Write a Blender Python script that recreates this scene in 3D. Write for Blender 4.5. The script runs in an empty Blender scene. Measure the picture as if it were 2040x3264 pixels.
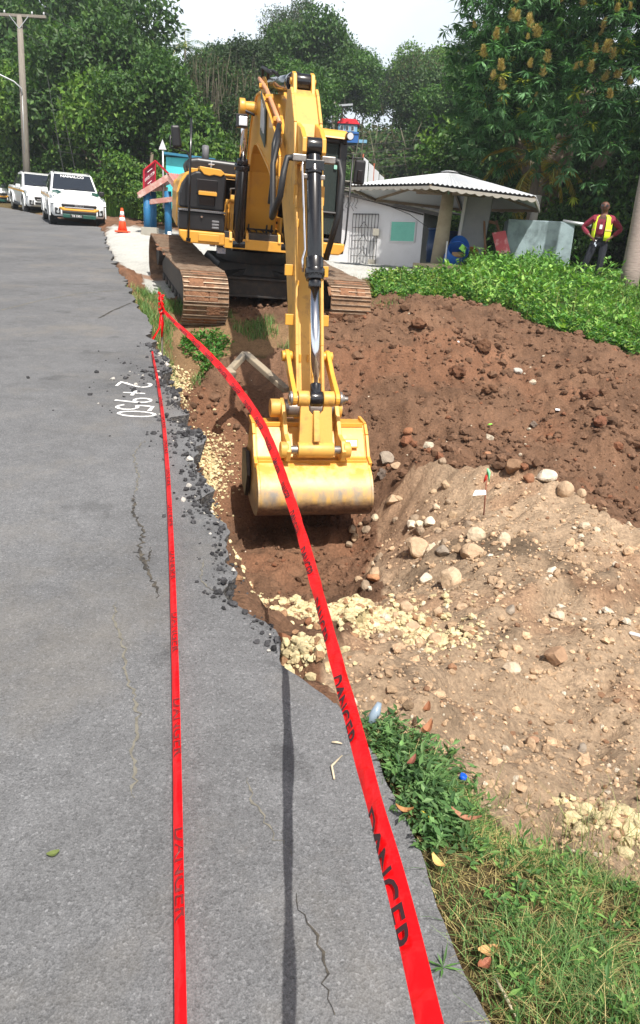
import bpy, bmesh, math, random
import numpy as np
from mathutils import Matrix, Vector, noise as mnoise
PI=math.pi; RD=math.radians
# ---------------------------------------------------------------- camera, world, sun
sc=bpy.context.scene; COL=sc.collection
FP=2358.0; TH=RD(18.3); RO=RD(3.2)
cF=Vector((0,math.cos(TH),-math.sin(TH))); R0=Vector((1,0,0)); U0=Vector((0,math.sin(TH),math.cos(TH)))
cR=math.cos(RO)*R0+math.sin(RO)*U0; cU=-math.sin(RO)*R0+math.cos(RO)*U0
EYE=Vector((0,0,1.6))
cam=bpy.data.cameras.new('camera'); camo=bpy.data.objects.new('camera',cam); COL.objects.link(camo)
m=Matrix.Identity(4)
for i,v in enumerate((cR,cU,-cF)):
    for j in range(3): m[j][i]=v[j]
m.translation=EYE; camo.matrix_world=m
cam.sensor_fit='VERTICAL'; cam.sensor_height=24; cam.sensor_width=15; cam.lens=24*FP/3264
cam.clip_start=.05; cam.clip_end=600
sc.camera=camo
SUNV=Vector((.26,-.60,1)).normalized()
w=bpy.data.worlds.new('World'); sc.world=w; w.use_nodes=True
nt=w.node_tree; bg=nt.nodes['Background']; sky=nt.nodes.new('ShaderNodeTexSky'); sky.sky_type='NISHITA'
sky.sun_disc=False; sky.sun_elevation=math.asin(SUNV.z); sky.sun_rotation=math.atan2(SUNV.x,SUNV.y)
sky.dust_density=6.0; sky.air_density=1.0
# thin bright haze toward the horizon over the clear sky
_tc=nt.nodes.new('ShaderNodeTexCoord'); _sx=nt.nodes.new('ShaderNodeSeparateXYZ'); nt.links.new(_tc.outputs['Generated'],_sx.inputs[0])
_r=nt.nodes.new('ShaderNodeMapRange'); _r.inputs[1].default_value=.34; _r.inputs[2].default_value=.46; _r.inputs[3].default_value=.95; _r.inputs[4].default_value=.0; nt.links.new(_sx.outputs[2],_r.inputs[0])
_n=nt.nodes.new('ShaderNodeTexNoise'); _n.inputs['Scale'].default_value=4; _n.inputs['Detail'].default_value=5; nt.links.new(_tc.outputs['Generated'],_n.inputs['Vector'])
_r2=nt.nodes.new('ShaderNodeMapRange'); _r2.inputs[1].default_value=.35; _r2.inputs[2].default_value=.65; _r2.inputs[3].default_value=.72; _r2.inputs[4].default_value=1.0; nt.links.new(_n.outputs[0],_r2.inputs[0])
_m=nt.nodes.new('ShaderNodeMath'); _m.operation='MULTIPLY'; nt.links.new(_r.outputs[0],_m.inputs[0]); nt.links.new(_r2.outputs[0],_m.inputs[1])
_x=nt.nodes.new('ShaderNodeMix'); _x.data_type='RGBA'; nt.links.new(_m.outputs[0],_x.inputs['Factor']); nt.links.new(sky.outputs[0],_x.inputs['A']); _x.inputs['B'].default_value=(12.5,13.6,14.6,1)
nt.links.new(_x.outputs['Result'],bg.inputs[0]); bg.inputs[1].default_value=.072
sl=bpy.data.lights.new('sun','SUN'); sl.energy=5.0; sl.angle=RD(.5); sl.color=(1,.955,.89)
so=bpy.data.objects.new('sun',sl); COL.objects.link(so); so.rotation_euler=SUNV.to_track_quat('Z','Y').to_euler(); so.location=(5,-10,30)
sc.view_settings.view_transform='Standard'; sc.view_settings.look='None'; sc.view_settings.exposure=.50
sc.view_settings.gamma=1
# ---------------------------------------------------------------- helpers
def at(px,py,Y):
    d=cF+(px-1020)/FP*cR+(1632-py)/FP*cU
    return EYE+d*(Y/d.y)
def srgb(*c):
    if len(c)==1: c=c[0]
    return tuple(((v/255)/12.92 if v/255<=.04045 else ((v/255+.055)/1.055)**2.4) for v in c)
def mat(name,col,rough=.6,metal=0,var=0,vscale=3,vcol=None,bump=0,bscale=20,spec=.5,emit=None,coat=0,stretch=None,thr=(.45,.7)):
    M=bpy.data.materials.new(name); M.use_nodes=True; t=M.node_tree; b=t.nodes['Principled BSDF']
    b.inputs['Base Color'].default_value=(*col,1); b.inputs['Roughness'].default_value=rough; b.inputs['Metallic'].default_value=metal
    b.inputs['Specular IOR Level'].default_value=spec; b.inputs['Coat Weight'].default_value=coat
    tc=t.nodes.new('ShaderNodeTexCoord'); src=tc.outputs['Object']
    if stretch:
        mp=t.nodes.new('ShaderNodeMapping'); mp.inputs['Scale'].default_value=stretch; t.links.new(src,mp.inputs[0]); src=mp.outputs[0]
    if var:
        n=t.nodes.new('ShaderNodeTexNoise'); n.inputs['Scale'].default_value=vscale; n.inputs['Detail'].default_value=8; n.inputs['Roughness'].default_value=.65
        t.links.new(src,n.inputs['Vector'])
        r=t.nodes.new('ShaderNodeMapRange'); r.inputs[1].default_value=thr[0]; r.inputs[2].default_value=thr[1]; r.inputs[3].default_value=0; r.inputs[4].default_value=var
        t.links.new(n.outputs[0],r.inputs[0])
        mx=t.nodes.new('ShaderNodeMix'); mx.data_type='RGBA'; mx.inputs['A'].default_value=(*col,1); mx.inputs['B'].default_value=(*(vcol or tuple(c*.5 for c in col)),1)
        t.links.new(r.outputs[0],mx.inputs['Factor']); t.links.new(mx.outputs['Result'],b.inputs['Base Color'])
    if bump:
        n2=t.nodes.new('ShaderNodeTexNoise'); n2.inputs['Scale'].default_value=bscale; n2.inputs['Detail'].default_value=6
        t.links.new(src,n2.inputs['Vector']); bp=t.nodes.new('ShaderNodeBump'); bp.inputs['Strength'].default_value=bump; bp.inputs['Distance'].default_value=.02
        t.links.new(n2.outputs[0],bp.inputs['Height']); t.links.new(bp.outputs[0],b.inputs['Normal'])
    return M
def attr_mat(name,rough=.9,bump=.6,bscale=30,nvar=.35,nscale=12,transl=0,spec=.2,objvar=0,bdist=.03,bdetail=10,sat=1):
    """albedo from the mesh's colour attribute, multiplied by fine noise"""
    M=bpy.data.materials.new(name); M.use_nodes=True; t=M.node_tree; b=t.nodes['Principled BSDF']; L=t.links.new
    b.inputs['Roughness'].default_value=rough; b.inputs['Specular IOR Level'].default_value=spec
    a=t.nodes.new('ShaderNodeVertexColor'); a.layer_name='Col'
    tc=t.nodes.new('ShaderNodeTexCoord'); n=t.nodes.new('ShaderNodeTexNoise'); n.inputs['Scale'].default_value=nscale; n.inputs['Detail'].default_value=10; n.inputs['Roughness'].default_value=.7
    L(tc.outputs['Object'],n.inputs['Vector'])
    r=t.nodes.new('ShaderNodeMapRange'); r.inputs[1].default_value=.3; r.inputs[2].default_value=.7; r.inputs[3].default_value=1-nvar; r.inputs[4].default_value=1+nvar
    L(n.outputs[0],r.inputs[0]); src=r.outputs[0]
    if objvar:
        oi=t.nodes.new('ShaderNodeObjectInfo'); r2=t.nodes.new('ShaderNodeMapRange'); r2.inputs[3].default_value=1-objvar; r2.inputs[4].default_value=1+objvar
        L(oi.outputs['Random'],r2.inputs[0]); mm=t.nodes.new('ShaderNodeMath'); mm.operation='MULTIPLY'; L(src,mm.inputs[0]); L(r2.outputs[0],mm.inputs[1]); src=mm.outputs[0]
    mu=t.nodes.new('ShaderNodeVectorMath'); mu.operation='SCALE'; L(a.outputs[0],mu.inputs[0]); L(src,mu.inputs['Scale'])
    L(mu.outputs[0],b.inputs['Base Color'])
    if bump:
        n2=t.nodes.new('ShaderNodeTexNoise'); n2.inputs['Scale'].default_value=bscale; n2.inputs['Detail'].default_value=bdetail; n2.inputs['Roughness'].default_value=.7
        L(tc.outputs['Object'],n2.inputs['Vector']); bp=t.nodes.new('ShaderNodeBump'); bp.inputs['Strength'].default_value=bump; bp.inputs['Distance'].default_value=bdist
        L(n2.outputs[0],bp.inputs['Height']); L(bp.outputs[0],b.inputs['Normal'])
    if transl:
        tr=t.nodes.new('ShaderNodeBsdfTranslucent'); s2=t.nodes.new('ShaderNodeVectorMath'); s2.operation='MULTIPLY'; s2.inputs[1].default_value=(1.3,1.5,.5)
        L(mu.outputs[0],s2.inputs[0]); L(s2.outputs[0],tr.inputs[0])
        mx=t.nodes.new('ShaderNodeMixShader'); mx.inputs[0].default_value=transl; L(b.outputs[0],mx.inputs[1]); L(tr.outputs[0],mx.inputs[2])
        L(mx.outputs[0],t.nodes['Material Output'].inputs[0])
    return M
def tag(o,label=None,cat=None,group=None,kind=None):
    if label: o['label']=label
    if cat: o['category']=cat
    if group: o['group']=group
    if kind: o['kind']=kind
    return o
def thing(name,loc,label,cat,group=None,rot=(0,0,0)):
    o=bpy.data.objects.new(name,None); COL.objects.link(o); o.location=loc; o.rotation_euler=rot; o.empty_display_size=.2
    return tag(o,label,cat,group)
def link(name,me,parent=None,loc=None,rot=None):
    o=bpy.data.objects.new(name,me); COL.objects.link(o)
    if parent: o.parent=parent
    if loc is not None: o.location=loc
    if rot is not None: o.rotation_euler=rot
    return o
def copy_tree(o,parent=None):
    c=o.copy(); COL.objects.link(c); c.parent=parent
    for ch in list(o.children): copy_tree(ch,c)
    return c
def me_np(name,V,Fq,mats,col=None,smooth=False,tri=False):
    """fast mesh from numpy arrays; Fq is (n,4) quads or (n,3) tris; col per vertex"""
    me=bpy.data.meshes.new(name); V=np.asarray(V,np.float32); Fq=np.asarray(Fq,np.int32); k=Fq.shape[1]
    me.vertices.add(len(V)); me.vertices.foreach_set('co',V.ravel())
    me.loops.add(Fq.size); me.loops.foreach_set('vertex_index',Fq.ravel())
    me.polygons.add(len(Fq)); me.polygons.foreach_set('loop_start',np.arange(0,Fq.size,k,dtype=np.int32))
    me.polygons.foreach_set('loop_total',np.full(len(Fq),k,np.int32))
    me.polygons.foreach_set('use_smooth',np.full(len(Fq),bool(smooth)))
    if col is not None:
        ca=me.color_attributes.new('Col','FLOAT_COLOR','POINT'); c4=np.ones((len(V),4),np.float32); c4[:,:3]=col; ca.data.foreach_set('color',c4.ravel())
    me.update(calc_edges=True); me.validate()
    for m_ in (mats if isinstance(mats,(list,tuple)) else [mats]): me.materials.append(m_)
    return me
class MB:
    def __init__(s): s.bm=bmesh.new(); s.T=None; s.mi=0
    def _v(s,p):
        p=Vector(p)
        return s.bm.verts.new(s.T(p) if s.T else p)
    def face(s,vs,smooth=False):
        try:
            f=s.bm.faces.new(vs); f.material_index=s.mi; f.smooth=smooth; return f
        except ValueError: return None
    def poly(s,pts): return s.face([s._v(p) for p in pts])
    def box(s,c,d,M=None,taper=1,ty=None):
        c=Vector(c); ty=taper if ty is None else ty; vs=[]
        for z in (-1,1):
            for x,y in ((-1,-1),(1,-1),(1,1),(-1,1)):
                k=taper if z>0 else 1; k2=ty if z>0 else 1
                p=Vector((x*d[0]/2*k,y*d[1]/2*k2,z*d[2]/2))
                if M: p=M@p
                vs.append(s._v(c+p))
        for q in ((3,2,1,0),(4,5,6,7),(0,1,5,4),(1,2,6,5),(2,3,7,6),(3,0,4,7)): s.face([vs[i] for i in q])
        return s
    def bar(s,a,b,w,h,up=(0,0,1)):
        a=Vector(a); b=Vector(b); d=(b-a); L=d.length; d.normalize(); u=Vector(up); x=d.cross(u)
        if x.length<1e-3: x=d.cross(Vector((0,1,0)))
        x.normalize(); z=x.cross(d)
        M=Matrix((x,d,z)).transposed()
        return s.box((a+b)/2,(w,L,h),M)
    def tube(s,pts,r,seg=8,caps=True,flat=1):
        pts=[Vector(p) for p in pts]; n=len(pts); rs=r if isinstance(r,(list,tuple)) else [r]*n
        rings=[]; prev=None
        for i,p in enumerate(pts):
            if i==0: t=pts[1]-p
            elif i==n-1: t=p-pts[i-1]
            else: t=(pts[i+1]-p).normalized()+(p-pts[i-1]).normalized()
            t.normalize()
            if prev is None:
                x=t.cross(Vector((0,0,1)))
                if x.length<.05: x=t.cross(Vector((0,1,0)))
            else: x=prev-t*prev.dot(t)
            x.normalize(); prev=x; y=t.cross(x)
            rings.append([s._v(p+x*math.cos(2*PI*k/seg)*rs[i]+y*math.sin(2*PI*k/seg)*rs[i]*flat) for k in range(seg)])
        for a,b in zip(rings,rings[1:]):
            for k in range(seg): s.face([a[k],a[(k+1)%seg],b[(k+1)%seg],b[k]],True)
        if caps: s.face(rings[0][::-1]); s.face(rings[-1])
        return s
    def cyl(s,a,b,r,r2=None,seg=20): return s.tube([a,b],[r,r if r2 is None else r2],seg)
    def prism(s,pts,o,ax,ay,an,w):
        """polygon pts in plane (ax,ay) at origin o, extruded +-w/2 along an"""
        o=Vector(o);ax=Vector(ax);ay=Vector(ay);an=Vector(an)
        A=[s._v(o+ax*p[0]+ay*p[1]-an*w/2) for p in pts]; B=[s._v(o+ax*p[0]+ay*p[1]+an*w/2) for p in pts]
        n=len(pts); s.face(A); s.face(B[::-1])
        for i in range(n): s.face([A[(i+1)%n],A[i],B[i],B[(i+1)%n]])
        return s
    def loft(s,rings,close=True,caps=True,smooth=True):
        R=[[s._v(p) for p in r] for r in rings]; n=len(R[0])
        for a,b in zip(R,R[1:]):
            for k in range(n if close else n-1): s.face([a[k],a[(k+1)%n],b[(k+1)%n],b[k]],smooth)
        if caps: s.face(R[0][::-1]); s.face(R[-1])
        return s
    def ball(s,c,r,seg=12,rg=8,sc=(1,1,1)):
        c=Vector(c); rr=[]
        for i in range(1,rg):
            a=PI*i/rg; rr.append([s._v(c+Vector((math.sin(a)*math.cos(2*PI*k/seg)*r*sc[0],math.sin(a)*math.sin(2*PI*k/seg)*r*sc[1],-math.cos(a)*r*sc[2]))) for k in range(seg)])
        for a,b in zip(rr,rr[1:]):
            for k in range(seg): s.face([a[k],a[(k+1)%seg],b[(k+1)%seg],b[k]],True)
        bt=s._v(c-Vector((0,0,r*sc[2]))); tp=s._v(c+Vector((0,0,r*sc[2])))
        for k in range(seg): s.face([bt,rr[0][(k+1)%seg],rr[0][k]],True); s.face([tp,rr[-1][k],rr[-1][(k+1)%seg]],True)
        return s
    def build(s,name,mats,parent=None,bevel=0,loc=None,seg=2,rot=None,sub=None):
        bmesh.ops.recalc_face_normals(s.bm,faces=s.bm.faces[:])
        if sub: # translate coordinates to the parent's origin
            for v in s.bm.verts: v.co-=sub
        me=bpy.data.meshes.new(name); s.bm.to_mesh(me); s.bm.free()
        for m_ in (mats if isinstance(mats,(list,tuple)) else [mats]): me.materials.append(m_)
        o=link(name,me,parent,loc,rot)
        if bevel:
            b=o.modifiers.new('bevel','BEVEL'); b.width=bevel; b.segments=seg; b.limit_method='ANGLE'; b.angle_limit=RD(40)
        return o
def text_mesh(txt,size,extrude=.0,align='CENTER'):
    cu=bpy.data.curves.new('txt','FONT'); cu.body=txt; cu.size=size; cu.align_x=align; cu.align_y='CENTER'; cu.extrude=extrude; cu.resolution_u=3; cu.offset=size*.012
    o=bpy.data.objects.new('txt',cu); COL.objects.link(o); dg=bpy.context.evaluated_depsgraph_get(); dg.update()
    me=bpy.data.meshes.new_from_object(o.evaluated_get(dg)); bpy.data.objects.remove(o); me.materials.clear()
    return me
def text_part(name,txt,size,m_,parent,M,extrude=.002):
    me=text_mesh(txt,size,extrude); me.transform(M); me.materials.append(m_); return link(name,me,parent)
def basis(o,x,y):
    x=Vector(x).normalized(); y=Vector(y).normalized(); z=x.cross(y).normalized(); y=z.cross(x)
    M=Matrix.Identity(4)
    for i,v in enumerate((x,y,z)):
        for j in range(3): M[j][i]=v[j]
    M.translation=Vector(o); return M
# value noise in numpy
def vnoise(x,y,seed=0):
    xi=np.floor(x).astype(np.int64); yi=np.floor(y).astype(np.int64); xf=x-xi; yf=y-yi
    def h(a,b):
        n=(a*374761393+b*668265263+seed*974634777)&0x7fffffff; n=(n^(n>>13))*1274126177&0x7fffffff; n=n^(n>>16)
        return (n&0xffff)/65535.0
    u=xf*xf*(3-2*xf); v=yf*yf*(3-2*yf)
    return (h(xi,yi)*(1-u)+h(xi+1,yi)*u)*(1-v)+(h(xi,yi+1)*(1-u)+h(xi+1,yi+1)*u)*v
def fbm(x,y,s,oct=4,seed=0,ridge=False):
    r=0;a=1;tot=0
    for o in range(oct):
        n=vnoise(x*s+o*17.3,y*s+o*9.1,seed+o)
        if ridge: n=1-abs(2*n-1)
        r=r+a*n; tot+=a; a*=.5; s*=2.03
    return r/tot-.5
def sstep(a,b,x): t=np.clip((x-a)/(b-a),0,1); return t*t*(3-2*t)
# ---------------------------------------------------------------- terrain height
EDGE=[(1.25,-8),(.62,0),(.42,1.15),(.38,1.26),(.34,1.42),(.31,1.6),(.22,1.95),(.07,2.19),(-.12,2.39),(-.21,2.52),(-.33,2.86),(-.42,3.3),(-.58,3.95),(-.77,4.44),(-.88,4.92),(-1.1,5.76),(-1.58,7.27),(-2.06,8.69),(-2.83,11.02),(-4.33,15.45),(-6.02,20.65),(-7.53,25.55),(-8.4,28.06),(-12.18,33.67),(-16.13,39.06),(-23,47),(-34,58)]
EX=np.array([e[0] for e in EDGE]); EY=np.array([e[1] for e in EDGE])
def edge_x(y): return np.interp(y,EY,EX)
SL=.09
CP=[]   # terrain control points X,Y,Z
def cp(px,py,Y): p=at(px,py,Y); CP.append((p.x,p.y,p.z))
for Y,z,x0,x1 in ((4.4,-.55,-.5,.25),(5.2,-.98,-.65,.35),(6.4,-1.42,-.95,.4),(8,-1.55,-1.3,.45),(7.2,-1.53,-1.2,.4),(9.0,-1.15,-1.75,.6),(9.8,-.5,-2.0,1.0),(10.6,.05,-1.9,1.2),(11.3,.42,-2.2,.8),(12.2,.72,-2.4,.9),(13.5,.95,-2.5,1.2),(15,1.2,-3.2,1.5)):
    for k in range(4): CP.append((x0+(x1-x0)*k/3,Y,z))
CP+=[(-.1,3.3,-.1),(.25,3.3,-.2),(.1,2.75,.12),(.5,2.3,.1),(.75,1.6,.08),(.9,1.0,.05),(.7,1.2,.08),(1,0,0),(1.2,-3,-.2),(3,-3,-1.0)]
for a in [(1290,1500,8.7),(1340,1440,8.6),(1543,1640,6.7),(1340,1760,5.7),(1260,1720,6.2),(2040,1700,5.7),(1800,1540,7.2),(1550,1470,8.2),(1680,1490,7.8),(1700,1400,9.9),(1950,1400,9.6),(1300,1300,10),(1200,1150,11.3),(1500,1050,13),(1900,1120,12.5),(1700,1030,13.8),(1300,950,13.5),(1550,930,16),(1900,900,18.6),(2040,1250,11),(1450,1200,11.2),(1700,1240,11.3),
          (1400,2000,3.6),(1700,2000,3.6),(2000,2000,3.8),(1900,2400,2.6),(1700,2700,1.8),(2040,3264,1.1),(2040,2700,1.9),(1500,2400,2.2),(1250,2050,3.3),(1500,1850,4.4),(1800,1800,4.7),(1990,2200,3.1)]: cp(*a)
CP+=[(4.5,3,-1.3),(5,5.5,-1.6),(7,5,-2.6),(4,9,-1.2),(7,9,-1.8),(9,12,-1.0),(7,13,.0),(5.5,14.5,.7),(8,16,.9),(10,19,1.4),(14,16,.6),(14,8,-3),(5,1,-1.6),(9,1,-3),
     (-3.0,16.5,1.35),(-1,17,1.4),(2,17,1.45),(-4.5,20,1.75),(-2,20,1.7),(2,22,1.68),(6,19,1.66),(5,22,1.8),(10,24,1.9),(2,30,1.68),(-2,26,1.9),(-5.5,26,2.35),(-6.5,29,2.65),(1,35,1.8),(10,30,1.9),(14,25,2.1),(20,20,1.8),(20,35,2.6),(-4,33,2.7),(-8,36,3.3),(-16,46,4.2)]
CPa=np.array(CP)
def _k(r): return r
_D=_k(np.hypot(CPa[:,0][:,None]-CPa[:,0][None],CPa[:,1][:,None]-CPa[:,1][None]))-np.eye(len(CPa))*.03
_P=np.c_[np.ones(len(CPa)),CPa[:,:2]]
_A=np.block([[_D,_P],[_P.T,np.zeros((3,3))]])
_W=np.linalg.solve(_A,np.r_[CPa[:,2],0,0,0])
def rbf(x,y):
    out=_W[-3]+_W[-2]*x+_W[-1]*y
    for i in range(len(CPa)): out=out+_W[i]*np.hypot(x-CPa[i,0],y-CPa[i,1])
    return out
HB=np.array([(-60,75),(-34,62),(-20,50),(-14,42.5),(-9,34.5),(-6,31.5),(-2,36),(4,37),(12,33),(30,28),(60,20)],float)
def hill(x,y):
    y0=np.interp(x,HB[:,0],HB[:,1]); d=np.maximum(0,y-y0)
    slope=.285-.07*sstep(-3,-10,x)+.24*sstep(-22,-44,x)
    h=slope*np.minimum(d,55)*(d/(d+5.))
    return h+ .03*np.maximum(0,d-55)
def H0(x,y):
    """smooth bare ground"""
    far=sstep(24,34,np.hypot(x*.8,y)); base=SL*np.minimum(y,49)
    b=np.where((np.abs(x)<22)&(y<44)&(y>-6),rbf(np.clip(x,-22,22),np.clip(y,-6,44)),base)
    b=b*(1-far)+(1.75+(base-1.75)*sstep(-1,-6,x))*far
    return b
def Hn(x,y,detail=True):
    x=np.asarray(x,float); y=np.asarray(y,float)
    b=H0(x,y); ex=edge_x(y); road=SL*y-.22
    k=sstep(.02,.28,x-ex)            # 0 under the road, 1 outside
    k=np.where(y>9.6,sstep(-.1,.8,x-ex),k)
    road=np.where(y>9.6,SL*y-.22+.2*sstep(-.15,.1,x-ex),road)
    road=np.where((y<2.35),SL*y-.22+.2*sstep(-.12,.02,x-ex),road)
    z=road*(1-k)+b*k
    z=z+hill(x,y)
    if detail:
        br,be,gr,gv=zones(x,y)
        dirt=np.clip(br+be,0,1)*sstep(.0,.25,x-ex)
        z=z+dirt*(fbm(x,y,1.3,3,1)*.22*br+fbm(x,y,4.5,4,3)*.13+fbm(x,y,4.,4,5,True)*.17*br+fbm(x*.6+y*.6,(y-x)*1.8,3.,4,8)*.17*be+ fbm(x,y,14,3,11)*(.06*br+.022*be))
        z=z+ (1-dirt)*k*sstep(.3,1.5,x-ex)*fbm(x,y,2.5,3,6)*.08
    return z
def inpoly(x,y,P):
    P=np.asarray(P); c=np.zeros(np.shape(x),bool); n=len(P); j=n-1
    for i in range(n):
        xi,yi=P[i];xj,yj=P[j]
        with np.errstate(divide='ignore',invalid='ignore'):
            c^=((yi>y)!=(yj>y))&(x<(xj-xi)*(y-yi)/(yj-yi+1e-12)+xi)
        j=i
    return c
def pxpoly(L): return [(at(*a).x,at(*a).y) for a in L]
# plan outlines of the different soils
P_GREEN=pxpoly([(1090,905,14.3),(1200,920,14.3),(1400,945,14.4),(1560,960,14.6),(1680,1000,14.2),(1760,1060,13.6),(1900,1110,13.0),(1990,1100,13.2),(2200,1090,13.5)])+[(30,14),(30,60),(3.4,60),(3.3,18.6),(.9,17.6)]
P_BEIGE=pxpoly([(1190,1430,8.6),(1340,1425,8.6),(1550,1465,8.15),(1750,1520,7.5),(1900,1610,6.6),(2060,1710,5.7)])+[(6,5.2),(9,3),(9,-6),(.75,-6),(.45,1.2),(.25,2.0),(.02,2.4),(.2,3.2),(.32,3.9),(.42,4.9),(.6,6.0),(.55,7.0)]
P_VERGE=[(.40,-6),(.42,1.1),(.26,1.7),(.16,2.0),(.2,2.12),(.34,2.1),(.5,1.95),(.62,1.78),(.9,1.66),(1.3,1.5),(1.9,1.25),(2.6,.9),(4,.3),(6,-6)]
P_BANK=[(-2.3,8.0),(-1.75,7.6),(-1.85,8.9),(-2.0,10.0),(-1.5,10.9),(-.3,11.3),(-.2,11.9),(-3.2,13.4),(-3.3,11.2)]
P_APRON=[(-3.1,12.9),(-3.45,14.3),(-4.6,16.5),(-6.2,21),(-7.2,24.5),(-8.2,28.5),(-5.4,28.4),(-3.5,24),(-.5,27),(-.2,33),(3.0,33),(3.0,26),(3.0,19.5),(2.2,17.3),(.6,15.9),(-2.3,15.6),(-2.6,13.5)]
def zones(x,y):
    wx=x+fbm(x,y,1.7,3,21)*.5; wy=y+fbm(x,y,1.7,3,22)*.7
    ws=np.clip((y-3)/6,.25,1.2); wx=x+(wx-x)*ws; wy=y+(wy-y)*ws
    green=inpoly(wx,wy,P_GREEN)|inpoly(x,y,P_VERGE)|inpoly(wx,wy,P_BANK)|(hill(x,y)>.02)|(y>36)
    grav=inpoly(x+(wx-x)*.5,y+(wy-y)*.3,P_APRON)&~green
    be=inpoly(wx,wy,P_BEIGE)&~green&~grav
    br=~green&~grav&~be
    return br.astype(float),be.astype(float),green.astype(float),grav.astype(float)

def hit(px,py,y0=1.0,y1=40.0):
    """where a pixel's ray meets the ground or the road"""
    Y=np.concatenate([np.arange(y0,16,.03),np.arange(16,y1,.2)]); d=cF+(px-1020)/FP*cR+(1632-py)/FP*cU; t=Y/d.y
    X=t*d.x; Z=1.6+t*d.z; G_=Hn(X,Y); G_=np.where(X<edge_x(Y),SL*Y,G_); k=np.where(Z<=G_)[0]; i=k[0] if len(k) else len(Y)-1
    return Vector((float(X[i]),float(Y[i]),float(G_[i])))
# ---------------------------------------------------------------- ground sheet
def graded(a,b,f,lo):
    out=[a]; 
    while out[-1]<b: out.append(out[-1]+max(lo,f(out[-1])))
    return np.array(out)
gy=np.r_[np.linspace(-30,0.4,14)[:-1],graded(.4,230,lambda y:.0065*y if y<16 else .02*y,.022)]
xr=graded(0,140,lambda x:.03 if x<4.0 else (.05 if x<7 else .045*(x-5.9)),.03)
gx=np.r_[-xr[::-1][:-1],xr]+.3
GX,GY=np.meshgrid(gx,gy); GZ=Hn(GX,GY)
br,be,gr,gv=zones(GX,GY)
def C(*a): return np.array(srgb(*a))
n1=fbm(GX,GY,1.1,4,31)[...,None]; n2=fbm(GX,GY,5,4,32)[...,None]; n3=fbm(GX,GY,16,3,33)[...,None]
c_br=C(114,87,68)*(1+n1*.7+n2*.5+n3*.4)
red=sstep(-.02,.16,fbm(GX,GY,.9,3,35)+.10*np.exp(-((GX-1.6)**2/3+(GY-11.8)**2/1.5)))[...,None]
c_br=c_br*(1-red*.5)+C(136,96,72)*red*.5*(1+n2*.5)
c_be=C(170,147,122)*(1+n1*.35+n2*.35+n3*.4)
dk=sstep(.10,.24,fbm(GX*1.6+GY*.5,GY-GX*.6,1.0,4,36))[...,None]; c_be=c_be*(1-dk*.55)
rb=sstep(.08,.2,fbm(GX,GY,1.6,3,38))[...,None]*.45; c_be=c_be*(1-rb)+C(166,126,96)*rb
pm=sstep(1.6,.7,GX)*sstep(5.4,6.2,GY)*sstep(-.2,.05,fbm(GX,GY,2.2,3,44)+.06); c_be=c_be*(1-pm[...,None]*.6)+C(134,100,76)*(1+n3*.5)*pm[...,None]*.6
c_gr=C(92,80,52)*(1+n2*.5+n3*.4); bkm=inpoly(GX,GY,P_BANK)[...,None]; c_gr=np.where(bkm,C(132,106,78)*(1+n2*.6+n3*.4),c_gr)
c_gv=C(186,186,180)*(1+n1*.18+n2*.2+n3*.25)
far=(hill(GX,GY)>.02)[...,None]; c_gr=np.where(far,C(46,60,30)*(1+n2*.4),c_gr)
# chalky gravel spilled in and beside the pit
def blobs(L):
    r=np.zeros_like(GX)
    for x,y,sx,sy,a in L: r=np.maximum(r,a*np.exp(-(((GX-x)/sx)**2+((GY-y)/sy)**2)))
    return r
PALE=[(.05,4.2,.38,.30,1),(-.38,4.7,.22,.45,1),(.25,3.95,.2,.2,.8),(-.55,5.4,.15,.5,.9),(-1.5,9.2,.28,.4,.5),(-1.42,8.3,.18,.45,.55),(1.02,1.98,.13,.12,.7),(.2,3.75,.32,.28,1),(-.02,2.62,.12,.1,.45),(.62,3.5,.2,.2,.5),(-2.0,9.9,.12,.5,.6)]
pale=sstep(.33,.5,blobs(PALE)+fbm(GX,GY,6,3,41)*.5)[...,None]
COLS=c_br*br[...,None]+c_be*be[...,None]+c_gr*gr[...,None]+c_gv*gv[...,None]
COLS=COLS*(1-pale*.85)+C(205,188,140)*(1+n3*.4)*pale*.85
tk=sstep(.25,.6,np.exp(-((GY-15.2-.2*(GX+3.3))/.35)**2)*(GX<-2.4)*(GX>-5)+n2[...,0]*.5)[...,None]*gv[...,None]
COLS=COLS*(1-tk*.8)+C(140,100,70)*tk*.8
ny,nx=GX.shape; idx=np.arange(ny*nx).reshape(ny,nx)
Fq=np.stack([idx[:-1,:-1],idx[:-1,1:],idx[1:,1:],idx[1:,:-1]],-1).reshape(-1,4)
M_ground=attr_mat('soil',rough=.95,bump=1.0,bscale=22,nvar=.38,nscale=38,bdist=.05)
g=link('ground',me_np('ground',np.stack([GX,GY,GZ],-1).reshape(-1,3),Fq,M_ground,np.clip(COLS,0.01,1).reshape(-1,3),smooth=True)); tag(g,kind='structure')
from mathutils.bvhtree import BVHTree
def gz(x,y): return float(Hn(np.array([float(x)]),np.array([float(y)]))[0])
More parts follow.
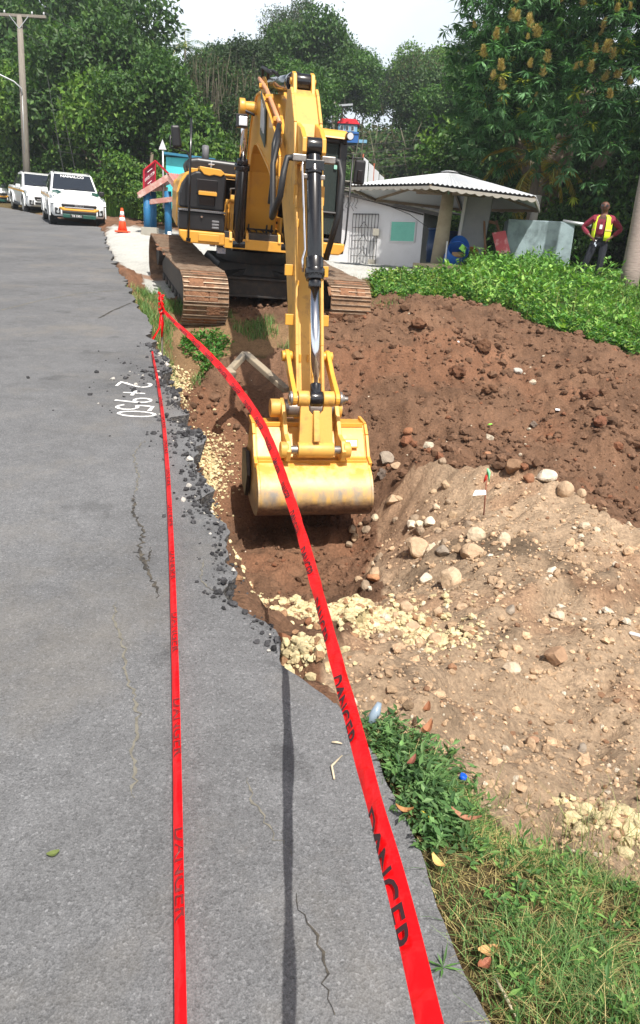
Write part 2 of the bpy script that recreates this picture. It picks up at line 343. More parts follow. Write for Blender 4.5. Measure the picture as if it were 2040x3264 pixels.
# ---------------------------------------------------------------- road
_jr=np.random.RandomState(12); _jy=np.cumsum(_jr.uniform(.05,.32,260))-8; _jv=_jr.uniform(-1,1,260)
def JG(y): return np.interp(y,np.repeat(_jy,2)[1:]+np.tile([0,.012],260)[:-1] if False else _jy,_jv)
def jag(y):
    y=np.asarray(y,float); a=np.interp(y,[0,1.2,2.2,2.6,8,10,14,60],[.015,.02,.04,.17,.13,.08,.12,.15])
    return a*2.2*(fbm(y*0+3.3,y,2.2,5,51))+a*.42*JG(y)+a*.5*fbm(y*0+1.7,y,9,3,53)
ry=np.r_[np.linspace(-8,.5,8)[:-1],graded(.5,58,lambda y:.007*y,.012)]
offs=np.array([0,.02,.06,.12,.25,.5,1,2,3.5,5.5,1e9])
RV=[];NC=len(offs)
for y in ry:
    e=float(edge_x(y))+float(jag(y)); W=np.interp(y,[0,15,30,60],[8,8.5,12.5,14])
    for k,o in enumerate(offs): 
        o=min(o,W); RV.append((e-o,y,SL*y-(.012*max(0,1-o/.06) if 2.2<y<9.8 else 0)))
RV=np.array(RV); nr=len(ry)
sk=RV.reshape(nr,NC,3)[:,0,:].copy(); sk[:,2]-=.13; sk[:,0]-=.02+.02*np.random.RandomState(1).rand(nr)
V=np.r_[RV,sk]; base=nr*NC
i2=np.arange(nr*NC).reshape(nr,NC)
F1=np.stack([i2[:-1,1:],i2[:-1,:-1],i2[1:,:-1],i2[1:,1:]],-1).reshape(-1,4)
s0=np.arange(nr-1); F2=np.stack([i2[:-1,0],base+s0,base+s0+1,i2[1:,0]],-1)
M_road=bpy.data.materials.new('asphalt'); M_road.use_nodes=True; t=M_road.node_tree; b=t.nodes['Principled BSDF']; L=t.links.new
b.inputs['Roughness'].default_value=.85; b.inputs['Specular IOR Level'].default_value=.3
tc=t.nodes.new('ShaderNodeTexCoord')
def nz(s,d=4,r=.6):
    n=t.nodes.new('ShaderNodeTexNoise'); n.inputs['Scale'].default_value=s; n.inputs['Detail'].default_value=d; n.inputs['Roughness'].default_value=r; L(tc.outputs['Object'],n.inputs['Vector']); return n.outputs[0]
def rmp(src,stops):
    r=t.nodes.new('ShaderNodeValToRGB'); e=r.color_ramp.elements
    while len(e)<len(stops): e.new(.5)
    for el,(p,c) in zip(e,stops): el.position=p; el.color=(c,c,c,1) if not isinstance(c,tuple) else (*c,1)
    L(src,r.inputs[0]); return r.outputs[0]
vo=t.nodes.new('ShaderNodeTexVoronoi'); vo.inputs['Scale'].default_value=150; L(tc.outputs['Object'],vo.inputs['Vector'])
sep=t.nodes.new('ShaderNodeSeparateColor'); L(vo.outputs['Color'],sep.inputs[0])
stone=rmp(sep.outputs[0],[(0,.72),(.25,.92),(.75,1.03),(.93,1.14),(1,1.45)])
big=rmp(nz(.7,5),[(.3,.80),(.7,1.14)]); mid=rmp(nz(7,6,.7),[(.3,.85),(.7,1.13)]); fine=rmp(nz(260,2),[(.3,.7),(.7,1.3)])
def mul(a,b_):
    m_=t.nodes.new('ShaderNodeMix'); m_.data_type='RGBA'; m_.blend_type='MULTIPLY'; m_.inputs['Factor'].default_value=1; L(a,m_.inputs['A']); L(b_,m_.inputs['B']); return m_.outputs['Result']
rgb=t.nodes.new('ShaderNodeRGB'); rgb.outputs[0].default_value=(.128,.130,.134,1)
bl=rmp(nz(2.6,3,.5),[(.0,1.0),(.66,1.0),(.70,.8),(1,.78)])
c=mul(mul(mul(mul(mul(rgb.outputs[0],stone),big),mid),fine),bl)
dm=t.nodes.new('ShaderNodeMix'); dm.data_type='RGBA'; L(rmp(nz(1.1,6,.65),[(.0,0.),(.52,0.),(.72,.38)]),dm.inputs['Factor']); L(c,dm.inputs['A']); dm.inputs['B'].default_value=(.20,.18,.15,1); L(dm.outputs['Result'],b.inputs['Base Color'])
bp=t.nodes.new('ShaderNodeBump'); bp.inputs['Strength'].default_value=.3; bp.inputs['Distance'].default_value=.006; L(vo.outputs['Distance'],bp.inputs['Height']); L(bp.outputs[0],b.inputs['Normal'])
M_cut=mat('broken_asphalt',(.06,.06,.062),.95,var=.8,vscale=40,vcol=(.22,.21,.19),bump=1,bscale=60)
me=me_np('road',V,np.r_[F1,F2],[M_road,M_cut]); me.polygons.foreach_set('material_index',np.r_[np.zeros(len(F1),np.int32),np.ones(len(F2),np.int32)])
road=tag(link('road',me),kind='structure')
# cracks: narrow dark ragged strips lying on the asphalt
M_crack=mat('crack_dark',(.03,.028,.025),1,var=.7,vscale=25,vcol=(.14,.12,.09)); M_crackp=mat('crack_pale',(.17,.16,.13),1,var=.8,vscale=30,vcol=(.07,.065,.055))
def onroad(px,py):
    d=cF+(px-1020)/FP*cR+(1632-py)/FP*cU; t_=(0-1.6)/(d.z-SL*d.y); return EYE+d*t_
rng=random.Random(5)
def crack(pix,wd,m_,h=.003):
    P=[onroad(*p) for p in pix]; Q=[]
    for a,b_ in zip(P,P[1:]):
        n=max(2,int((b_-a).length/.016)); lat=Vector((-(b_-a).y,(b_-a).x,0)).normalized()
        for i in range(n): Q.append((a.lerp(b_,i/n)+lat*rng.gauss(0,.006),lat))
    V=[];F=[]
    for i,(p,l) in enumerate(Q):
        ww=wd*(.25+rng.random()*1.1)*(1 if 2<i<len(Q)-3 else .3)
        for s_ in (-1,1): q=p+l*ww*s_/2; V.append((q.x,q.y,SL*q.y+h))
        if i: F.append((2*i-2,2*i-1,2*i+1,2*i))
    if len(F)>1: link('crack',me_np('crack',V,F,m_),road)
crack([(430,1580),(425,1640),(455,1690),(445,1760),(460,1800),(500,1880),(495,1915)],.014,M_crack)
crack([(430,1775),(470,1790),(480,1740)],.008,M_crack); crack([(425,1760),(450,1765),(475,1820)],.016,M_crack,.0035)
crack([(368,1920),(362,1980),(390,2040),(395,2130),(430,2210),(440,2300),(428,2380),(425,2480),(420,2560)],.010,M_crackp)
crack([(790,2480),(810,2560),(850,2620),(905,2700),(935,2750)],.007,M_crackp); crack([(942,2850),(955,2900),(1000,2960),(1020,3040),(1075,3264)],.007,M_crack)
crack([(0,990),(120,960),(260,935),(390,925)],.03,M_crackp); crack([(180,905),(300,907)],.02,M_crack); crack([(315,1015),(360,990),(420,965)],.03,M_crack)
crack([(650,1780),(640,1850),(700,1900)],.006,M_crackp); crack([(430,1580),(440,1520),(425,1450),(465,1400)],.008,M_crackp)
# painted chainage on the asphalt, read from the left-hand lane
M_rpaint=mat('road_paint_white',(.72,.72,.70),.8,var=1,vscale=16,vcol=(.2,.2,.2),thr=(.56,.66))
wtr=thing('painted_chainage',onroad(445,1275),'white hand painted characters 2+950 on the asphalt beside the red tape','road marking')
def stroke(pts,wd,parent,loc,mt):
    """paint strokes in the road plane"""
    V=[];F=[]
    for i,p in enumerate(pts):
        a=pts[max(i-1,0)]; b_=pts[min(i+1,len(pts)-1)]; tx,ty=b_[0]-a[0],b_[1]-a[1]; l=math.hypot(tx,ty) or 1
        ww=wd*(.8+.4*rng.random())
        for s_ in (-1,1): x=p[0]-ty/l*ww*s_/2; y=p[1]+tx/l*ww*s_/2; V.append((x-loc.x,y-loc.y,SL*y+.004-loc.z))
        if i: F.append((2*i-2,2*i-1,2*i+1,2*i))
    link('painted_character',me_np('painted_character',V,F,mt),parent)
def arc(cx,cy,rx,ry_,a0,a1,n=12): return [(cx+rx*math.cos(RD(a0+(a1-a0)*i/n)),cy+ry_*math.sin(RD(a0+(a1-a0)*i/n))) for i in range(n+1)]
GL={'2':[arc(0,.28,.24,.2,160,-20,8)+[(.1,0),(-.24,-.42),(.26,-.42)]],'+':[[(-.26,0),(.26,0)],[(0,.3),(0,-.3)]],'9':[arc(0,.22,.2,.22,0,360,14)+[(.22,.1),(.12,-.48)]],'5':[[(.24,.45),(-.18,.45),(-.2,.08)]+arc(0,-.16,.22,.26,130,-150,10)],'0':[arc(0,0,.22,.45,0,360,16)]}
# baseline runs toward the camera, character tops toward the right
def rpx(px,py): q=onroad(px,py); return q
seq=[('2',(445,1228)),('+',(447,1255)),('9',(448,1277)),('5',(447,1301)),('0',(457,1322))]
for ch,pp in seq:
    q=rpx(*pp); hgt=1.0*.34; 
    for st in GL[ch]:
        pts=[(q.x-.05+p[1]*.30, q.y-p[0]*.30) for p in st]
        fine_=[]
        for a,b_ in zip(pts,pts[1:]):
            for i in range(4): fine_.append((a[0]+(b_[0]-a[0])*i/4,a[1]+(b_[1]-a[1])*i/4))
        fine_.append(pts[-1]); stroke(fine_,.027,wtr,wtr.location,M_rpaint)
# ---------------------------------------------------------------- lumps: clods, gravel, rocks
def ico(sub):
    bm=bmesh.new(); bmesh.ops.create_icosphere(bm,subdivisions=sub,radius=1); V=np.array([v.co[:] for v in bm.verts]); F=np.array([[v.index for v in f.verts] for f in bm.faces]); bm.free(); return V,F
I1=ico(1); I2=ico(2); I3=ico(3)
def lump(I,rs,rough=.3,cut=6):
    V=I[0].copy()
    for _ in range(cut):     # planar cuts give broken stone faces
        n=rs.randn(3); n/=np.linalg.norm(n); d=rs.uniform(.55,.9); s_=V@n; k=s_>d; V[k]-=np.outer((s_[k]-d)*.9,n)
    V*=1+rough*(rs.rand(len(V),1)-.5); V*=rs.uniform(.65,1.1,3); return V
def scatter_lumps(name,pos,size,cols,mt,I=I1,seed=0,label=None,cat=None,sink=.25,rough=.3):
    rs=np.random.RandomState(seed); tm=[lump(I,rs,rough*1.5,4) for _ in range(14)]; nv=len(I[0]); Vs=[];Fs=[];Cs=[]
    for k in range(len(pos)):
        v=tm[rs.randint(14)]; a,b_=rs.uniform(0,6.28,2); ca,sa,cb,sb=math.cos(a),math.sin(a),math.cos(b_),math.sin(b_)
        R=np.array([[ca,-sa,0],[sa,ca,0],[0,0,1]])@np.array([[1,0,0],[0,cb,-sb],[0,sb,cb]])
        Vs.append(v@R.T*size[k]*np.array([1,1,.8])+np.array(pos[k])+[0,0,size[k]*(.5-sink)]); Fs.append(I[1]+nv*k); Cs.append(np.tile(cols[k],(nv,1)))
    o=link(name,me_np(name,np.concatenate(Vs),np.concatenate(Fs),mt,np.concatenate(Cs))); return tag(o,label,cat,kind='stuff')
M_clod=attr_mat('clod',rough=.95,bump=.8,bscale=40,nvar=.35,nscale=30)
rs=np.random.RandomState(3)
def sample(n,x0,x1,y0,y1,test,pw=1.0):
    out=[]
    while len(out)<n:
        m_=n*3; y=(y0**-pw+(y1**-pw-y0**-pw)*rs.rand(m_))**(-1/pw); x=rs.uniform(x0,x1,m_)*np.clip(y/y1,.15,1) if False else rs.uniform(x0,x1,m_)
        k=test(x,y)&(np.abs(x)<.2+y*.52)
        out+=list(zip(x[k],y[k]))
    o=np.array(out[:n]); return np.c_[o,Hn(o[:,0],o[:,1])]
def off_road(x,y): return x>edge_x(y)+.05
P=sample(9500,-2.6,9,3.6,17,lambda x,y:(zones(x,y)[0]>.5)&off_road(x,y),.6)
cl=fbm(P[:,0],P[:,1],1.2,3,61); sz=np.clip(np.exp(rs.randn(len(P))*.7)*.016*(1+2.2*cl),.006,.11)*np.interp(P[:,1],[4,9],[.6,1])
pit=((P[:,0]<.5)&(P[:,1]<9.3)); sz=np.where(pit,sz*.55,sz)
cc=C(110,84,66)*(1+rs.randn(len(P),1)*.14); rr_=rs.rand(len(P))
cc=np.where((rr_>.94)[:,None],C(128,88,66),cc); cc=np.where((rr_<.012)[:,None],C(190,178,158),cc)
scatter_lumps('soil_clods',P,sz,cc,M_clod,I1,4,'brown clods of freshly dug soil lying over the excavation','soil clods')
P=sample(7500,-.6,7,1.6,8,lambda x,y:(zones(x,y)[1]>.5)&off_road(x,y),1.0)
sz=np.clip(np.exp(rs.randn(len(P))*.7)*.0062,.003,.045)*np.interp(P[:,1],[1.6,5],[.6,1.35])
cc=C(186,158,128)*(1+rs.randn(len(P),1)*.2); rr_=rs.rand(len(P)); cc=np.where((rr_<.07)[:,None],C(206,194,174),cc); cc=np.where((rr_>.96)[:,None],C(140,108,84),cc)
scatter_lumps('loose_stones',P,sz,cc,M_clod,I1,5,'small beige stones and crumbs strewn over the pale spoil mound','stones')
Q=[]
for x,y,sx,sy,a in PALE:
    n=int(3000*sx*sy/.11*a)+120
    q=np.c_[x+rs.randn(n)*sx*.62,y+rs.randn(n)*sy*.62]; Q.append(q[off_road(q[:,0],q[:,1])])
Q=np.concatenate(Q); P=np.c_[Q,Hn(Q[:,0],Q[:,1])]
sz=np.clip(np.exp(rs.randn(len(P))*.6)*.0115,.004,.032); cc=C(212,196,154)*(1+rs.randn(len(P),1)*.12); cc=np.where((rs.rand(len(P))<.12)[:,None],C(158,124,94),cc)
scatter_lumps('chalky_gravel',P,sz,np.clip(cc,0,.8),M_clod,I1,6,'pale yellow crushed gravel spilled along the broken road edge','gravel')
# dark asphalt crumbs at the broken edge and on the road
Q=[]
for cx,cy,sx,sy,n in ((-.98,4.98,.09,.2,150),(-.72,4.35,.07,.16,110),(-.62,3.75,.06,.12,70),(-1.45,6.7,.22,.3,110),(-.28,2.95,.05,.07,70),(-1.8,6.3,.3,.7,40),(-1.2,6.0,.12,.3,60)):
    for _ in range(n): Q.append((cx+rs.randn()*sx,cy+rs.randn()*sy))
Q=np.array(Q); on=Q[:,0]<edge_x(Q[:,1]); P=np.c_[Q,np.where(on,SL*Q[:,1],Hn(Q[:,0],Q[:,1]))]
_ey=2.45+rs.rand(1100)**1.1*5.6; _ex=edge_x(_ey)+jag(_ey)+rs.randn(1100)*.05-.01; _on=_ex<edge_x(_ey)+jag(_ey)-.01
P=np.r_[P,np.c_[_ex,_ey,np.where(_on,SL*_ey,Hn(_ex,_ey))]]
sz=np.clip(np.exp(rs.randn(len(P))*.6)*.009,.003,.028)*np.interp(P[:,1],[3,7],[.7,1.2]); cc=np.tile(C(70,70,72),(len(P),1))*(1+rs.randn(len(P),1)*.3); cc=np.where((rs.rand(len(P))<.06)[:,None],C(190,186,178),cc)
scatter_lumps('asphalt_crumbs',P,sz,np.clip(cc,.01,.8),M_clod,I1,7,'dark crumbs of broken asphalt scattered along the torn road edge','asphalt crumbs')
# single rocks
M_rock=attr_mat('rock',rough=.9,bump=.9,bscale=14,nvar=.3,nscale=7)
def rock(px,py,Y,wpx,label,col,seed,group=None,asp=.8):
    p=hit(px,py+wpx*.25); Y=p.y; r=wpx*Y/FP/2*1.0; rs_=np.random.RandomState(seed); cl=col[0]<136
    V=(lump(I3,rs_,.22,3) if cl else lump(I3,rs_,.04,9)); V=V*(1+.25*(np.sin(V[:,:1]*5+seed)*np.sin(V[:,1:2]*6)*np.sin(V[:,2:]*5)) if cl else 1)*r*np.array([1,.9,asp])*(.8 if cl else 1); z=gz(p.x,p.y)
    if cl: col=tuple(c*.86 for c in (col[0],col[1]*1.03,col[2]*1.08))
    me=me_np('rock',V,I3[1],M_rock,np.tile(C(*col),(len(V),1)),smooth=False)
    tag(link('rock',me,None,(p.x,p.y,z+r*asp*.35),(rs_.uniform(-.3,.3),rs_.uniform(-.3,.3),rs_.uniform(0,6))),label,'rock',group)
GREY=(150,138,124);TAN=(186,160,132);PAL=(208,196,176);BRN=(140,98,72)
for k,a in enumerate([(1228,1463,8.2,64,'grey rock behind the others right of the bucket',GREY),(1262,1480,8.0,50,'rounded tan rock touching the grey ones beside the bucket',TAN),(1215,1505,7.8,66,'dark flat faced rock at the right end of the bucket',(120,104,90)),
  (1250,1588,7.0,62,'tan rock alone halfway down the mound edge, right of the bucket',TAN),(1548,1448,7.6,46,'reddish round rock on the mound crest above the stake',(160,118,90)),
  (1635,1490,7.1,78,'long brown slab rock on the mound crest right of the stake',(140,112,88)),(1740,1512,6.9,74,'pale jagged rock on the mound crest right of the stake',PAL),(1800,1556,6.6,74,'rounded tan rock just right of the pale jagged one',TAN),(1852,1570,6.45,46,'small tan rock at the right end of the crest row',TAN),
  (1683,1520,7.0,50,'reddish block between slab and pale rock on the crest',(150,108,82)),
  (1310,1672,6.1,52,'flat pale rock in the pile left of the stake',PAL),(1338,1668,6.0,42,'oval cream rock in the pile left of the stake',(214,200,172)),(1372,1660,6.0,52,'upright pale rock, right end of the pile left of the stake',PAL),
  (1325,1745,5.4,96,'large round tan boulder below the pale pile',TAN),(1408,1752,5.3,62,'darker boulder beside the large round tan one',GREY),(1505,1755,5.3,100,'broad flat beige boulder under the stake',TAN),
  (1430,1840,4.8,120,'biggest beige boulder, half buried in the mound',(196,172,144)),(1355,1840,4.8,70,'blocky pale boulder left of the biggest one',PAL),(1568,1845,4.7,46,'square edged tan stone right of the biggest boulder',TAN),(1590,1865,4.6,40,'tan stone resting against the square edged one',TAN),
  (1193,1842,5.6,64,'orange brown rock in the pit floor below the bucket',(178,130,96)),(1178,1880,5.4,28,'small cream stone under the orange brown rock',PAL),
  (1295,1930,4.3,84,'half buried tan boulder near the pale gravel',TAN),(1470,1930,4.2,56,'tan rock with a flat top in mid slope',TAN),(1390,1955,4.1,56,'low beige rock right of the pale gravel',TAN),
  (1770,2092,3.3,112,'large brown rock casting a deep shadow on the slope',(160,130,104)),(1715,2130,3.2,56,'small rock at the foot of the large brown rock',TAN),(1312,2000,3.9,56,'pointed beige rock in the lower slope',TAN),
  (1695,2355,2.5,66,'brown stone at the upper edge of the dry weeds',(166,132,106)),(1850,2380,2.5,56,'grey beige flat stone right of the brown one above the weeds',GREY),
  (900,2040,3.15,90,'brown soil block on the gravel beside the asphalt step',BRN),(985,1990,3.8,50,'small brown soil block beside the pale gravel',BRN),(1625,1945,4.1,60,'grey stone beside the dark patch of the slope',GREY),(1440,2130,3.2,44,'brown stone on the slope left of the large brown rock',(158,120,92)),
  (1335,1025,12.6,80,'big dark soil clod near the excavator track',(118,82,58)),(1540,1100,12.2,76,'cracked dark clod on the red soil',(112,78,55)),(1455,1180,11.4,80,'dark clod with a hollow in the middle of the red soil',(110,74,52)),(1560,1235,10.8,70,'dark lump in the middle of the brown field',(118,84,60)),(1650,1180,11.2,34,'pale grey stone among the brown clods',(176,172,164)),
  (1910,1340,9.6,80,'reddish lump at the right side of the brown field',(134,88,64)),(1700,1350,9.6,44,'greyish stone in the brown field above the mound',(130,112,96)),(1880,1250,10.6,70,'dark clod at the far right of the brown field',(116,80,58)),(1300,1380,8.9,44,'brown stone right of the bucket in the dug soil',BRN)]):
    rock(*a,100+k)
G1='loose tan stones on the mound slope'
for k in range(46):
    x=rs.uniform(-.2,3.2); y=rs.uniform(2.4,6.6)
    if zones(np.array([x]),np.array([y]))[1][0]<.5: continue
    r=rs.uniform(.018,.05); V=lump(I2,rs,.08,7)*r; 
    tag(link('rock',me_np('rock',V,I2[1],M_rock,np.tile(C(*(TAN if k%3 else (198,180,156))),(len(V),1))),None,(x,y,gz(x,y)+r*.3)),'loose palm sized tan stone lying on the beige spoil slope','rock',G1)
G2='brown lumps in the dug field'
for k in range(34):
    x=rs.uniform(-1,6.3); y=rs.uniform(7.8,13.5)
    if zones(np.array([x]),np.array([y]))[0][0]<.5 or x<.7: continue
    r=rs.uniform(.04,.10); V=lump(I2,rs,.3,4)*r*[1,1,.7]
    tag(link('clod',me_np('clod',V,I2[1],M_clod,np.tile(C(112,84,64)*rs.uniform(.8,1.25),(len(V),1))),None,(x,y,gz(x,y)+r*.2)),'fist to head sized brown lump of earth in the dug field','clod',G2)

G3='angular rocks tumbled at the pit side of the mound'
for k in range(40):
    x=rs.uniform(.35,1.5); y=rs.uniform(5.2,8.7)
    r=rs.uniform(.025,.085); V=lump(I2,rs,.08,8)*r
    tag(link('rock',me_np('rock',V,I2[1],M_rock,np.tile(C(*((176,152,124),(150,132,112),(196,178,152))[k%3]),(len(V),1))),None,(x,y,gz(x,y)+r*.25)),'angular rock tumbled between the bucket pit and the beige mound','rock',G3)
# ================================================================ excavator
Y1=(.86,.60,.15) if False else srgb(222,168,62)
M_yel=mat('yellow_paint',srgb(214,156,58),.42,var=.6,vscale=3.5,vcol=srgb(180,132,70),bump=.05,bscale=8,coat=.2,thr=(.5,.75))
M_yeld=mat('yellow_paint_dusty',srgb(206,158,76),.5,var=.75,vscale=6,vcol=srgb(140,102,68),bump=.1,bscale=30,thr=(.52,.72))
M_blk=mat('black_plastic',(.012,.012,.014),.42,var=.25,vscale=5,vcol=(.05,.045,.04),thr=(.5,.8))
M_blks=mat('black_gloss',(.008,.008,.010),.2,coat=.4)
M_dks=mat('dark_steel',(.035,.033,.032),.55,.3,var=.5,vscale=9,vcol=(.10,.07,.05))
M_gry=mat('grey_tread_plate',(.16,.16,.17),.6,bump=.4,bscale=90)
M_chr=mat('chrome',(.82,.83,.85),.12,1.0)
M_steel=mat('worn_steel',(.30,.28,.26),.4,.7,var=.6,vscale=12,vcol=(.12,.08,.06))
M_hose=mat('rubber_hose',(.015,.015,.016),.5)
M_lamp=mat('lamp_glass',(.6,.62,.65),.1,.2)
M_trk=mat('muddy_track_steel',srgb(142,112,86),.85,.1,var=.85,vscale=3.2,vcol=srgb(84,68,56),bump=.9,bscale=24,thr=(.42,.62))
M_trke=mat('track_grouser_worn',srgb(160,140,120),.5,.5,var=.8,vscale=7,vcol=srgb(90,64,44))
M_mud=mat('caked_mud',srgb(132,94,68),.95,var=.8,vscale=8,vcol=srgb(84,60,46),bump=1,bscale=30)
M_glass=bpy.data.materials.new('cab_glass'); M_glass.use_nodes=True; _t=M_glass.node_tree; _b=_t.nodes['Principled BSDF']
_b.inputs['Base Color'].default_value=(.07,.09,.085,1); _b.inputs['Roughness'].default_value=.03; _b.inputs['Transmission Weight'].default_value=.55; _b.inputs['IOR'].default_value=1.1; _b.inputs['Specular IOR Level'].default_value=1.0
M_white=mat('white_plate',(.7,.7,.7),.5)
# bucket paint worn to bare steel on its heel
M_bkt=bpy.data.materials.new('bucket_worn_yellow'); M_bkt.use_nodes=True; t=M_bkt.node_tree; b=t.nodes['Principled BSDF']; L=t.links.new
tc=t.nodes.new('ShaderNodeTexCoord'); sx=t.nodes.new('ShaderNodeSeparateXYZ'); L(tc.outputs['Object'],sx.inputs[0])
def tn(sc_,d=6,st=None):
    n=t.nodes.new('ShaderNodeTexNoise'); n.inputs['Scale'].default_value=sc_; n.inputs['Detail'].default_value=d; n.inputs['Roughness'].default_value=.65; s_=tc.outputs['Object']
    if st: mp=t.nodes.new('ShaderNodeMapping'); mp.inputs['Scale'].default_value=st; L(s_,mp.inputs[0]); s_=mp.outputs[0]
    L(s_,n.inputs['Vector']); return n.outputs[0]
def mth(op,a,b_):
    m_=t.nodes.new('ShaderNodeMath'); m_.operation=op
    for i,v in enumerate((a,b_)):
        if isinstance(v,(int,float)): m_.inputs[i].default_value=v
        else: L(v,m_.inputs[i])
    return m_.outputs[0]
def rng_(v,a,b_,c0=0,c1=1):
    r=t.nodes.new('ShaderNodeMapRange'); r.inputs[1].default_value=a; r.inputs[2].default_value=b_; r.inputs[3].default_value=c0; r.inputs[4].default_value=c1; L(v,r.inputs[0]); return r.outputs[0]
def mixc(f,a,b_):
    m_=t.nodes.new('ShaderNodeMix'); m_.data_type='RGBA'
    if isinstance(f,float): m_.inputs['Factor'].default_value=f
    else: L(f,m_.inputs['Factor'])
    for s_,v in (('A',a),('B',b_)):
        if isinstance(v,tuple): m_.inputs[s_].default_value=(*v,1)
        else: L(v,m_.inputs[s_])
    return m_.outputs['Result']
BKZ=[.0]   # bucket z references, filled with the geometry: object z is measured from the excavator root
zz=mth('ADD',sx.outputs[2],mth('MULTIPLY',mth('SUBTRACT',tn(3.0,8,(1,1,2)),.5),.30))
steel=mixc(rng_(tn(9,8,(1,1,.25)),.35,.65),(.22,.20,.17),srgb(196,156,84))
WZ=-1.66
c1=mixc(rng_(zz,WZ+.18,WZ+.02),mixc(rng_(tn(4,8),.48,.6),srgb(206,150,60),srgb(220,180,108)),steel)
mudc=mixc(rng_(tn(20,6),.35,.65),srgb(70,50,38),srgb(120,90,66))
c2=mixc(rng_(zz,WZ-.02,WZ-.13),c1,mudc); L(c2,b.inputs['Base Color']); b.inputs['Roughness'].default_value=.45
EXR=Vector((-1.56,14.2,.90))
exc=thing('excavator',EXR,'big yellow crawler excavator with its bucket lowered into the dug pit','excavator')
def frame(c,yaw,pitch,roll=0):
    M=Matrix.Translation(c)@Matrix.Rotation(RD(yaw),4,'Z')@Matrix.Rotation(RD(pitch),4,'X')@Matrix.Rotation(RD(roll),4,'Y')
    return lambda p: (M@Vector(p))-EXR
FT=frame(EXR,20,9,1.0); FU=frame(EXR+Vector((.02,0,-.02)),12.7,5,1.5)
def _ml(p):
    x,y,z=p
    if x<-.36: x=-1.34+(x+1.34)*.86
    return (x,y,1.08+(z-.93)*.70)
FL=lambda p: FU(_ml(p))
def EBL(): m_=MB(); m_.T=FL; return m_
def EB(T=FU): m_=MB(); m_.T=T; return m_
# ---- tracks
def track_path():
    pts=[]; R=.40; f=-1.78; r=1.85; Rr=.36
    # start bottom front, run back, up round the sprocket, forward on top, down round the idler
    pts+= [(f+(r-f)*i/40,.0) for i in range(41)]
    pts=[(y,0.0+ (0.10*max(0,(y-1.2)/.65)**2)) for y,z in pts]
    pts+= [(r+Rr*math.sin(RD(a)),.10+Rr-Rr*math.cos(RD(a))) for a in range(8,180,8)]
    top=.10+2*Rr
    n=40; pts+=[(r+(f-r)*i/n, top+(2*R-top)*i/n-.05*math.sin(PI*i/n)*1.0-.015*abs(math.sin(3*PI*i/n))) for i in range(n+1)]
    pts+= [(f-R*math.sin(RD(a)),R+R*math.cos(RD(a))) for a in range(8,180,8)]
    return pts
def resample(P,n):
    P=P+[P[0]]; d=[0]
    for a,b_ in zip(P,P[1:]): d.append(d[-1]+math.hypot(b_[0]-a[0],b_[1]-a[1]))
    out=[]; j=0
    for k in range(n):
        s_=d[-1]*k/n
        while d[j+1]<s_: j+=1
        f=(s_-d[j])/(d[j+1]-d[j]+1e-9); out.append((P[j][0]+(P[j+1][0]-P[j][0])*f,P[j][1]+(P[j+1][1]-P[j][1])*f))
    return out
rt=random.Random(8)
for side in (-1,1):
    cx=side*1.19; NS=46; TP=resample(track_path(),NS); m_=EB(FT)
    sh=[]
    for k,(y,z) in enumerate(TP):
        y2,z2=TP[(k+1)%NS]; ty,tz=y2-y,z2-z; l=math.hypot(ty,tz); ty/=l; tz/=l; ny_,nz_=tz,-ty   # outward
        cy,cz=(y+y2)/2,(z+z2)/2
        Mx=Matrix(((1,0,0),(0,ty,ny_),(0,tz,nz_)))
        j=rt.uniform(-.006,.006)
        m_.mi=0; m_.box((cx+j,cy,cz),(.70,l*.97,.026),Mx)
        m_.mi=1
        for g_ in (-.42,0.02,.46): m_.box((cx+j,cy+ty*l*g_*.9+ny_*.022,cz+tz*l*g_*.9+nz_*.022),(.70,.018,.03),Mx,.98,.7)
        m_.mi=2
        if rt.random()<.95:   # mud packed between the grousers
            for q in range(5):
                wx=rt.uniform(.12,.32); m_.box((cx+rt.uniform(-.27,.27),cy+rt.uniform(-.02,.02)+ny_*.015,cz+nz_*.015),(wx,l*.8,rt.uniform(.012,.03)),Mx,.8)
        m_.mi=0; m_.box((cx,cy-ny_*.05,cz-nz_*.05),(.16,l*.8,.07),Mx)
    tr=m_.build('track',[M_trk,M_trke,M_mud],exc,sub=None)
    # frame beam, rollers, idler, sprocket
    m_=EB(FT); m_.prism([(-1.45,.16),(1.55,.20),(1.7,.35),(1.2,.56),(-.9,.60),(-1.5,.5)],(cx,0,0),(0,1,0),(0,0,1),(1,0,0),.30); 
    m_.box((cx,.1,.60),(.22,1.0,.08)); m_.prism([(-1.0,.42),(1.0,.42),(.8,.60),(-.8,.60)],(cx-side*.32,0,0),(0,1,0),(0,0,1),(1,0,0),.36)
    m_.build('track_frame',M_dks,exc,.01)
    m_=EB(FT)
    for k in range(8): m_.cyl((cx-.17,-1.3+k*.38,.12),(cx+.17,-1.3+k*.38,.12),.085,seg=14)
    m_.build('track_roller',M_dks,exc)
    m_=EB(FT); m_.cyl((cx-.09,-1.78,.40),(cx+.09,-1.78,.40),.34,seg=28); m_.cyl((cx-.15,-1.78,.40),(cx+.15,-1.78,.40),.12); m_.build('idler_wheel',M_dks,exc,.01)
    m_=EB(FT); m_.cyl((cx-.06,1.85,.46),(cx+.06,1.85,.46),.33,seg=22); m_.cyl((cx-.22,1.85,.46),(cx+.22,1.85,.46),.2); m_.build('sprocket',M_dks,exc,.01)
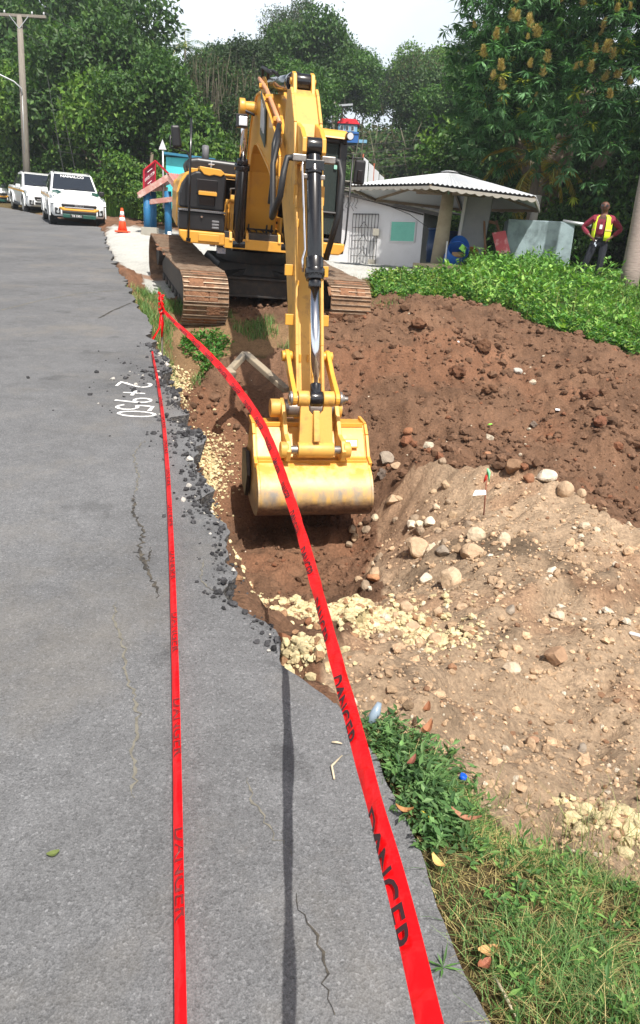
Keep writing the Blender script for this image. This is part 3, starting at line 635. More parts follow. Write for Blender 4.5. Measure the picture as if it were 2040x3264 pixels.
# ---- undercarriage x frame and slew ring
m_=EB(FT); m_.box((0,0,.62),(1.7,1.5,.34),None,.8); m_.box((0,-.95,.50),(1.9,.28,.26),None,.9); m_.box((0,.95,.50),(1.9,.28,.26),None,.9); m_.cyl((0,0,.78),(0,0,.98),.62,seg=32)
for sx_ in (-1,1): m_.bar((sx_*.3,-.5,.62),(sx_*1.0,-1.1,.45),.3,.2)
m_.build('undercarriage',M_dks,exc,.01)
m_=EB(FT); m_.box((-.05,-1.115,.50),(1.7,.05,.30)); m_.box((-.05,-1.13,.345),(1.75,.07,.03)); m_.box((0,-1.15,.64),(1.75,.1,.03)); m_.build('guard_plate',M_dks,exc,.005)
# ---- upper deck
HW=1.34
m_=EBL(); m_.box((0,.55,1.13),(1.1,4.1,.24)); m_.box((-.85,.7,1.16),(.9,3.6,.10)); m_.box((.85,.7,1.16),(.9,3.6,.10)); m_.build('upper_deck',M_dks,exc,.01)
m_=EBL(); 
pr=[(-HW,1.20),(-HW+.02,1.07),(-HW+.10,.96),(-HW+.22,.93),(-.50,.93),(-.50,1.20)]
m_.prism(pr,(0,-1.30,0),(1,0,0),(0,0,1),(0,1,0),.5); m_.build('fender',M_yel,exc,.02)
m_=EBL(); m_.prism([(-.86,1.00),(-.84,1.16),(-.62,1.16),(-.60,1.00)] if False else [(-.98,.99),(-.98,1.14),(-.60,1.14),(-.60,.99)],(0,-1.56,0),(1,0,0),(0,0,1),(0,1,0),.02); m_.build('fender_step',M_yel,exc,.008)
m_=EBL(); m_.prism([(HW,1.20),(HW,1.05),(HW-.08,.94),(.42,.93),(.42,1.20)],(0,-1.30,0),(1,0,0),(0,0,1),(0,1,0),.5); m_.build('fender',M_yel,exc,.02)
# lower black tool box with vent
m_=EBL(); m_.box((-.925,-1.20,1.40),(.83,.66,.38)); m_.build('tool_box',M_blk,exc,.02)
m_=EBL()
for k in range(3): m_.box((-.68,-1.545,1.29+k*.065),(.13,.02,.05))
m_.build('vent',M_gry,exc,.012)
m_=EBL(); m_.cyl((-.93,-1.54,1.50),(-.93,-1.56,1.50),.02); m_.build('lock',M_chr,exc)
m_=EBL(); m_.box((-.925,-1.36,1.615),(.84,.40,.03)); 
for k in range(22): m_.box((-1.28+k*.035,-1.50,1.636),(.014,.16,.012))
m_.build('tread_step',M_gry,exc)
# upper black box: arched outline on its outer side
prf=[(-1.33,1.66),(-1.33,1.95),(-1.28,2.15),(-1.18,2.33),(-1.05,2.42),(-.90,2.44),(-.50,2.40),(-.50,1.64)]
m_=EBL(); m_.prism(prf,(0,-1.02,0),(1,0,0),(0,0,1),(0,1,0),.62); m_.build('fuel_cover',M_blk,exc,.03)
m_=EBL(); m_.box((-.84,-1.335,1.83),(.30,.02,.20)); m_.box((-.84,-1.34,2.12),(.38,.015,.30)); m_.build('recess_panel',M_blks,exc,.01)
m_=EBL(); m_.box((-.83,-1.40,1.985),(.33,.12,.08)); 
for k in range(9): m_.box((-.97+k*.035,-1.40,2.032),(.015,.12,.018))
m_.build('handle_step',M_yel,exc,.006)
m_=EBL(); m_.prism([(-.98,2.47),(-.98,2.53),(-.60,2.50),(-.52,2.42),(-.60,2.36),(-.72,2.38),(-.80,2.35),(-.9,2.37)],(0,-1.0,0),(1,0,0),(0,0,1),(0,1,0),.70); m_.build('top_cover',M_yel,exc,.01)
m_=EBL(); m_.box((-1.06,-.6,2.44),(.16,.5,.10)); m_.build('corner_block',M_yel,exc,.01)
# side skin behind the box
prf2=[(-1.37,1.20),(-1.37,1.95),(-1.31,2.20),(-1.20,2.39),(-1.05,2.47),(-.55,2.47),(-.55,1.20)]
m_=EBL(); m_.prism(prf2,(0,1.05,0),(1,0,0),(0,0,1),(0,1,0),3.5); m_.build('side_panel',M_yel,exc,.03)
m_=EBL(); m_.prism([(1.37,1.20),(1.37,1.9),(1.28,2.2),(1.1,2.3),(.5,2.3),(.5,1.2)],(0,1.75,0),(1,0,0),(0,0,1),(0,1,0),2.1); m_.build('side_panel',M_yel,exc,.03)
m_=EBL(); m_.loft([[(x*1.35,2.5+yy,z) for x,z in ((-1,1.15),(-1,2.2),(-.8,2.42),(.8,2.42),(1,2.2),(1,1.15))] for yy in (0,.55,.75)],smooth=False); m_.build('counterweight',M_yel,exc,.05)
m_=EBL(); m_.box((0,1.6,1.8),(1.2,2.2,1.1)); m_.build('engine_bay',M_dks,exc)
# black engine hood behind, with catch, and exhaust
hp=[(-1.12,2.45),(-1.16,2.62),(-1.08,2.76),(-.9,2.80),(-.3,2.78),(.1,2.68),(.45,2.66),(.45,2.42)]
m_=EBL(); m_.loft([[(x,.75,z-.04) for x,z in hp],[(x,.80,z) for x,z in hp],[(x,2.2,z) for x,z in hp],[(x*.98,2.35,z-.06) for x,z in hp]],smooth=False); m_.build('engine_hood',M_blk,exc,.04,seg=3)
m_=EBL(); m_.box((-.62,.73,2.60),(.035,.04,.26)); m_.box((-.62,.72,2.66),(.13,.03,.03)); m_.build('hood_catch',M_chr,exc,.005)
m_=EBL(); m_.box((.02,.74,2.50),(.1,.02,.06)); m_.build('warning_sticker',mat('sticker_yellow',srgb(230,210,50),.5),exc)
m_=EBL(); m_.tube([(-.70,1.5,2.7),(-.70,1.5,3.0),(-.70,1.55,3.12)],.075,14); m_.build('exhaust_pipe',mat('exhaust_grey',(.12,.12,.13),.6),exc)
m_=EBL(); m_.box((0,-.15,2.42),(1.0,1.3,.05)); m_.box((-.42,.6,2.1),(.1,.6,.6)); m_.build('deck_cover',M_yel,exc,.01)
# mirror and pole on the left corner
m_=EBL(); m_.tube([(-1.14,-1.0,2.42),(-1.14,-1.0,2.68),(-1.20,-1.02,2.80),(-1.36,-1.05,2.84),(-1.5,-1.05,2.86),(-1.5,-1.05,3.1)],.018); m_.build('mirror_arm',M_blk,exc)
m_=EBL(); m_.box((-1.40,-1.07,3.08),(.17,.09,.44),Matrix.Rotation(RD(-6),3,'Y'),.92); m_.build('mirror',M_blk,exc,.03)
m_=EBL(); m_.cyl((-1.16,-1.60,1.0),(-1.16,-1.55,3.42),.020,seg=10); m_.box((-1.16,-1.585,1.0),(.08,.05,.08)); m_.build('marker_pole',M_blks,exc)
# hose manifold and yellow bracket beside the box
m_=EBL(); m_.bar((-.36,-1.3,1.0),(-.36,-1.15,2.0),.07,.16); m_.bar((-.46,-1.2,1.2),(-.44,-1.1,1.9),.04,.14); m_.tube([(-.44,-1.3,1.72),(-.48,-1.36,1.80),(-.44,-1.38,1.9),(-.36,-1.3,1.84)],.02); m_.build('side_bracket',M_yel,exc,.006)
m_=EBL(); m_.tube([(-.40,-1.2,2.0),(-.40,-1.25,2.14),(-.30,-1.25,2.17),(-.22,-1.2,2.05)],.02); m_.build('grab_handle',M_steel,exc)
# valve block and swivel hoses between the boom feet
m_=EBL()
for x in (-.28,-.20,.10,.18): m_.box((x,-1.05,1.45),(.035,.15,.55),Matrix.Rotation(RD(8),3,'X'),.6)
for z in (1.32,1.5): m_.cyl((-.36,-1.06,z),(.30,-1.06,z),.03,seg=8)
for k in range(6): x=-.30+k*.11; m_.tube([(x,-1.1,1.3),(x+.03,-1.25,1.22),(x,-1.2,1.1),(x,-1.0,1.1)],.018,6)
m_.build('hydraulic_valves',M_dks,exc,.004)
m_=EBL(); m_.box((-.0,-1.30,1.0),(1.0,.5,.22)); m_.box((-.05,-.55,1.45),(.8,.05,.8)); m_.box((-.35,-1.0,1.35),(.05,.8,.55)); m_.box((.30,-1.0,1.35),(.05,.8,.55)); m_.build('boom_cradle',M_yel,exc,.008)
# data plates hanging below the deck edge
m_=EBL(); m_.box((-.53,-1.30,.80),(.16,.03,.13)); m_.box((-.70,-1.30,.90),(.1,.03,.05)); m_.build('identity_plate',mat('plate_blue_white',(.55,.58,.62),.5,var=1,vscale=30,vcol=(.05,.15,.4)),exc,.004)
# ---- cab (photo right)
cx0,cx1=.42,1.27; cyf,cyb=-1.45,.30; zb,zt=1.20,2.90
def cabpt(x,y,z): return (x,y,z)
m_=EB()
post=[((cx1-.04,cyf+.02,zb),(cx1-.07,cyf+.14,zt-.12)),((cx0+.04,cyf+.02,zb),(cx0+.05,cyf+.14,zt-.12)),((cx1-.04,cyb,zb),(cx1-.07,cyb-.05,zt-.12)),((cx0+.04,cyb,zb),(cx0+.05,cyb,zt-.12)),((cx1-.03,-.55,zb),(cx1-.05,-.55,zt-.1))]
for a,b_ in post: m_.bar(a,b_,.13,.13,(1,0,0))
m_.box(((cx0+cx1)/2,cyf+.03,zb+.06),(cx1-cx0,.08,.14)); m_.box(((cx0+cx1)/2,cyf+.16,zt-.12),(cx1-cx0-.06,.10,.10)); m_.box((cx1-.04,(cyf+cyb)/2,zb+.10),(.08,cyb-cyf,.24)); m_.box((cx1-.06,(cyf+cyb)/2,zt-.12),(.08,cyb-cyf-.1,.1)); m_.box((cx0+.03,(cyf+cyb)/2,zb+.10),(.06,cyb-cyf,.24)); m_.box((cx0+.05,(cyf+cyb)/2,zt-.12),(.08,cyb-cyf-.1,.1)); m_.box(((cx0+cx1)/2,cyb,zb+.35),(cx1-cx0,.06,.7)); m_.box(((cx0+cx1)/2,-.6,zb-.0),(cx1-cx0,1.7,.08))
m_.bar((cx0+.03,cyf+.03,zb+.52),(cx1-.03,cyf+.03,zb+.52),.05,.05)
cab=m_.build('cab_frame',M_blk,exc,.025)
m_=EB(); m_.prism([(cyf-.02,zt-.10),(cyf+.1,zt+.03),(-.4,zt+.08),(cyb+.1,zt+.02),(cyb+.1,zt-.08)],((cx0+cx1)/2,0,0),(0,1,0),(0,0,1),(1,0,0),cx1-cx0-.02); m_.build('cab_roof',M_yel,exc,.04)
m_=EB(); m_.box(((cx0+cx1)/2,cyf+.085,(zb+zt)/2+.02),(cx1-cx0-.16,.012,zt-zb-.34),Matrix.Rotation(RD(-4),3,'X')); m_.box((cx1-.045,(cyf-.55)/2,(zb+zt)/2+.05),(.012,.75,zt-zb-.45)); m_.box((cx0+.05,-.55,(zb+zt)/2+.05),(.012,1.5,zt-zb-.45)); m_.build('window',M_glass,exc)
m_=EB(); m_.box((.92,-.25,1.62),(.5,.5,.14)); m_.box((.92,-.0,1.98),(.46,.14,.7)); m_.box((.92,0,2.4),(.26,.1,.2)); m_.build('seat',mat('seat_dark',(.03,.03,.032),.8),exc,.04)
m_=EB(); m_.bar((.72,-1.0,1.3),(.70,-.95,1.85),.04,.04); m_.bar((1.14,-1.0,1.3),(1.14,-.95,1.85),.04,.04); m_.box((1.14,-.7,1.6),(.16,.5,.3)); m_.box((.70,-.7,1.6),(.14,.5,.3)); m_.cyl((1.17,-1.2,1.72),(1.17,-1.22,1.72),.07); m_.build('console',mat('console_grey',(.06,.06,.065),.6),exc,.01)
m_=EB(); m_.box((1.10,cyf+.075,2.40),(.05,.006,.06)); m_.build('sticker',mat('sticker_green',(.3,.6,.5),.5),exc)
m_=EB(); m_.cyl((cx1-.02,cyf-.10,zt-.05),(cx1-.02,cyf+.02,zt-.05),.062,.06); wl=m_.build('work_lamp',M_blk,exc,.006)
m_=EB(); m_.cyl((cx1-.02,cyf-.103,zt-.05),(cx1-.02,cyf-.108,zt-.05),.05); m_.build('lens',M_lamp,wl)
m_=EB(); m_.tube([(cx1+.03,cyf+.05,2.55),(cx1+.10,cyf-.02,2.55),(cx1+.24,cyf-.02,2.57),(cx1+.24,cyf-.02,2.40)],.014); m_.tube([(cx1+.08,cyf,2.60),(cx1+.09,cyf-.02,1.35),(cx1+.06,cyf-.02,1.12),(cx1-.02,cyf,1.10)],.016); m_.build('mirror_bracket',M_blk,exc)
m_=EB(); m_.box((cx1+.20,cyf-.03,2.36),(.19,.08,.36),None,.95); m_.build('mirror',M_blk,exc,.035,seg=3)
m_=EB(); m_.box((cx1+.20,cyf-.075,2.31),(.08,.05,.16)); m_.build('mirror_clamp',M_blks,exc,.01)
m_=EB(); 
for x in (cx0+.62,cx0+.8): m_.cyl((x,cyf-.02,zb+.06),(x,cyf-.06,zb+.06),.03)
m_.build('cab_bolts',M_blks,exc)
# ---- boom, in its own vertical plane
BO=Vector((-1.33,13.4,0)); Bs=Vector((.220,-.9755,0)); Be=Vector((.9755,.220,0)); UP=Vector((0,0,1))
def S(s_,z,o=0): return BO+Bs*s_+UP*z+Be*o-EXR
TB=lambda p: Vector(p)
def smooth_prof(P,it=1):
    for _ in range(it):
        Q=[]
        for i in range(len(P)):
            a=P[i];b_=P[(i+1)%len(P)]; Q+= [(a[0]*.75+b_[0]*.25,a[1]*.75+b_[1]*.25),(a[0]*.25+b_[0]*.75,a[1]*.25+b_[1]*.75)]
        P=Q
    return P
boomP=[(-.25,2.05),(-.12,1.85),(.12,1.84),(.30,2.0),(.52,2.45),(.80,2.95),(1.05,3.18),(1.35,3.27),(1.7,3.22),(2.3,3.02),(3.0,2.76),(3.55,2.50),(3.78,2.46),(3.92,2.58),(3.90,2.80),(3.6,3.05),(3.0,3.36),(2.3,3.70),(1.9,3.84),(1.5,3.88),(1.15,3.80),(.8,3.58),(.35,3.05),(-.05,2.5)]
bw=.46
m_=EB(TB); m_.prism(boomP,S(0,0),Bs,UP,Be,bw)
# proud side plates' rim: top and bottom flanges
for k in range(len(boomP)):
    a=boomP[k]; b_=boomP[(k+1)%len(boomP)]
    for o in (-1,1): m_.bar(S(a[0],a[1],o*(bw/2+.006)),S(b_[0],b_[1],o*(bw/2+.006)),.03,.03,Be)
m_.build('boom',M_yel,exc,.006)
# boom top bracket for the stick cylinder, side tubes
m_=EB(TB)
for o in (-.13,.13): m_.prism([(1.1,3.75),(1.25,4.08),(1.42,4.14),(1.58,4.06),(1.85,3.8)],S(0,0,o),Bs,UP,Be,.045)
for o in (-.13,.13): m_.prism([(2.75,3.42),(3.0,3.52),(3.15,3.42),(3.5,3.1)],S(0,0,o),Bs,UP,Be,.04)
m_.build('boom_bracket',M_yel,exc,.006)
M_pipe=mat('pipe_primer',srgb(196,140,100),.5)
m_=EB(TB); m_.tube([S(1.35,4.12,-.19),S(1.7,4.00,-.19),S(2.2,3.82,-.19),S(3.0,3.45,-.19),S(3.5,3.22,-.19)],.028,8); m_.tube([S(1.5,3.97,.19),S(2.2,3.80,.19),S(3.3,3.3,.19)],.022,8); m_.build('boom_pipe',M_pipe,exc)
for s_,z in ((1.8,3.94),(2.5,3.68),(3.3,3.29)): m_=EB(TB); m_.box(S(s_,z,-.19),(.10,.12,.05)); m_.build('pipe_clamp',M_yel,exc,.004)
m_=EB(TB); m_.prism([(2.1,3.30),(2.1,3.82),(2.62,3.52),(2.62,3.06)] if True else [],S(0,0,-bw/2-.022),Bs,UP,Be,.012); m_.build('dark_decal',mat('decal_dark',(.05,.07,.07),.35),exc)
m_=EB(TB)
for k in range(3): m_.prism([(2.20+k*.13,3.36-k*.05),(2.20+k*.13,3.70-k*.07),(2.25+k*.13,3.67-k*.07),(2.25+k*.13,3.34-k*.05)],S(0,0,-bw/2-.031),Bs,UP,Be,.006)
m_.build('decal_stripe',M_white,exc)
# lamp on the boom side
m_=EB(TB); m_.box(S(1.55,3.52,-.45),(.16,.12,.17)); m_.tube([S(1.5,3.62,-.26),S(1.5,3.68,-.45)],.02); lamp=m_.build('boom_lamp',M_blk,exc,.02)
m_=EB(TB); m_.box(S(1.62,3.51,-.44),(.12,.02,.12),Matrix.Rotation(RD(12),3,'Z')); m_.build('lens',M_lamp,lamp,.008)
m_=EB(TB); m_.cyl(S(1.42,3.72,-.44),S(1.42,3.72,.44),.085); m_.cyl(S(1.42,3.72,-.48),S(1.42,3.72,-.40),.12); m_.cyl(S(1.42,3.72,.48),S(1.42,3.72,.40),.12); m_.build('boom_pin',M_yel,exc,.006)
# boom lift cylinders
for o in (-.39,.39):
    a=S(.72,1.88,o); b_=S(1.42,3.72,o); dv=(b_-a)
    m_=EB(TB); m_.cyl(a,a+dv*.60,.098,seg=24); m_.cyl(a+dv*.57,a+dv*.61,.118,seg=24); m_.cyl(a+dv*.61,a+dv*.645,.085,seg=20); m_.cyl(a-Be*.1,a+Be*.1,.11); bc=m_.build('boom_cylinder',M_blks,exc,.006)
    m_=EB(TB); m_.cyl(a+dv*.64,b_,.050,seg=20); m_.build('rod',M_chr,bc)
    m_=EB(TB); m_.tube([a+dv*.1-Bs*-.11,a+dv*.3+Bs*.12,a+dv*.55+Bs*.12],.016); m_.build('pipe',M_hose,bc)
# cradle lugs under cylinders
m_=EB(TB)
for o in (-.52,-.26,.26,.52): m_=EB(TB); m_.prism([(.40,1.90),(.50,2.02),(.66,2.10),(.80,2.05),(.84,1.92)],S(0,0,o),Bs,UP,Be,.045); m_.build('cylinder_lug',M_yel,exc,.006)
m_=EB(TB); m_.cyl(S(0,2.1,-.36),S(0,2.1,.36),.09); m_.build('boom_foot_pin',M_yel,exc,.006)
# stick (arm)
stP=[(3.99,3.50),(4.08,3.42),(4.34,3.10),(4.46,2.72),(4.60,2.2),(5.02,.75),(5.20,.22),(5.22,.02),(5.14,-.06),(5.02,-.02),(4.86,.25),(4.10,1.8),(3.62,2.42),(3.58,2.75),(3.66,3.1),(3.82,3.52)]
sw=.33
m_=EB(TB); m_.prism(stP,S(0,0),Bs,UP,Be,sw)
for k in range(0,6):
    a=stP[k]; b_=stP[k+1]
    for o in (-1,1): m_.bar(S(a[0]+.012,a[1],o*(sw/2-.02)),S(b_[0]+.012,b_[1],o*(sw/2-.02)),.05,.035,Be)
stick=m_.build('stick',M_yeld,exc,.008)
m_=EB(TB)
for o in (-.105,.105):
    m_=EB(TB); m_.prism([(3.78,3.40),(3.82,3.64),(3.90,3.70),(3.98,3.66),(4.06,3.36)],S(0,0,o),Bs,UP,Be,.045); m_.build('stick_top_ear',M_yel,stick,.008)
    m_=EB(TB); m_.prism([(4.30,3.12),(4.60,3.02),(4.78,2.90),(4.80,2.76),(4.70,2.68),(4.47,2.66)],S(0,0,o),Bs,UP,Be,.05); m_.build('cylinder_ear',M_yel,stick,.008)
m_=EB(TB); m_.cyl(S(3.90,3.60,-.15),S(3.90,3.60,.15),.035); m_.build('ear_pin',M_yel,stick,.004)
m_=EB(TB)
RZ=Matrix.Rotation(RD(12.7),3,'Z')
for z,s_,o,d_ in [(1.55,4.70,-.21,(.10,.05,.12)),(1.55,4.70,.19,(.10,.05,.12)),(1.02,4.86,-.21,(.10,.05,.12)),(1.02,4.86,.19,(.10,.05,.12)),(2.35,4.58,-.15,(.05,.04,.2)),(2.35,4.58,.15,(.05,.04,.2)),(2.05,4.67,-.12,(.025,.02,.09)),(1.4,4.86,-.13,(.025,.02,.09)),(.62,5.08,-.11,(.025,.02,.09)),(.62,5.08,-.02,(.025,.02,.09))]:
    m_=EB(TB); m_.box(S(s_,z,o),d_,RZ); m_.build('pipe_block',M_yel,stick,.006)
m_=EB(TB); m_.cyl(S(3.76,2.72,-.30),S(3.76,2.72,.30),.11); m_.build('boom_nose_pin',M_yel,exc,.008)
# stick cylinder from boom bracket to the top of the stick
a=S(1.45,4.04); b_=S(3.90,3.60); dv=b_-a
m_=EB(TB); m_.cyl(a,a+dv*.78,.098,seg=24); m_.cyl(a+dv*.74,a+dv*.80,.118,seg=24); m_.cyl(a+dv*.80,a+dv*.84,.075); sc_=m_.build('stick_cylinder',M_blks,exc,.006)
m_=EB(TB); m_.cyl(a+dv*.84,b_,.05); m_.build('rod',M_chr,sc_)
m_=EB(TB); m_.cyl(b_-Be*.085,b_+Be*.085,.085); m_.build('rod_eye',M_blks,sc_,.006)
m_=EB(TB)
for k,o in enumerate((-.12,-.04)): m_.tube([S(1.2,3.8,o),S(1.15,4.1,o),S(1.3,4.28-k*.04,o-.02),S(1.7,4.16,o),S(2.1,4.04,o)],.024,8)
m_.build('hose',M_hose,exc)
# bucket cylinder on the front of the stick
a=S(4.74,2.82); b_=S(5.52,.24); dv=b_-a; D_=dv.normalized(); side=Be; out=side.cross(D_).normalized()
if out.dot(Bs)<0: out=-out
m_=EB(TB); m_.cyl(a+D_*.10,a+D_*1.36,.080,seg=32); m_.cyl(a+D_*1.18,a+D_*1.42,.096,seg=32); m_.cyl(a+D_*1.30,a+D_*1.37,.110,seg=32); m_.cyl(a+D_*1.42,a+D_*1.50,.07,seg=24)
m_.cyl(a-side*.08,a+side*.08,.095,seg=20); m_.cyl(a+D_*.26,a+D_*.30,.095,seg=28); m_.box(a+D_*.20,(.2,.16,.10),Matrix.Rotation(RD(12.7),3,'Z'))
for k in range(14):
    an=2*PI*k/14; m_.cyl(a+D_*1.365+(side*math.cos(an)+out*math.sin(an))*.098,a+D_*1.385+(side*math.cos(an)+out*math.sin(an))*.098,.011,seg=6)
bc=m_.build('bucket_cylinder',M_blks,exc,.005)
m_=EB(TB); m_.cyl(a+D_*1.48,b_-D_*.05,.052,seg=28); m_.build('rod',M_chr,bc)
m_=EB(TB); m_.cyl(b_-side*.065,b_+side*.065,.085,seg=24); m_.cyl(b_-D_*.16,b_,.06); m_.build('rod_eye',M_blks,bc,.006)
m_=EB(TB); m_.tube([a+D_*.12-side*.11,a+D_*.2-side*.125+out*.01,a+D_*.5-side*.115,a+D_*1.1-side*.10,a+D_*1.2-side*.13,a+D_*1.34-side*.13],.013,8); m_.build('pipe',M_chr,bc)
m_=EB(TB); m_.box(a+D_*.13-side*.16,(.15,.07,.07),Matrix.Rotation(RD(12.7),3,'Z')); m_.build('port_block',M_steel,bc,.008); m_=EB(TB); m_.box(a+D_*.13+side*.16,(.15,.07,.07),Matrix.Rotation(RD(12.7),3,'Z')); m_.build('port_block',M_steel,bc,.008); m_=EB(TB); m_.box(a+D_*.32,(.24,.05,.05),Matrix.Rotation(RD(12.7),3,'Z')); m_.build('pipe_strap',M_steel,bc,.008)
m_=EB(TB)
m_.tube([a+D_*.13-side*.22,a+D_*.14-side*.29,a+D_*.3-side*.33,a+D_*.55-side*.37,S(4.55,2.10,-.40),S(4.3,2.25,-.36),S(4.0,2.7,-.33),S(3.85,2.95,-.26),S(3.5,3.15,-.2)],.034,10)
m_.tube([a+D_*.13+side*.22,a+D_*.14+side*.28,a+D_*.3+side*.31,a+D_*.7+side*.27,S(4.7,1.7,.21),S(4.5,1.72,.22)],.034,10)
m_.tube([S(3.5,3.2,-.20),S(3.75,2.95,-.29),S(3.8,2.55,-.30),S(3.7,2.3,-.31)],.03,10)
m_.build('hose',M_hose,exc)
# linkage
TIP=(5.13,.06); HP=(5.64,-.30); RP=(5.52,.24); SPN=(4.93,.62)
def plate(m_,p,q,r1,r2,o,th,mid=.7):
    p=Vector((p[0],p[1]));q=Vector((q[0],q[1]));d=(q-p).normalized();n=Vector((-d.y,d.x)); P=[]
    for k in range(9): a_=PI/2+PI*k/8; v=d*math.cos(a_)+n*math.sin(a_); P.append(p+v*r1)
    P.append(p.lerp(q,.5)-n*min(r1,r2)*mid)
    for k in range(9): a_=-PI/2+PI*k/8; v=d*math.cos(a_)+n*math.sin(a_); P.append(q+v*r2)
    P.append(p.lerp(q,.5)+n*min(r1,r2)*mid)
    m_.prism([(v.x,v.y) for v in P],S(0,0,o),Bs,UP,Be,th)
m_=EB(TB)
for o in (-.235,.235): plate(m_,SPN,RP,.075,.075,o,.05); m_.cyl(S(*SPN,o-.06),S(*SPN,o+.06),.06)
m_.cyl(S(*SPN,-.26),S(*SPN,.26),.045); m_.build('idler_link',M_yel,exc,.008)
m_=EB(TB)
m_.cyl(S(*RP,-.20),S(*RP,-.075),.085); m_.cyl(S(*RP,.075),S(*RP,.20),.085)
m_.prism([(-.155,-.04),(-.085,-.04),(-.06,-.20),(.06,-.20),(.085,-.04),(.155,-.04),(.17,-.52),(-.17,-.52)] if False else [(-.17,-.02),(-.09,-.02),(-.075,-.13),(-.04,-.17),(.04,-.17),(.075,-.13),(.09,-.02),(.17,-.02),(.19,-.50),(-.19,-.50)],S(RP[0],RP[1]),Be,(S(*HP)-S(*RP)).normalized()*-1,((S(*HP)-S(*RP)).normalized().cross(Be)),.07)
m_.cyl(S(*HP,-.20),S(*HP,.20),.085); m_.bar(S(RP[0]+.07,RP[1]-.12),S(HP[0]+.06,HP[1]+.1),.045,.07,Be)
m_.build('power_link',M_yeld,exc,.008)
m_=EB(TB)
m_.cyl(S(*RP,-.30),S(*RP,.32),.048); m_.cyl(S(*RP,.28),S(*RP,.36),.03); m_.cyl(S(*RP,-.29),S(*RP,-.26),.08); m_.cyl(S(*RP,.26),S(*RP,.29),.08)
m_.cyl(S(*HP,-.36),S(*HP,.38),.045); m_.cyl(S(*TIP,-.42),S(*TIP,.40),.05); m_.build('link_pin',M_steel,exc,.005)
# bucket
BW=1.23
outer=[(5.00,.03),(5.26,.0),(5.36,-.12),(5.50,-.40),(5.62,-.46),(5.76,-.58),(5.85,-.74),(5.88,-.90),(5.82,-1.05),(5.68,-1.15),(5.45,-1.19),(5.1,-1.17),(4.75,-1.08),(4.5,-1.0)]
bz=lambda z:-.08+(z-.03)*.82
S_=S
def chai(P,n):
    for _ in range(n):
        Q=[P[0]]
        for a,b_ in zip(P,P[1:]): Q+=[(a[0]*.75+b_[0]*.25,a[1]*.75+b_[1]*.25),(a[0]*.25+b_[0]*.75,a[1]*.25+b_[1]*.75)]
        P=Q+[P[-1]]
    return P
outer=[(x,bz(z)) for x,z in outer]
inner=[(p[0]*.0+q[0],q[1]) for p,q in zip(outer,[(5.02,-.02),(5.22,-.05),(5.31,-.15),(5.44,-.42),(5.57,-.50),(5.69,-.60),(5.79,-.75),(5.82,-.89),(5.77,-1.01),(5.65,-1.10),(5.44,-1.14),(5.1,-1.12),(4.76,-1.04),(4.5,-.97)])]
inner=[(x,bz(z)) for x,z in inner]
outer=outer[:4]+chai(outer[4:],2); inner=inner[:4]+chai(inner[4:],2)
m_=EB(TB); m_.loft([[S(p[0],p[1],o) for p in outer+inner[::-1]] for o in (-BW/2,-.2,.2,BW/2)],smooth=False)
bucket=m_.build('bucket',M_bkt,exc,.004)
for f in bucket.data.polygons: f.use_smooth=abs(f.normal.x*Be.x+f.normal.y*Be.y)<.5
_es=bucket.modifiers.new('split','EDGE_SPLIT'); _es.split_angle=RD(22)
m_=EB(TB)
sideP=outer+[(4.75,-.5)]
for o in (-BW/2-.014,BW/2+.014): m_=EB(TB); m_.prism(sideP,S(0,0,o),Bs,UP,Be,.028); m_.build('side_plate',M_bkt,bucket,.004)
m_=EB(TB)
for o in (-BW/2-.03,BW/2+.03): 
    for a,b_ in zip(outer[:4],outer[1:5]): m_.bar(S(a[0],a[1],o),S(b_[0],b_[1],o),.07,.035,Be)
m_.bar(S(5.515,bz(-.395),-BW/2),S(5.515,bz(-.395),BW/2),.05,.035,UP); m_.bar(S(5.57,bz(-.43),-BW/2),S(5.57,bz(-.43),BW/2),.02,.05,UP); m_.bar(S(5.27,bz(.01),-BW/2),S(5.27,bz(.01),BW/2),.04,.05,UP)
m_.build('rim',M_yel,bucket,.006)
m_=EB(TB); m_.prism([(5.1,-.45),(5.25,-.7),(5.05,-1.0),(4.7,-.9),(4.7,-.5)],S(0,0,-BW/2-.06),Bs,UP,Be,.045); m_.build('side_cutter',M_dks,bucket,.008); m_=EB(TB); m_.prism([(5.0,-.15),(5.15,-.45),(4.95,-.85),(4.6,-.75),(4.6,-.3)],S(0,0,BW/2+.06),Bs,UP,Be,.05); m_.build('side_cutter',M_dks,bucket,.008)
m_=EB(TB)
for k in range(5): o=-BW/2+.1+k*(BW-.2)/4; m_=EB(TB); m_.prism([(4.55,bz(-.93)),(4.55,bz(-1.05)),(4.2,bz(-.93))],S(0,0,o),Bs,UP,Be,.10); m_.build('bucket_tooth',M_steel,bucket,.01)
m_=EB(TB)
for o in (-.305,.305):
    m_=EB(TB); m_.prism([(TIP[0]-.10,TIP[1]+.04),(TIP[0],TIP[1]+.12),(TIP[0]+.12,TIP[1]+.06),(HP[0]-.15,HP[1]+.14),(HP[0]+.02,HP[1]+.10),(HP[0]+.10,HP[1]),(HP[0]+.04,HP[1]-.12),(5.50,bz(-.42)),(5.2,-.14),(5.0,-.12)],S(0,0,o),Bs,UP,Be,.05)
    k_=.44 if o<0 else .38; q_=.31 if o>0 else .31
    m_.cyl(S(*TIP,math.copysign(k_,o)),S(*TIP,o),.105); m_.cyl(S(*HP,math.copysign(.39,o)),S(*HP,o),.09)
    m_.build('bucket_ear',M_yeld,bucket,.008)
m_=EB(TB); m_.cyl(S(*TIP,-.28),S(*TIP,.28),.10); m_.build('tip_boss',M_steel,exc,.005)
q=S(5.455,-.27,.45); n_=Vector((Bs.x*.9,Bs.y*.9,.42)).normalized(); Mq=basis(q,Be,n_.cross(Be)).to_3x3()
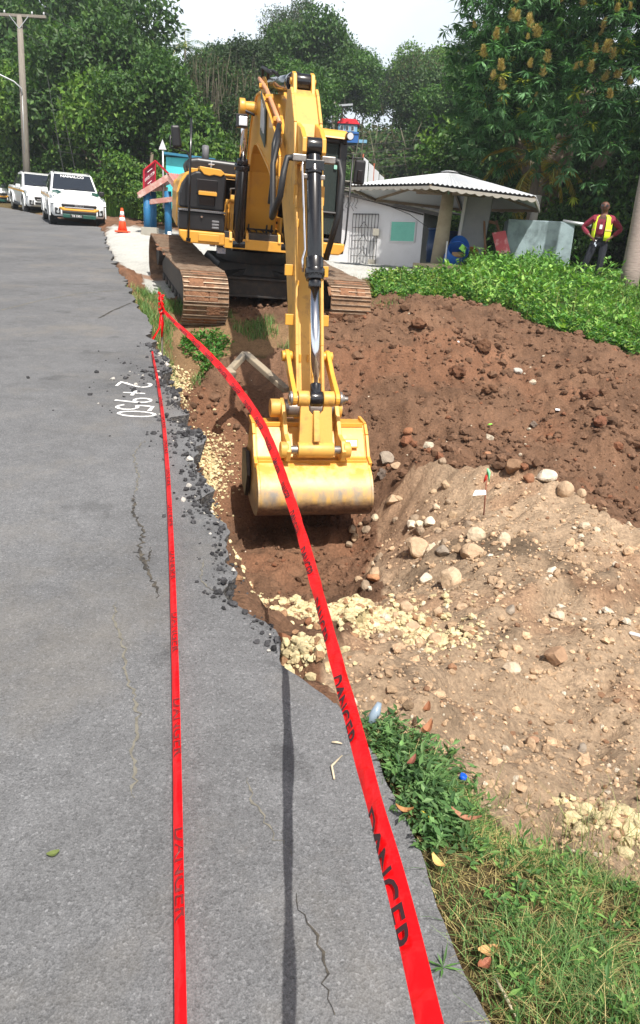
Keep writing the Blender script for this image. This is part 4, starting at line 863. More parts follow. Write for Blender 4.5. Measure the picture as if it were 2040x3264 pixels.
m_=EB(TB); m_.box(q,(.155,.10,.012),Mq); fr=m_.build('plate_frame',M_yel,bucket,.004)
m_=EB(TB); m_.box(q+n_*.009,(.125,.07,.008),Mq); m_.build('maker_plate',mat('plate_silver',(.55,.57,.52),.35,.4),fr)
# ================================================================ trucks
M_tw=mat('truck_white',(.74,.76,.76),.3,coat=.6); M_tg=mat('truck_green',srgb(20,78,66),.35,coat=.5); M_ty=mat('truck_gold',srgb(222,160,50),.4,coat=.3)
M_tb=mat('truck_black',(.012,.012,.013),.5); M_tgl=mat('truck_glass',(.015,.02,.028),.06,spec=.9); M_tyre=mat('tyre',(.02,.02,.02),.85); M_rim=mat('alloy_rim',(.5,.5,.52),.3,.8)
M_hl=mat('headlamp',(.42,.45,.47),.12,.3,coat=1); M_red=mat('red_lens',(.5,.02,.02),.3); M_plk=mat('number_plate_black',(.02,.02,.02),.5); M_ply=mat('number_plate_yellow',srgb(240,190,50),.5)
def truck(loc,yaw,label,livery,plate,full=True,pitch=0,roll=0):
    """front faces local -Y; x right, z up"""
    r=thing('pickup_truck',loc,label,'pickup truck','white pickup trucks parked along the road',(RD(pitch),RD(roll),RD(yaw)))
    W=.93
    def sect(y,zb,zs,zt,w,wt): # lower body ring, rounded shoulder
        return [(-w*.92,y,zb),(-w,y,zb+.12),(-w,y,zs-.1),(-w*.985,y,zs),(-wt,y,zt),(-wt*.5,y,zt+.012),(wt*.5,y,zt+.012),(wt,y,zt),(w*.985,y,zs),(w,y,zs-.1),(w,y,zb+.12),(w*.92,y,zb)]
    st=[(-2.58,.42,.72,.78,.70,.55),(-2.50,.36,.80,.92,.84,.68),(-2.35,.34,.90,1.0,.91,.74),(-2.0,.34,.97,1.07,W,.78),(-1.35,.34,1.02,1.12,W,.80),(-1.05,.34,1.04,1.14,W,.82),(0,.34,1.05,1.10,W,.86),(1.0,.34,1.06,1.10,W,.86),(1.05,.36,1.06,1.10,W,.90),(2.55,.38,1.08,1.12,.92,.88),(2.62,.45,1.04,1.06,.88,.86)]
    m_=MB(); m_.loft([sect(*a) for a in st])
    body=m_.build('body',M_tw,r,.035)
    # bed opening
    m_=MB(); m_.box((0,1.85,1.125),(1.5,1.35,.01)); m_.build('bed_liner',M_tb,body)
    # cabin
    ys=[-1.18,-.35,.75,1.05]
    m_=MB(); m_.loft([[(-.80,-1.22,1.10),(-.80,-1.18,1.13),(.80,-1.18,1.13),(.80,-1.22,1.10)],[(-.83,-1.1,1.08),(-.82,-1.08,1.2),(.82,-1.08,1.2),(.83,-1.1,1.08)],[(-.86,-.45,1.06),(-.70,-.42,1.72),(.70,-.42,1.72),(.86,-.45,1.06)],[(-.86,.1,1.06),(-.70,.1,1.78),(.70,.1,1.78),(.86,.1,1.06)],[(-.86,.85,1.06),(-.69,.80,1.73),(.69,.80,1.73),(.86,.85,1.06)],[(-.84,1.05,1.06),(-.76,1.0,1.3),(.76,1.0,1.3),(.84,1.05,1.06)]],smooth=False)
    cabn=m_.build('cabin',M_tw,r,.03)
    def quad(name,P,mt,par,th=.006):
        P=[Vector(p) for p in P]; n=(P[1]-P[0]).cross(P[3]-P[0]).normalized(); m_=MB(); A=[m_._v(p) for p in P]; B=[m_._v(p+n*th) for p in P]; m_.face(A[::-1]); m_.face(B)
        for i in range(4): m_.face([A[i],A[(i+1)%4],B[(i+1)%4],B[i]])
        return m_.build(name,mt,par)
    quad('windscreen',[(-.76,-1.085,1.19),(.76,-1.085,1.19),(.64,-.455,1.70),(-.64,-.455,1.70)],M_tgl,cabn,.012)
    for s_ in (-1,1):
        P=[(s_*.862,-.80,1.12),(s_*.866,-.02,1.12),(s_*.725,-.02,1.66),(s_*.735,-.36,1.66)]; 
        if s_<0: P=[P[1],P[0],P[3],P[2]]
        quad('side_window',P,M_tgl,cabn,.012)
        P=[(s_*.866,.04,1.12),(s_*.864,.74,1.12),(s_*.735,.66,1.64),(s_*.725,.04,1.66)]
        if s_<0: P=[P[1],P[0],P[3],P[2]]
        quad('side_window',P,M_tgl,cabn,.012)
        m_=MB(); m_.box((s_*1.0,-.82,1.14),(.20,.12,.17)); m_.build('wing_mirror',M_tw if not full else M_tb if s_>0 else M_tw,r,.03)
        m_=MB(); m_.prism([(-2.50,.76),(-2.40,.92),(-1.95,1.02),(-1.9,.98),(-2.2,.80),(-2.45,.72)],(s_*.84,0,0),(0,1,0),(0,0,1),(1,0,0),.20); m_.build('headlight',M_hl,r,.02)
        m_=MB(); m_.box((s_*.72,-2.545,.52),(.20,.05,.22),Matrix.Rotation(s_*.3,3,'Z')); fg=m_.build('fog_light_recess',M_tb,r,.03)
        m_=MB(); m_.cyl((s_*.72,-2.56,.50),(s_*.72,-2.59,.50),.05,seg=12); m_.build('fog_light',M_hl,fg)
        for y in (-1.65,1.45):
            m_=MB(); m_.prism([(.47*math.cos(a),.47*math.sin(a)) for a in [RD(-12+204*i/16) for i in range(17)]],(s_*.86,y,.40),(0,1,0),(0,0,1),(1,0,0),.18); m_.build('wheel_arch',M_tb,r)
            m_=MB(); m_.cyl((s_*.70,y,.385),(s_*.95,y,.385),.385,seg=28); wh=m_.build('wheel',M_tyre,r,.03)
            m_=MB(); m_.cyl((s_*.93,y,.385),(s_*.965,y,.385),.25,seg=18); m_.build('rim',M_rim,wh,.01)
            m_=MB(); P=[]
            for i in range(17): a=RD(-8+196*i/16); P.append((.50*math.cos(a),.50*math.sin(a)))
            for i in range(16,-1,-1): a=RD(-8+196*i/16); P.append((.435*math.cos(a),.435*math.sin(a)))
            m_.prism(P,(s_*.955,y,.40),(0,1,0),(0,0,1),(1,0,0),.05); m_.build('wheel_flare',M_tw,r,.01)
        m_=MB(); m_.box((s_*.93,0,.33),(.16,2.0,.06)); m_.build('side_step',M_tb,r,.01)
        # gold and green stripe along the side
        m_=MB(); m_.prism([(-2.05,.90),(-2.05,.98),(2.5,1.02),(2.5,.95)],(s_*.932,0,0),(0,1,0),(0,0,1),(1,0,0),.008); m_.build('gold_stripe',M_ty,r)
        if livery: m_=MB(); m_.prism([(-1.2,.86),(-1.2,.90),(2.5,.95),(2.5,.89)],(s_*.932,0,0),(0,1,0),(0,0,1),(1,0,0),.008); m_.build('green_stripe',M_tg,r)
    # nose: grille, bumper, plate
    m_=MB(); m_.loft([[(-.60,-2.60,.74),(.60,-2.60,.74),(.55,-2.60,.62),(-.55,-2.60,.62)],[(-.64,-2.45,.80),(.64,-2.45,.80),(.6,-2.45,.6),(-.6,-2.45,.6)]],smooth=False); gl=m_.build('grille',M_tb,r,.015)
    m_=MB(); m_.bar((-.58,-2.605,.765),(.58,-2.605,.765),.03,.045); m_.bar((-.5,-2.61,.655),(.5,-2.61,.655),.03,.035); m_.build('grille_bar',M_rim,gl,.008)
    text_part('badge','ISUZU',.11,M_rim,gl,basis((0,-2.618,.71),(1,0,0),(0,0,1)),.006)
    m_=MB(); m_.box((0,-2.60,.50),(1.16,.04,.10)); m_.build('lower_intake',M_tb,r,.02)
    if livery:
        m_=MB(); m_.loft([[(-.66,-2.60,.66),(-.50,-2.62,.575),(.50,-2.62,.575),(.66,-2.60,.66)],[(-.70,-2.57,.60),(-.52,-2.60,.535),(.52,-2.60,.535),(.70,-2.57,.60)]],smooth=False); m_.build('gold_lip',M_ty,r,.008)
        m_=MB(); m_.box((0,-2.605,.38),(1.12,.05,.13)); m_.build('green_bumper',M_tg,r,.02)
        for s_ in (-1,1):
            P=[(s_*.83,-2.30,.965),(s_*.80,-1.30,1.145),(s_*.60,-1.25,1.158),(s_*.52,-1.9,1.118)]
            if s_>0: P=[P[0],P[1],P[2],P[3]][::-1]
            m_=MB(); A=[Vector(p)+Vector((0,0,.01)) for p in P]; m_.loft([[a for a in A],[a+Vector((0,0,.012)) for a in A]],smooth=False); m_.build('green_bonnet_panel',M_tg,r)
        text_part('windscreen_banner','NAMALCO',.17,M_white,cabn,basis((0,-.545,1.642),(1,0,0),(0,.78,.63)),.004)
    m_=MB(); m_.box((-.1 if livery else .2,-2.635,.385),(.44,.012,.11)); pl=m_.build('number_plate',M_plk if livery else M_ply,r,.004)
    if plate: text_part('plate_text',plate,.10,M_white,pl,basis((-.1,-2.645,.385),(1,0,0),(0,0,1)),.002)
    m_=MB(); m_.tube([(-.35,-1.115,1.2),(.2,-1.02,1.26)],.012,5); m_.tube([(.35,-1.1,1.21),(.70,-1.02,1.25)],.012,5); m_.build('wiper',M_tb,cabn)
    m_=MB(); 
    for s_ in (-1,1): m_.tube([(s_*.62,-.3,1.77),(s_*.60,-.2,1.82),(s_*.60,.6,1.82),(s_*.62,.7,1.76)],.018,6)
    if not livery: m_.tube([(-.75,1.1,1.10),(-.62,1.15,1.70),(.62,1.15,1.70),(.75,1.1,1.10)],.035,8); m_.tube([(-.62,1.15,1.70),(-.75,2.0,1.12)],.03,8); m_.tube([(.62,1.15,1.70),(.75,2.0,1.12)],.03,8)
    m_.build('roof_bars',M_tb,r)
    m_=MB(); m_.tube([(0,-.25,1.77),(.02,-.1,1.92)],.008,5); m_.build('aerial',M_tb,r)
    m_=MB(); m_.box((0,0,.36),(1.5,4.6,.14)); m_.build('chassis',M_tb,r)
    return r
truck((-10.15,30.4,SL*30.4-.05),24,'white pickup truck nearest the traffic cone, gold and dark green trim on its nose',True,'TB 3301',pitch=5,roll=0)
truck((-14.7,39.0,SL*39.0-.1),31,'white pickup truck with dark roll bar, parked between two others',False,None,pitch=5)
truck((-21.0,48.0,SL*48.0-.2),32,'white pickup truck farthest left, cut off by the picture edge',True,None,pitch=5)
# ---------------------------------------------------------------- traffic cone
M_or=mat('cone_orange',srgb(238,74,30),.5); M_rw=mat('cone_white_band',(.75,.75,.75),.5)
p=onroad(391,748); zc=gz(p.x,p.y); 
r=thing('traffic_cone',(p.x,p.y,zc),'orange traffic cone with two white bands at the road edge behind the excavator','traffic cone')
m_=MB(); m_.box((0,0,.025),(.40,.40,.05)); m_.build('base',M_or,r,.012)
m_=MB(); m_.tube([(0,0,.04),(0,0,.30),(0,0,.72)],[.15,.10,.03],20); m_.build('body',M_or,r)
for a,b_ in ((.33,.44),(.50,.62)):
    rr=lambda z: .10-(z-.30)*.07/.42+.004
    m_=MB(); m_.tube([(0,0,a),(0,0,b_)],[rr(a),rr(b_)],20); m_.build('white_band',M_rw,r)
# ---------------------------------------------------------------- utility pole with lamp arm and wires
M_wood=mat('weathered_wood',srgb(128,122,112),.9,var=.6,vscale=4,vcol=srgb(90,84,76),bump=.6,bscale=12,stretch=(8,8,.6)); M_wire=mat('wire',(.03,.03,.03),.6); M_galv=mat('galvanised',(.42,.44,.45),.45,.5)
pb=at(84,560,40); pt=at(62,50,40)
pbz=gz(pb.x,pb.y); r=thing('utility_pole',(pb.x,pb.y,pbz),'tall grey wooden utility pole with crossarm standing behind the parked trucks','utility pole')
lo=Vector((pb.x,pb.y,pbz)); tp=pt-lo
m_=MB(); m_.tube([(0,0,-.3),tp*.5,tp],[.19,.165,.125],14); m_.build('pole',M_wood,r)
m_=MB(); m_.bar(tp+Vector((-1.6,0,.0)),tp+Vector((1.25,0,.0)),.12,.12); ca=m_.build('crossarm',M_wood,r,.01)
m_=MB(); m_.bar(tp+Vector((-.45,-.08,-.02)),tp+Vector((0,-.12,-.55)),.03,.03); m_.bar(tp+Vector((.45,-.08,-.02)),tp+Vector((0,-.12,-.55)),.03,.03); m_.build('crossarm_brace',M_galv,ca)
for x in (-1.4,-.7,.6,1.15): m_=MB(); m_.tube([tp+Vector((x,0,.05)),tp+Vector((x,0,.12)),tp+Vector((x,0,.2))],[.03,.05,.03],8); m_.build('insulator',M_galv,ca)
m_=MB(); q=tp*.66; m_.tube([q+Vector((.0,-.15,-.5)),q+Vector((0,-.2,-.2)),q+Vector((-.3,-.3,.05)),q+Vector((-1.1,-.6,.35)),q+Vector((-2.2,-1.0,.55))],.035,8); la=m_.build('lamp_arm',M_galv,r)
m_=MB(); m_.ball(q+Vector((-2.5,-1.1,.58)),.2,10,6,(1.8,.9,.5)); m_.build('lamp_head',M_galv,la)
m_=MB(); m_.tube([tp*.3+Vector((0,-.17,0)),tp*.6+Vector((.02,-.16,0))],.02,6); m_.build('cable_conduit',M_galv,r)
def wire(a,b_,sag,label,r_=.012,g=None):
    a=Vector(a);b_=Vector(b_); P=[a.lerp(b_,t)-Vector((0,0,sag*4*t*(1-t))) for t in [i/14 for i in range(15)]]; loc=P[0].copy()
    m_=MB(); m_.tube([p-loc for p in P],r_,5); o=m_.build('power_line',M_wire,loc=loc); tag(o,label,'power line',g); return o
far_p=at(1065,330,58)
for k,(x,sg) in enumerate(((-1.4,1.2),(1.15,1.4),(.1,1.8))):
    wire(lo+tp+Vector((x,0,.2-.9*(k==2))),far_p+Vector((-.4+.4*k,0,0)),sg,'sagging black line strung from the pole crossarm across the hillside',.014,'power lines across the hill')
for k in range(4): wire(at(180,415+k*22,39),at(1500,420+k*26,44),.8,'thin dark cable running behind the excavator in front of the trees',.013,'cables in front of the forest')
for k,(a,b_) in enumerate((((150,240,40),(205,560,36)),((190,300,40),(245,565,35)))): wire(at(*a),at(*b_),.05,'slack guy wire slanting down to the verge behind the trucks',.012,'guy wires behind the trucks')
for k in range(2): wire(at(1330,415+16*k,48),at(1720,500+10*k,36),.4,'thin cable above the round shelter against the trees',.014,'cables above the shelter')
r=thing('utility_pole',(far_p.x,far_p.y,far_p.z-2.2),'small distant pole with crossarm on the hill above the blue house','utility pole')
m_=MB(); m_.tube([(0,0,-1.5),(0,0,2.3)],[.13,.10],8); m_.build('pole',M_wood,r); m_=MB(); m_.bar((-1.3,0,1.9),(1.3,0,2.2),.12,.12); m_.build('crossarm',M_galv,r)
# ---------------------------------------------------------------- bus shelter with sign, left behind the excavator
M_blue=mat('blue_column',srgb(24,96,140),.6,var=.8,vscale=6,vcol=srgb(96,140,165),thr=(.6,.72)); M_rroof=mat('faded_red_roof',srgb(176,96,92),.6,var=.6,vscale=3,vcol=srgb(196,150,140)); M_fascia=mat('faded_fascia',srgb(170,120,110),.8,var=.9,vscale=5,vcol=srgb(200,190,180)); M_rf=mat('sign_red',srgb(170,22,40),.5); M_signf=mat('sign_maroon',srgb(128,20,58),.5); M_conc=mat('raw_concrete',srgb(150,146,136),.9,var=.6,vscale=3,vcol=srgb(120,116,106),bump=.4,bscale=20)
Yb=25.5; c0=at(520,745,Yb); bzz=gz(c0.x,c0.y)
r=thing('bus_shelter',(c0.x,c0.y,bzz),'small roadside shelter with faded red roof and chipped blue columns','bus shelter')
def rel(px,py,Y): return at(px,py,Y)-r.location
for px,Y in ((470,25.2),(537,25.2),(600,27.4),(490,27.6)):
    b0=rel(px,742,Y); t0=rel(px-2,632,Y); m_=MB(); m_.tube([(b0.x,b0.y,gz(b0.x+r.location.x,b0.y+r.location.y)-r.location.z),(t0.x,t0.y,t0.z+.2)],.115,14); m_.build('column',M_blue,r)
Lf,Gf,G2,L2=rel(441,612,25),rel(537,553,25),rel(580,566,28.5),rel(492,603,28.5)
Rf,Rb,Gb=rel(575,606,24.6),rel(625,606,27),rel(600,560,26.8)
def rsheet(m_,A,B,Cc,D,n=10,th=.05):
    for i in range(n):
        a0,a1,a2=A.lerp(B,i/n),A.lerp(B,(i+.5)/n),A.lerp(B,(i+1)/n); d0,d1,d2=D.lerp(Cc,i/n),D.lerp(Cc,(i+.5)/n),D.lerp(Cc,(i+1)/n); up=Vector((0,0,.03)); dn_=Vector((0,0,-th))
        m_.poly([a0,a1+up,d1+up,d0]); m_.poly([a1+up,a2,d2,d1+up]); m_.poly([a0+dn_,a2+dn_,d2+dn_,d0+dn_])
m_=MB(); rsheet(m_,Gf,G2,L2,Lf); rsheet(m_,Gf,Gb,Rb,Rf); m_.build('roof',M_rroof,r)
dz=Vector((0,0,-.10))
m_=MB(); m_.bar(Lf+dz,Gf+dz,.05,.17); m_.bar(Lf+dz,L2+dz,.05,.15); m_.bar(Gf+dz,Rf+dz,.05,.17); m_.bar(Lf.lerp(Gf,.45)+dz*1.6,L2.lerp(G2,.45)+dz*1.6,.08,.12); m_.bar(Lf+Vector((.15,.25,-.28)),Rf+Vector((-.1,.25,-.22)),.10,.14); m_.build('fascia',M_fascia,r)
wq=rel(478,742,24.9); m_=MB(); m_.box((wq.x,wq.y,wq.z-.15),(.5,.3,.62)); m_.build('low_wall',M_conc,r,.01)
# maroon sign on the shelter roof
sp0=at(457,598,25.0); sp1=at(504,553,26.2)
r=thing('roof_sign',(sp0.x,sp0.y,sp0.z),'maroon sign board with white lettering in a red frame above the shelter roof','sign')
sx_=(sp1-sp0); sx_.z=0; sx_.normalize(); W_=1.0; Hh=.72; org=Vector((0,0,-.22))
xd=(sx_+Vector((0,0,.42))).normalized(); zd=Vector((0.03,0,1)).normalized()
def SG(u,v,o=0): return org+xd*u+zd*v+xd.cross(zd)*o
m_=MB(); A=[SG(0,0),SG(W_,0),SG(W_,Hh),SG(0,Hh)]; n=xd.cross(zd).normalized(); m_.loft([A,[a-n*.03 for a in A]],smooth=False); bd=m_.build('board',M_signf,r)
m_=MB()
for a,b_ in zip(A,A[1:]+A[:1]): m_.bar(a+n*.01,b_+n*.01,.04,.04)
m_.build('frame',M_rf,r); m_=MB(); m_.bar(SG(W_,Hh),SG(W_,Hh)+Vector((1.0,.8,-.9)),.05,.05); m_.build('brace',M_rf,r)
text_part('lettering','DIGICEL LTE SIM',.118,M_white,bd,basis(SG(W_/2,Hh*.55,.012),xd,zd),.003)
text_part('small_lettering','top up here',.06,M_white,bd,basis(SG(W_/2,Hh*.28,.012),xd,zd),.002) if False else None
for v,l in ((.32,.34),(.22,.22),(.80,.4)): m_=MB(); m_.bar(SG(W_/2-l/2,Hh*v,.012),SG(W_/2+l/2,Hh*v,.012),.006,.02,n); m_.build('small_print_line',M_white,bd)
# warning sign on a thin post
q=at(519,478,27); 
r=thing('road_sign',(q.x,q.y,q.z-1.8),'small triangular warning sign seen from behind above the maroon board','road sign')
m_=MB(); m_.cyl((0,0,0),(0,0,2.0),.03,seg=8); m_.build('post',M_galv,r); m_=MB(); m_.prism([(-.13,1.8),(.13,1.8),(0,2.12)],(0,-.04,0),(1,0,0),(0,0,1),(0,1,0),.02); m_.build('triangle_plate',mat('sign_back',(.55,.57,.58),.5),r,.01)
# turquoise hut
M_turq=mat('turquoise_paint',srgb(80,200,205),.7,var=.4,vscale=2); q=at(615,520,30)
r=thing('turquoise_hut',(q.x,q.y,q.z-1.6),'turquoise painted hut with a blue roof edge just visible behind the excavator','hut')
m_=MB(); m_.box((0,0,.8),(1.7,1.4,1.75)); m_.build('wall',M_turq,r); m_=MB(); m_.box((0,-.1,1.72),(1.9,1.6,.08),Matrix.Rotation(RD(4),3,'Y')); m_.build('roof',mat('blue_roof_edge',srgb(40,110,140),.5),r)
m_=MB(); m_.box((.4,-1.005,1.0),(.6,.02,.6)); m_.build('window',M_tgl,r)
# white stub post by the verge
q=at(540,735,18.5); r=tag(MB().cyl((0,0,-.2),(0,0,.62),.045,seg=10).build('marker_post',M_white,loc=(q.x,q.y,gz(q.x,q.y))),'short white plastic post behind the left excavator track','post')
# ---------------------------------------------------------------- white booth
M_wall=mat('white_wall',(.70,.70,.71),.85,var=.25,vscale=2,vcol=(.55,.54,.52),bump=.25,bscale=6); M_iron=mat('wrought_iron',(.02,.02,.02),.6); M_lou=mat('louvre_green',srgb(120,200,180),.35,var=.3,vscale=2,vcol=srgb(80,160,145)); M_sheet=mat('old_roof_sheet',srgb(122,118,108),.7,var=.8,vscale=3,vcol=srgb(84,72,60)); M_mbox=mat('meter_box',srgb(150,146,134),.6)
b0=at(1124,842,31); bzg=gz(b0.x,b0.y)
# wall base runs (1124,842)->(1337,853); height at left ~2.6 m
b1=at(1337,853,29.6)
r=thing('white_booth',(b0.x,b0.y,b0.z),'low white rendered booth with an iron gate and green louvre window','building')
xd=(b1-b0); Lw=xd.length; slope=xd.z; xd.z=0; Lx=xd.length; xd.normalize(); yd=Vector((-xd.y,xd.x,0)); x0=-1.1
def WB(u,v,w=0): return xd*u+yd*w+Vector((0,0,v+slope*u/Lx))
hl,hr=2.75,1.98
m_=MB(); m_.loft([[WB(x0,-.3,0),WB(Lx,-.3,0),WB(Lx,hr,0),WB(x0,hl,0)],[WB(x0,-.3,2),WB(Lx-.2,-.3,2),WB(Lx-.2,hr,2),WB(x0,hl,2)]],smooth=False); wl=m_.build('wall',M_wall,r,.02)
m_=MB(); 
m_.loft([[WB(x0-.3,hl+.12,-.5),WB(Lx+.9,hr-.10,-.5),WB(Lx+.9,hr-.05,-.5),WB(x0-.3,hl+.17,-.5)],[WB(x0-.3,hl+.22,2.3),WB(Lx+.8,hr+.02,2.3),WB(Lx+.8,hr+.07,2.3),WB(x0-.3,hl+.27,2.3)]],smooth=False); m_.build('roof',M_sheet,r)
m_=MB(); m_.bar(WB(x0-.3,hl+.02,-.44),WB(Lx+.9,hr-.16,-.44),.05,.12); m_.bar(WB(x0-.2,hl-.02,-.1),WB(Lx,hr-.12,-.1),.05,.05); m_.build('eave_board',mat('eave_dark',(.05,.045,.04),.8),r)
m_=MB()
for k in range(9): a=x0+.1+k*.22; m_.box(WB(a,hl+.27-.0*k-.28*(a-x0)/(Lx-x0),.2+.1*(k%2)),(.26,1.6,.02),Matrix.Rotation(RD(rng.uniform(-6,6)),3,'Y'))
m_.build('loose_roof_sheets',mat('pale_sheet',srgb(190,188,176),.6,var=.7,vscale=3,vcol=srgb(120,110,96)),r)
wx0,wx1,wz0,wz1=1.55,2.58,.90,1.62
m_=MB(); m_.box(WB((wx0+wx1)/2,(wz0+wz1)/2,-.012),(.0+(wx1-wx0),.03,wz1-wz0),Matrix.Rotation(math.atan2(xd.y,xd.x),3,'Z')); wi=m_.build('window',M_lou,r)
m_=MB()
for k in range(12): m_.bar(WB(wx0,wz0+.03+k*.06,-.035),WB(wx1,wz0+.03+k*.06,-.035),.02,.012)
m_.build('louvre_blades',M_lou,wi)
m_=MB()
for a,b_ in (((wx0,wz0),(wx1,wz0)),((wx0,wz1),(wx1,wz1)),((wx0,wz0),(wx0,wz1)),((wx1,wz0),(wx1,wz1))): m_.bar(WB(a[0],a[1],-.03),WB(b_[0],b_[1],-.03),.06,.04)
m_.build('frame',M_wall,wi)
gx0,gx1,gh=-.05,1.05,1.86
m_=MB()
for k in range(9): u=gx0+(gx1-gx0)*k/8; m_.bar(WB(u,.03,-.12),WB(u,gh,-.12),.018,.018,xd)
for v in (.32,.88,1.36,gh-.03,gh): m_.bar(WB(gx0,v,-.12),WB(gx1,v,-.12),.018,.018)
for v in (.40,.95,1.42): m_.bar(WB(gx0+.3,v-.10,-.13),WB(gx0+.50,v+.16,-.13),.015,.015); m_.bar(WB(gx0+.50,v+.16,-.13),WB(gx0+.70,v-.1,-.13),.015,.015)
m_.build('iron_gate',M_iron,r)
m_=MB(); m_.box(WB(1.02,1.20,-.2),(.24,.14,.25)); m_.box(WB(.92,.10,-.2),(.28,.14,.22)); m_.bar(WB(1.04,1.1,-.18),WB(.98,.2,-.18),.02,.02,xd); m_.build('meter_box',M_mbox,r,.01)
m_=MB(); m_.box(WB(.45,1.0,-.004),(.85,.012,1.9),Matrix.Rotation(math.atan2(xd.y,xd.x),3,'Z')); m_.build('door',mat('door_white',(.66,.66,.66),.5),r)
m_=MB()
for k in range(5): 
    u=-.5+k*.14; m_.tube([WB(u,2.5,-.1),WB(u+.05,2.3,-.13),WB(u-.06,2.1,-.12),WB(u+.04,1.95+.1*(k%3),-.12)],.010,5)
m_.tube([WB(1.0,2.3,-.2),WB(2.4,1.85,-.25),WB(3.2,1.4,-.3),WB(3.6,.9,-.3)],.012,5); m_.build('loose_cable',M_iron,r)
m_=MB(); m_.ball(WB(-.62,2.5,-.25),.07); m_.ball(WB(-.22,2.5,-.25),.07); m_.build('bulkhead_lamp',M_white,r)
# pale panels on a frame above the booth
q=at(1152,590,33); r=thing('panel_hoarding',q,'row of pale panels on a rusty post frame above the booth','hoarding')
m_=MB(); e1=at(1228,592,33)-q; h0=Vector((0,0,1.05))
for k in range(4):
    a=e1*(k/4+.02)+Vector((0,.3*k,0)); b_=e1*((k+1)/4-.02)+Vector((0,.3*k,0)); hk=1.05-.17*k; m_.loft([[a,b_,b_+Vector((0,0,hk-.14)),a+Vector((0,0,hk))],[a+Vector((0,.03,0)),b_+Vector((0,.03,0)),b_+Vector((0,.03,hk-.14)),a+Vector((0,.03,hk))]],smooth=False)
m_.build('panel',mat('pale_panel',(.5,.52,.54),.6),r); m_=MB(); m_.bar((-.03,0,-.4),(0,0,1.15),.07,.05,(1,0,0)); m_.bar(e1*.5+Vector((0,.6,-.3)),e1*.5+Vector((0,.6,.9)),.07,.05,(1,0,0)); m_.build('post',mat('rust_post',srgb(170,96,70),.8),r)
# ---------------------------------------------------------------- hexagonal shelter
M_roofw=mat('white_sheet_roof',(.44,.46,.48),.5,var=.6,vscale=1.5,vcol=(.45,.45,.44)); M_timb=mat('grey_timber',srgb(140,124,104),.85,var=.6,vscale=5,vcol=srgb(100,84,68)); M_fasc=mat('scalloped_trim',srgb(150,146,138),.7,var=.6,vscale=4,vcol=srgb(140,134,124)); M_post=mat('concrete_post',srgb(168,156,132),.9,var=.6,vscale=3,vcol=srgb(128,112,90),bump=.3,bscale=10); M_grn=mat('green_pipe',srgb(110,150,122),.6); M_under=mat('sheet_underside',(.50,.52,.53),.55)
YS=21.5; pb=at(1395,848,YS); pz=gz(pb.x,pb.y)
r=thing('round_shelter',(pb.x,pb.y,pb.z-.05),'open shelter with a wide faceted sheet roof on one thick central post','shelter')
top=at(1432,600,YS)-r.location
m_=MB(); m_.tube([(0,0,-.2),top*.5,top*1.0],[.235,.19,.16],18); m_.tube([top*.98,top*1.14],[.15,.14],14); m_.build('post',M_post,r)
m_=MB(); m_.tube([top*1.0+Vector((0,0,.04)),top*1.0+Vector((0,0,.07))],.34,20); m_.build('collar',M_timb,r)
cR_=at(1435,548,YS)-r.location   # apex
RR=2.72; ez=cR_.z-.62; NSd=6; a0=RD(13)
ax_=Vector((cR_.x,cR_.y,0)); tilt=Vector((.030,0,0))
def rim(a,rad=RR,dz=0): x,y=math.cos(a)*rad,math.sin(a)*rad; return Vector((cR_.x+x,cR_.y+y,ez+dz-.035*x+.10*y*0))
m_=MB(); nC=22
up=[]
for k in range(NSd):
    A=rim(a0+k*2*PI/NSd); B=rim(a0+(k+1)*2*PI/NSd)
    for i in range(nC):
        f0,f1,f2=i/nC,(i+.5)/nC,(i+1)/nC; w_=Vector((0,0,.035)); ap=cR_
        def pt(f,u,h): e=A.lerp(B,f); mid=ap.lerp(A.lerp(B,.5),u); return ap.lerp(e,u)+w_*h*min(1,u*1.5)
        for u0,u1 in ((.04,.5),(.5,1.0)):
            m_.poly([pt(f0,u0,0),pt(f0,u1,0),pt(f1,u1,1),pt(f1,u0,1)]); m_.poly([pt(f1,u0,1),pt(f1,u1,1),pt(f2,u1,0),pt(f2,u0,0)])
rf=m_.build('roof',M_roofw,r)
m_=MB(); m_.loft([[cR_.lerp(rim(a0+k*PI/3),.045)+Vector((0,0,.05)) for k in range(6)],[cR_.lerp(rim(a0+k*PI/3),.10)+Vector((0,0,.04)) for k in range(6)]],smooth=False); m_.poly([cR_.lerp(rim(a0-.0),.02)+Vector((0,0,.075)),cR_.lerp(rim(a0+5*PI/3),.33)+Vector((0,0,.055)),cR_.lerp(rim(a0+5*PI/3+.35,RR*.95),.33)+Vector((0,0,.055))]); m_.build('ridge_cap',mat('ridge_grey',(.32,.33,.34),.5),rf)
m_=MB()
for k in range(NSd):
    A=rim(a0+k*PI/3,RR*.995,-.04); B=rim(a0+(k+1)*PI/3,RR*.995,-.04); m_.poly([cR_-Vector((0,0,.06)),A,B])
m_.build('soffit',M_under,rf)
m_=MB()
for k in range(NSd):
    A=rim(a0+k*PI/3,RR*.99,-.02); B=rim(a0+(k+1)*PI/3,RR*.99,-.02); m_.bar(A-Vector((0,0,.05)),B-Vector((0,0,.05)),.03,.07)
    m_.bar(A-Vector((0,0,.03)),cR_-Vector((0,0,.10)),.05,.09)
    for t in (.5,): m_.bar(A.lerp(cR_,t)-Vector((0,0,.05)),B.lerp(cR_,t)-Vector((0,0,.05)),.05,.07)
m_.build('roof_frame',M_timb,r)
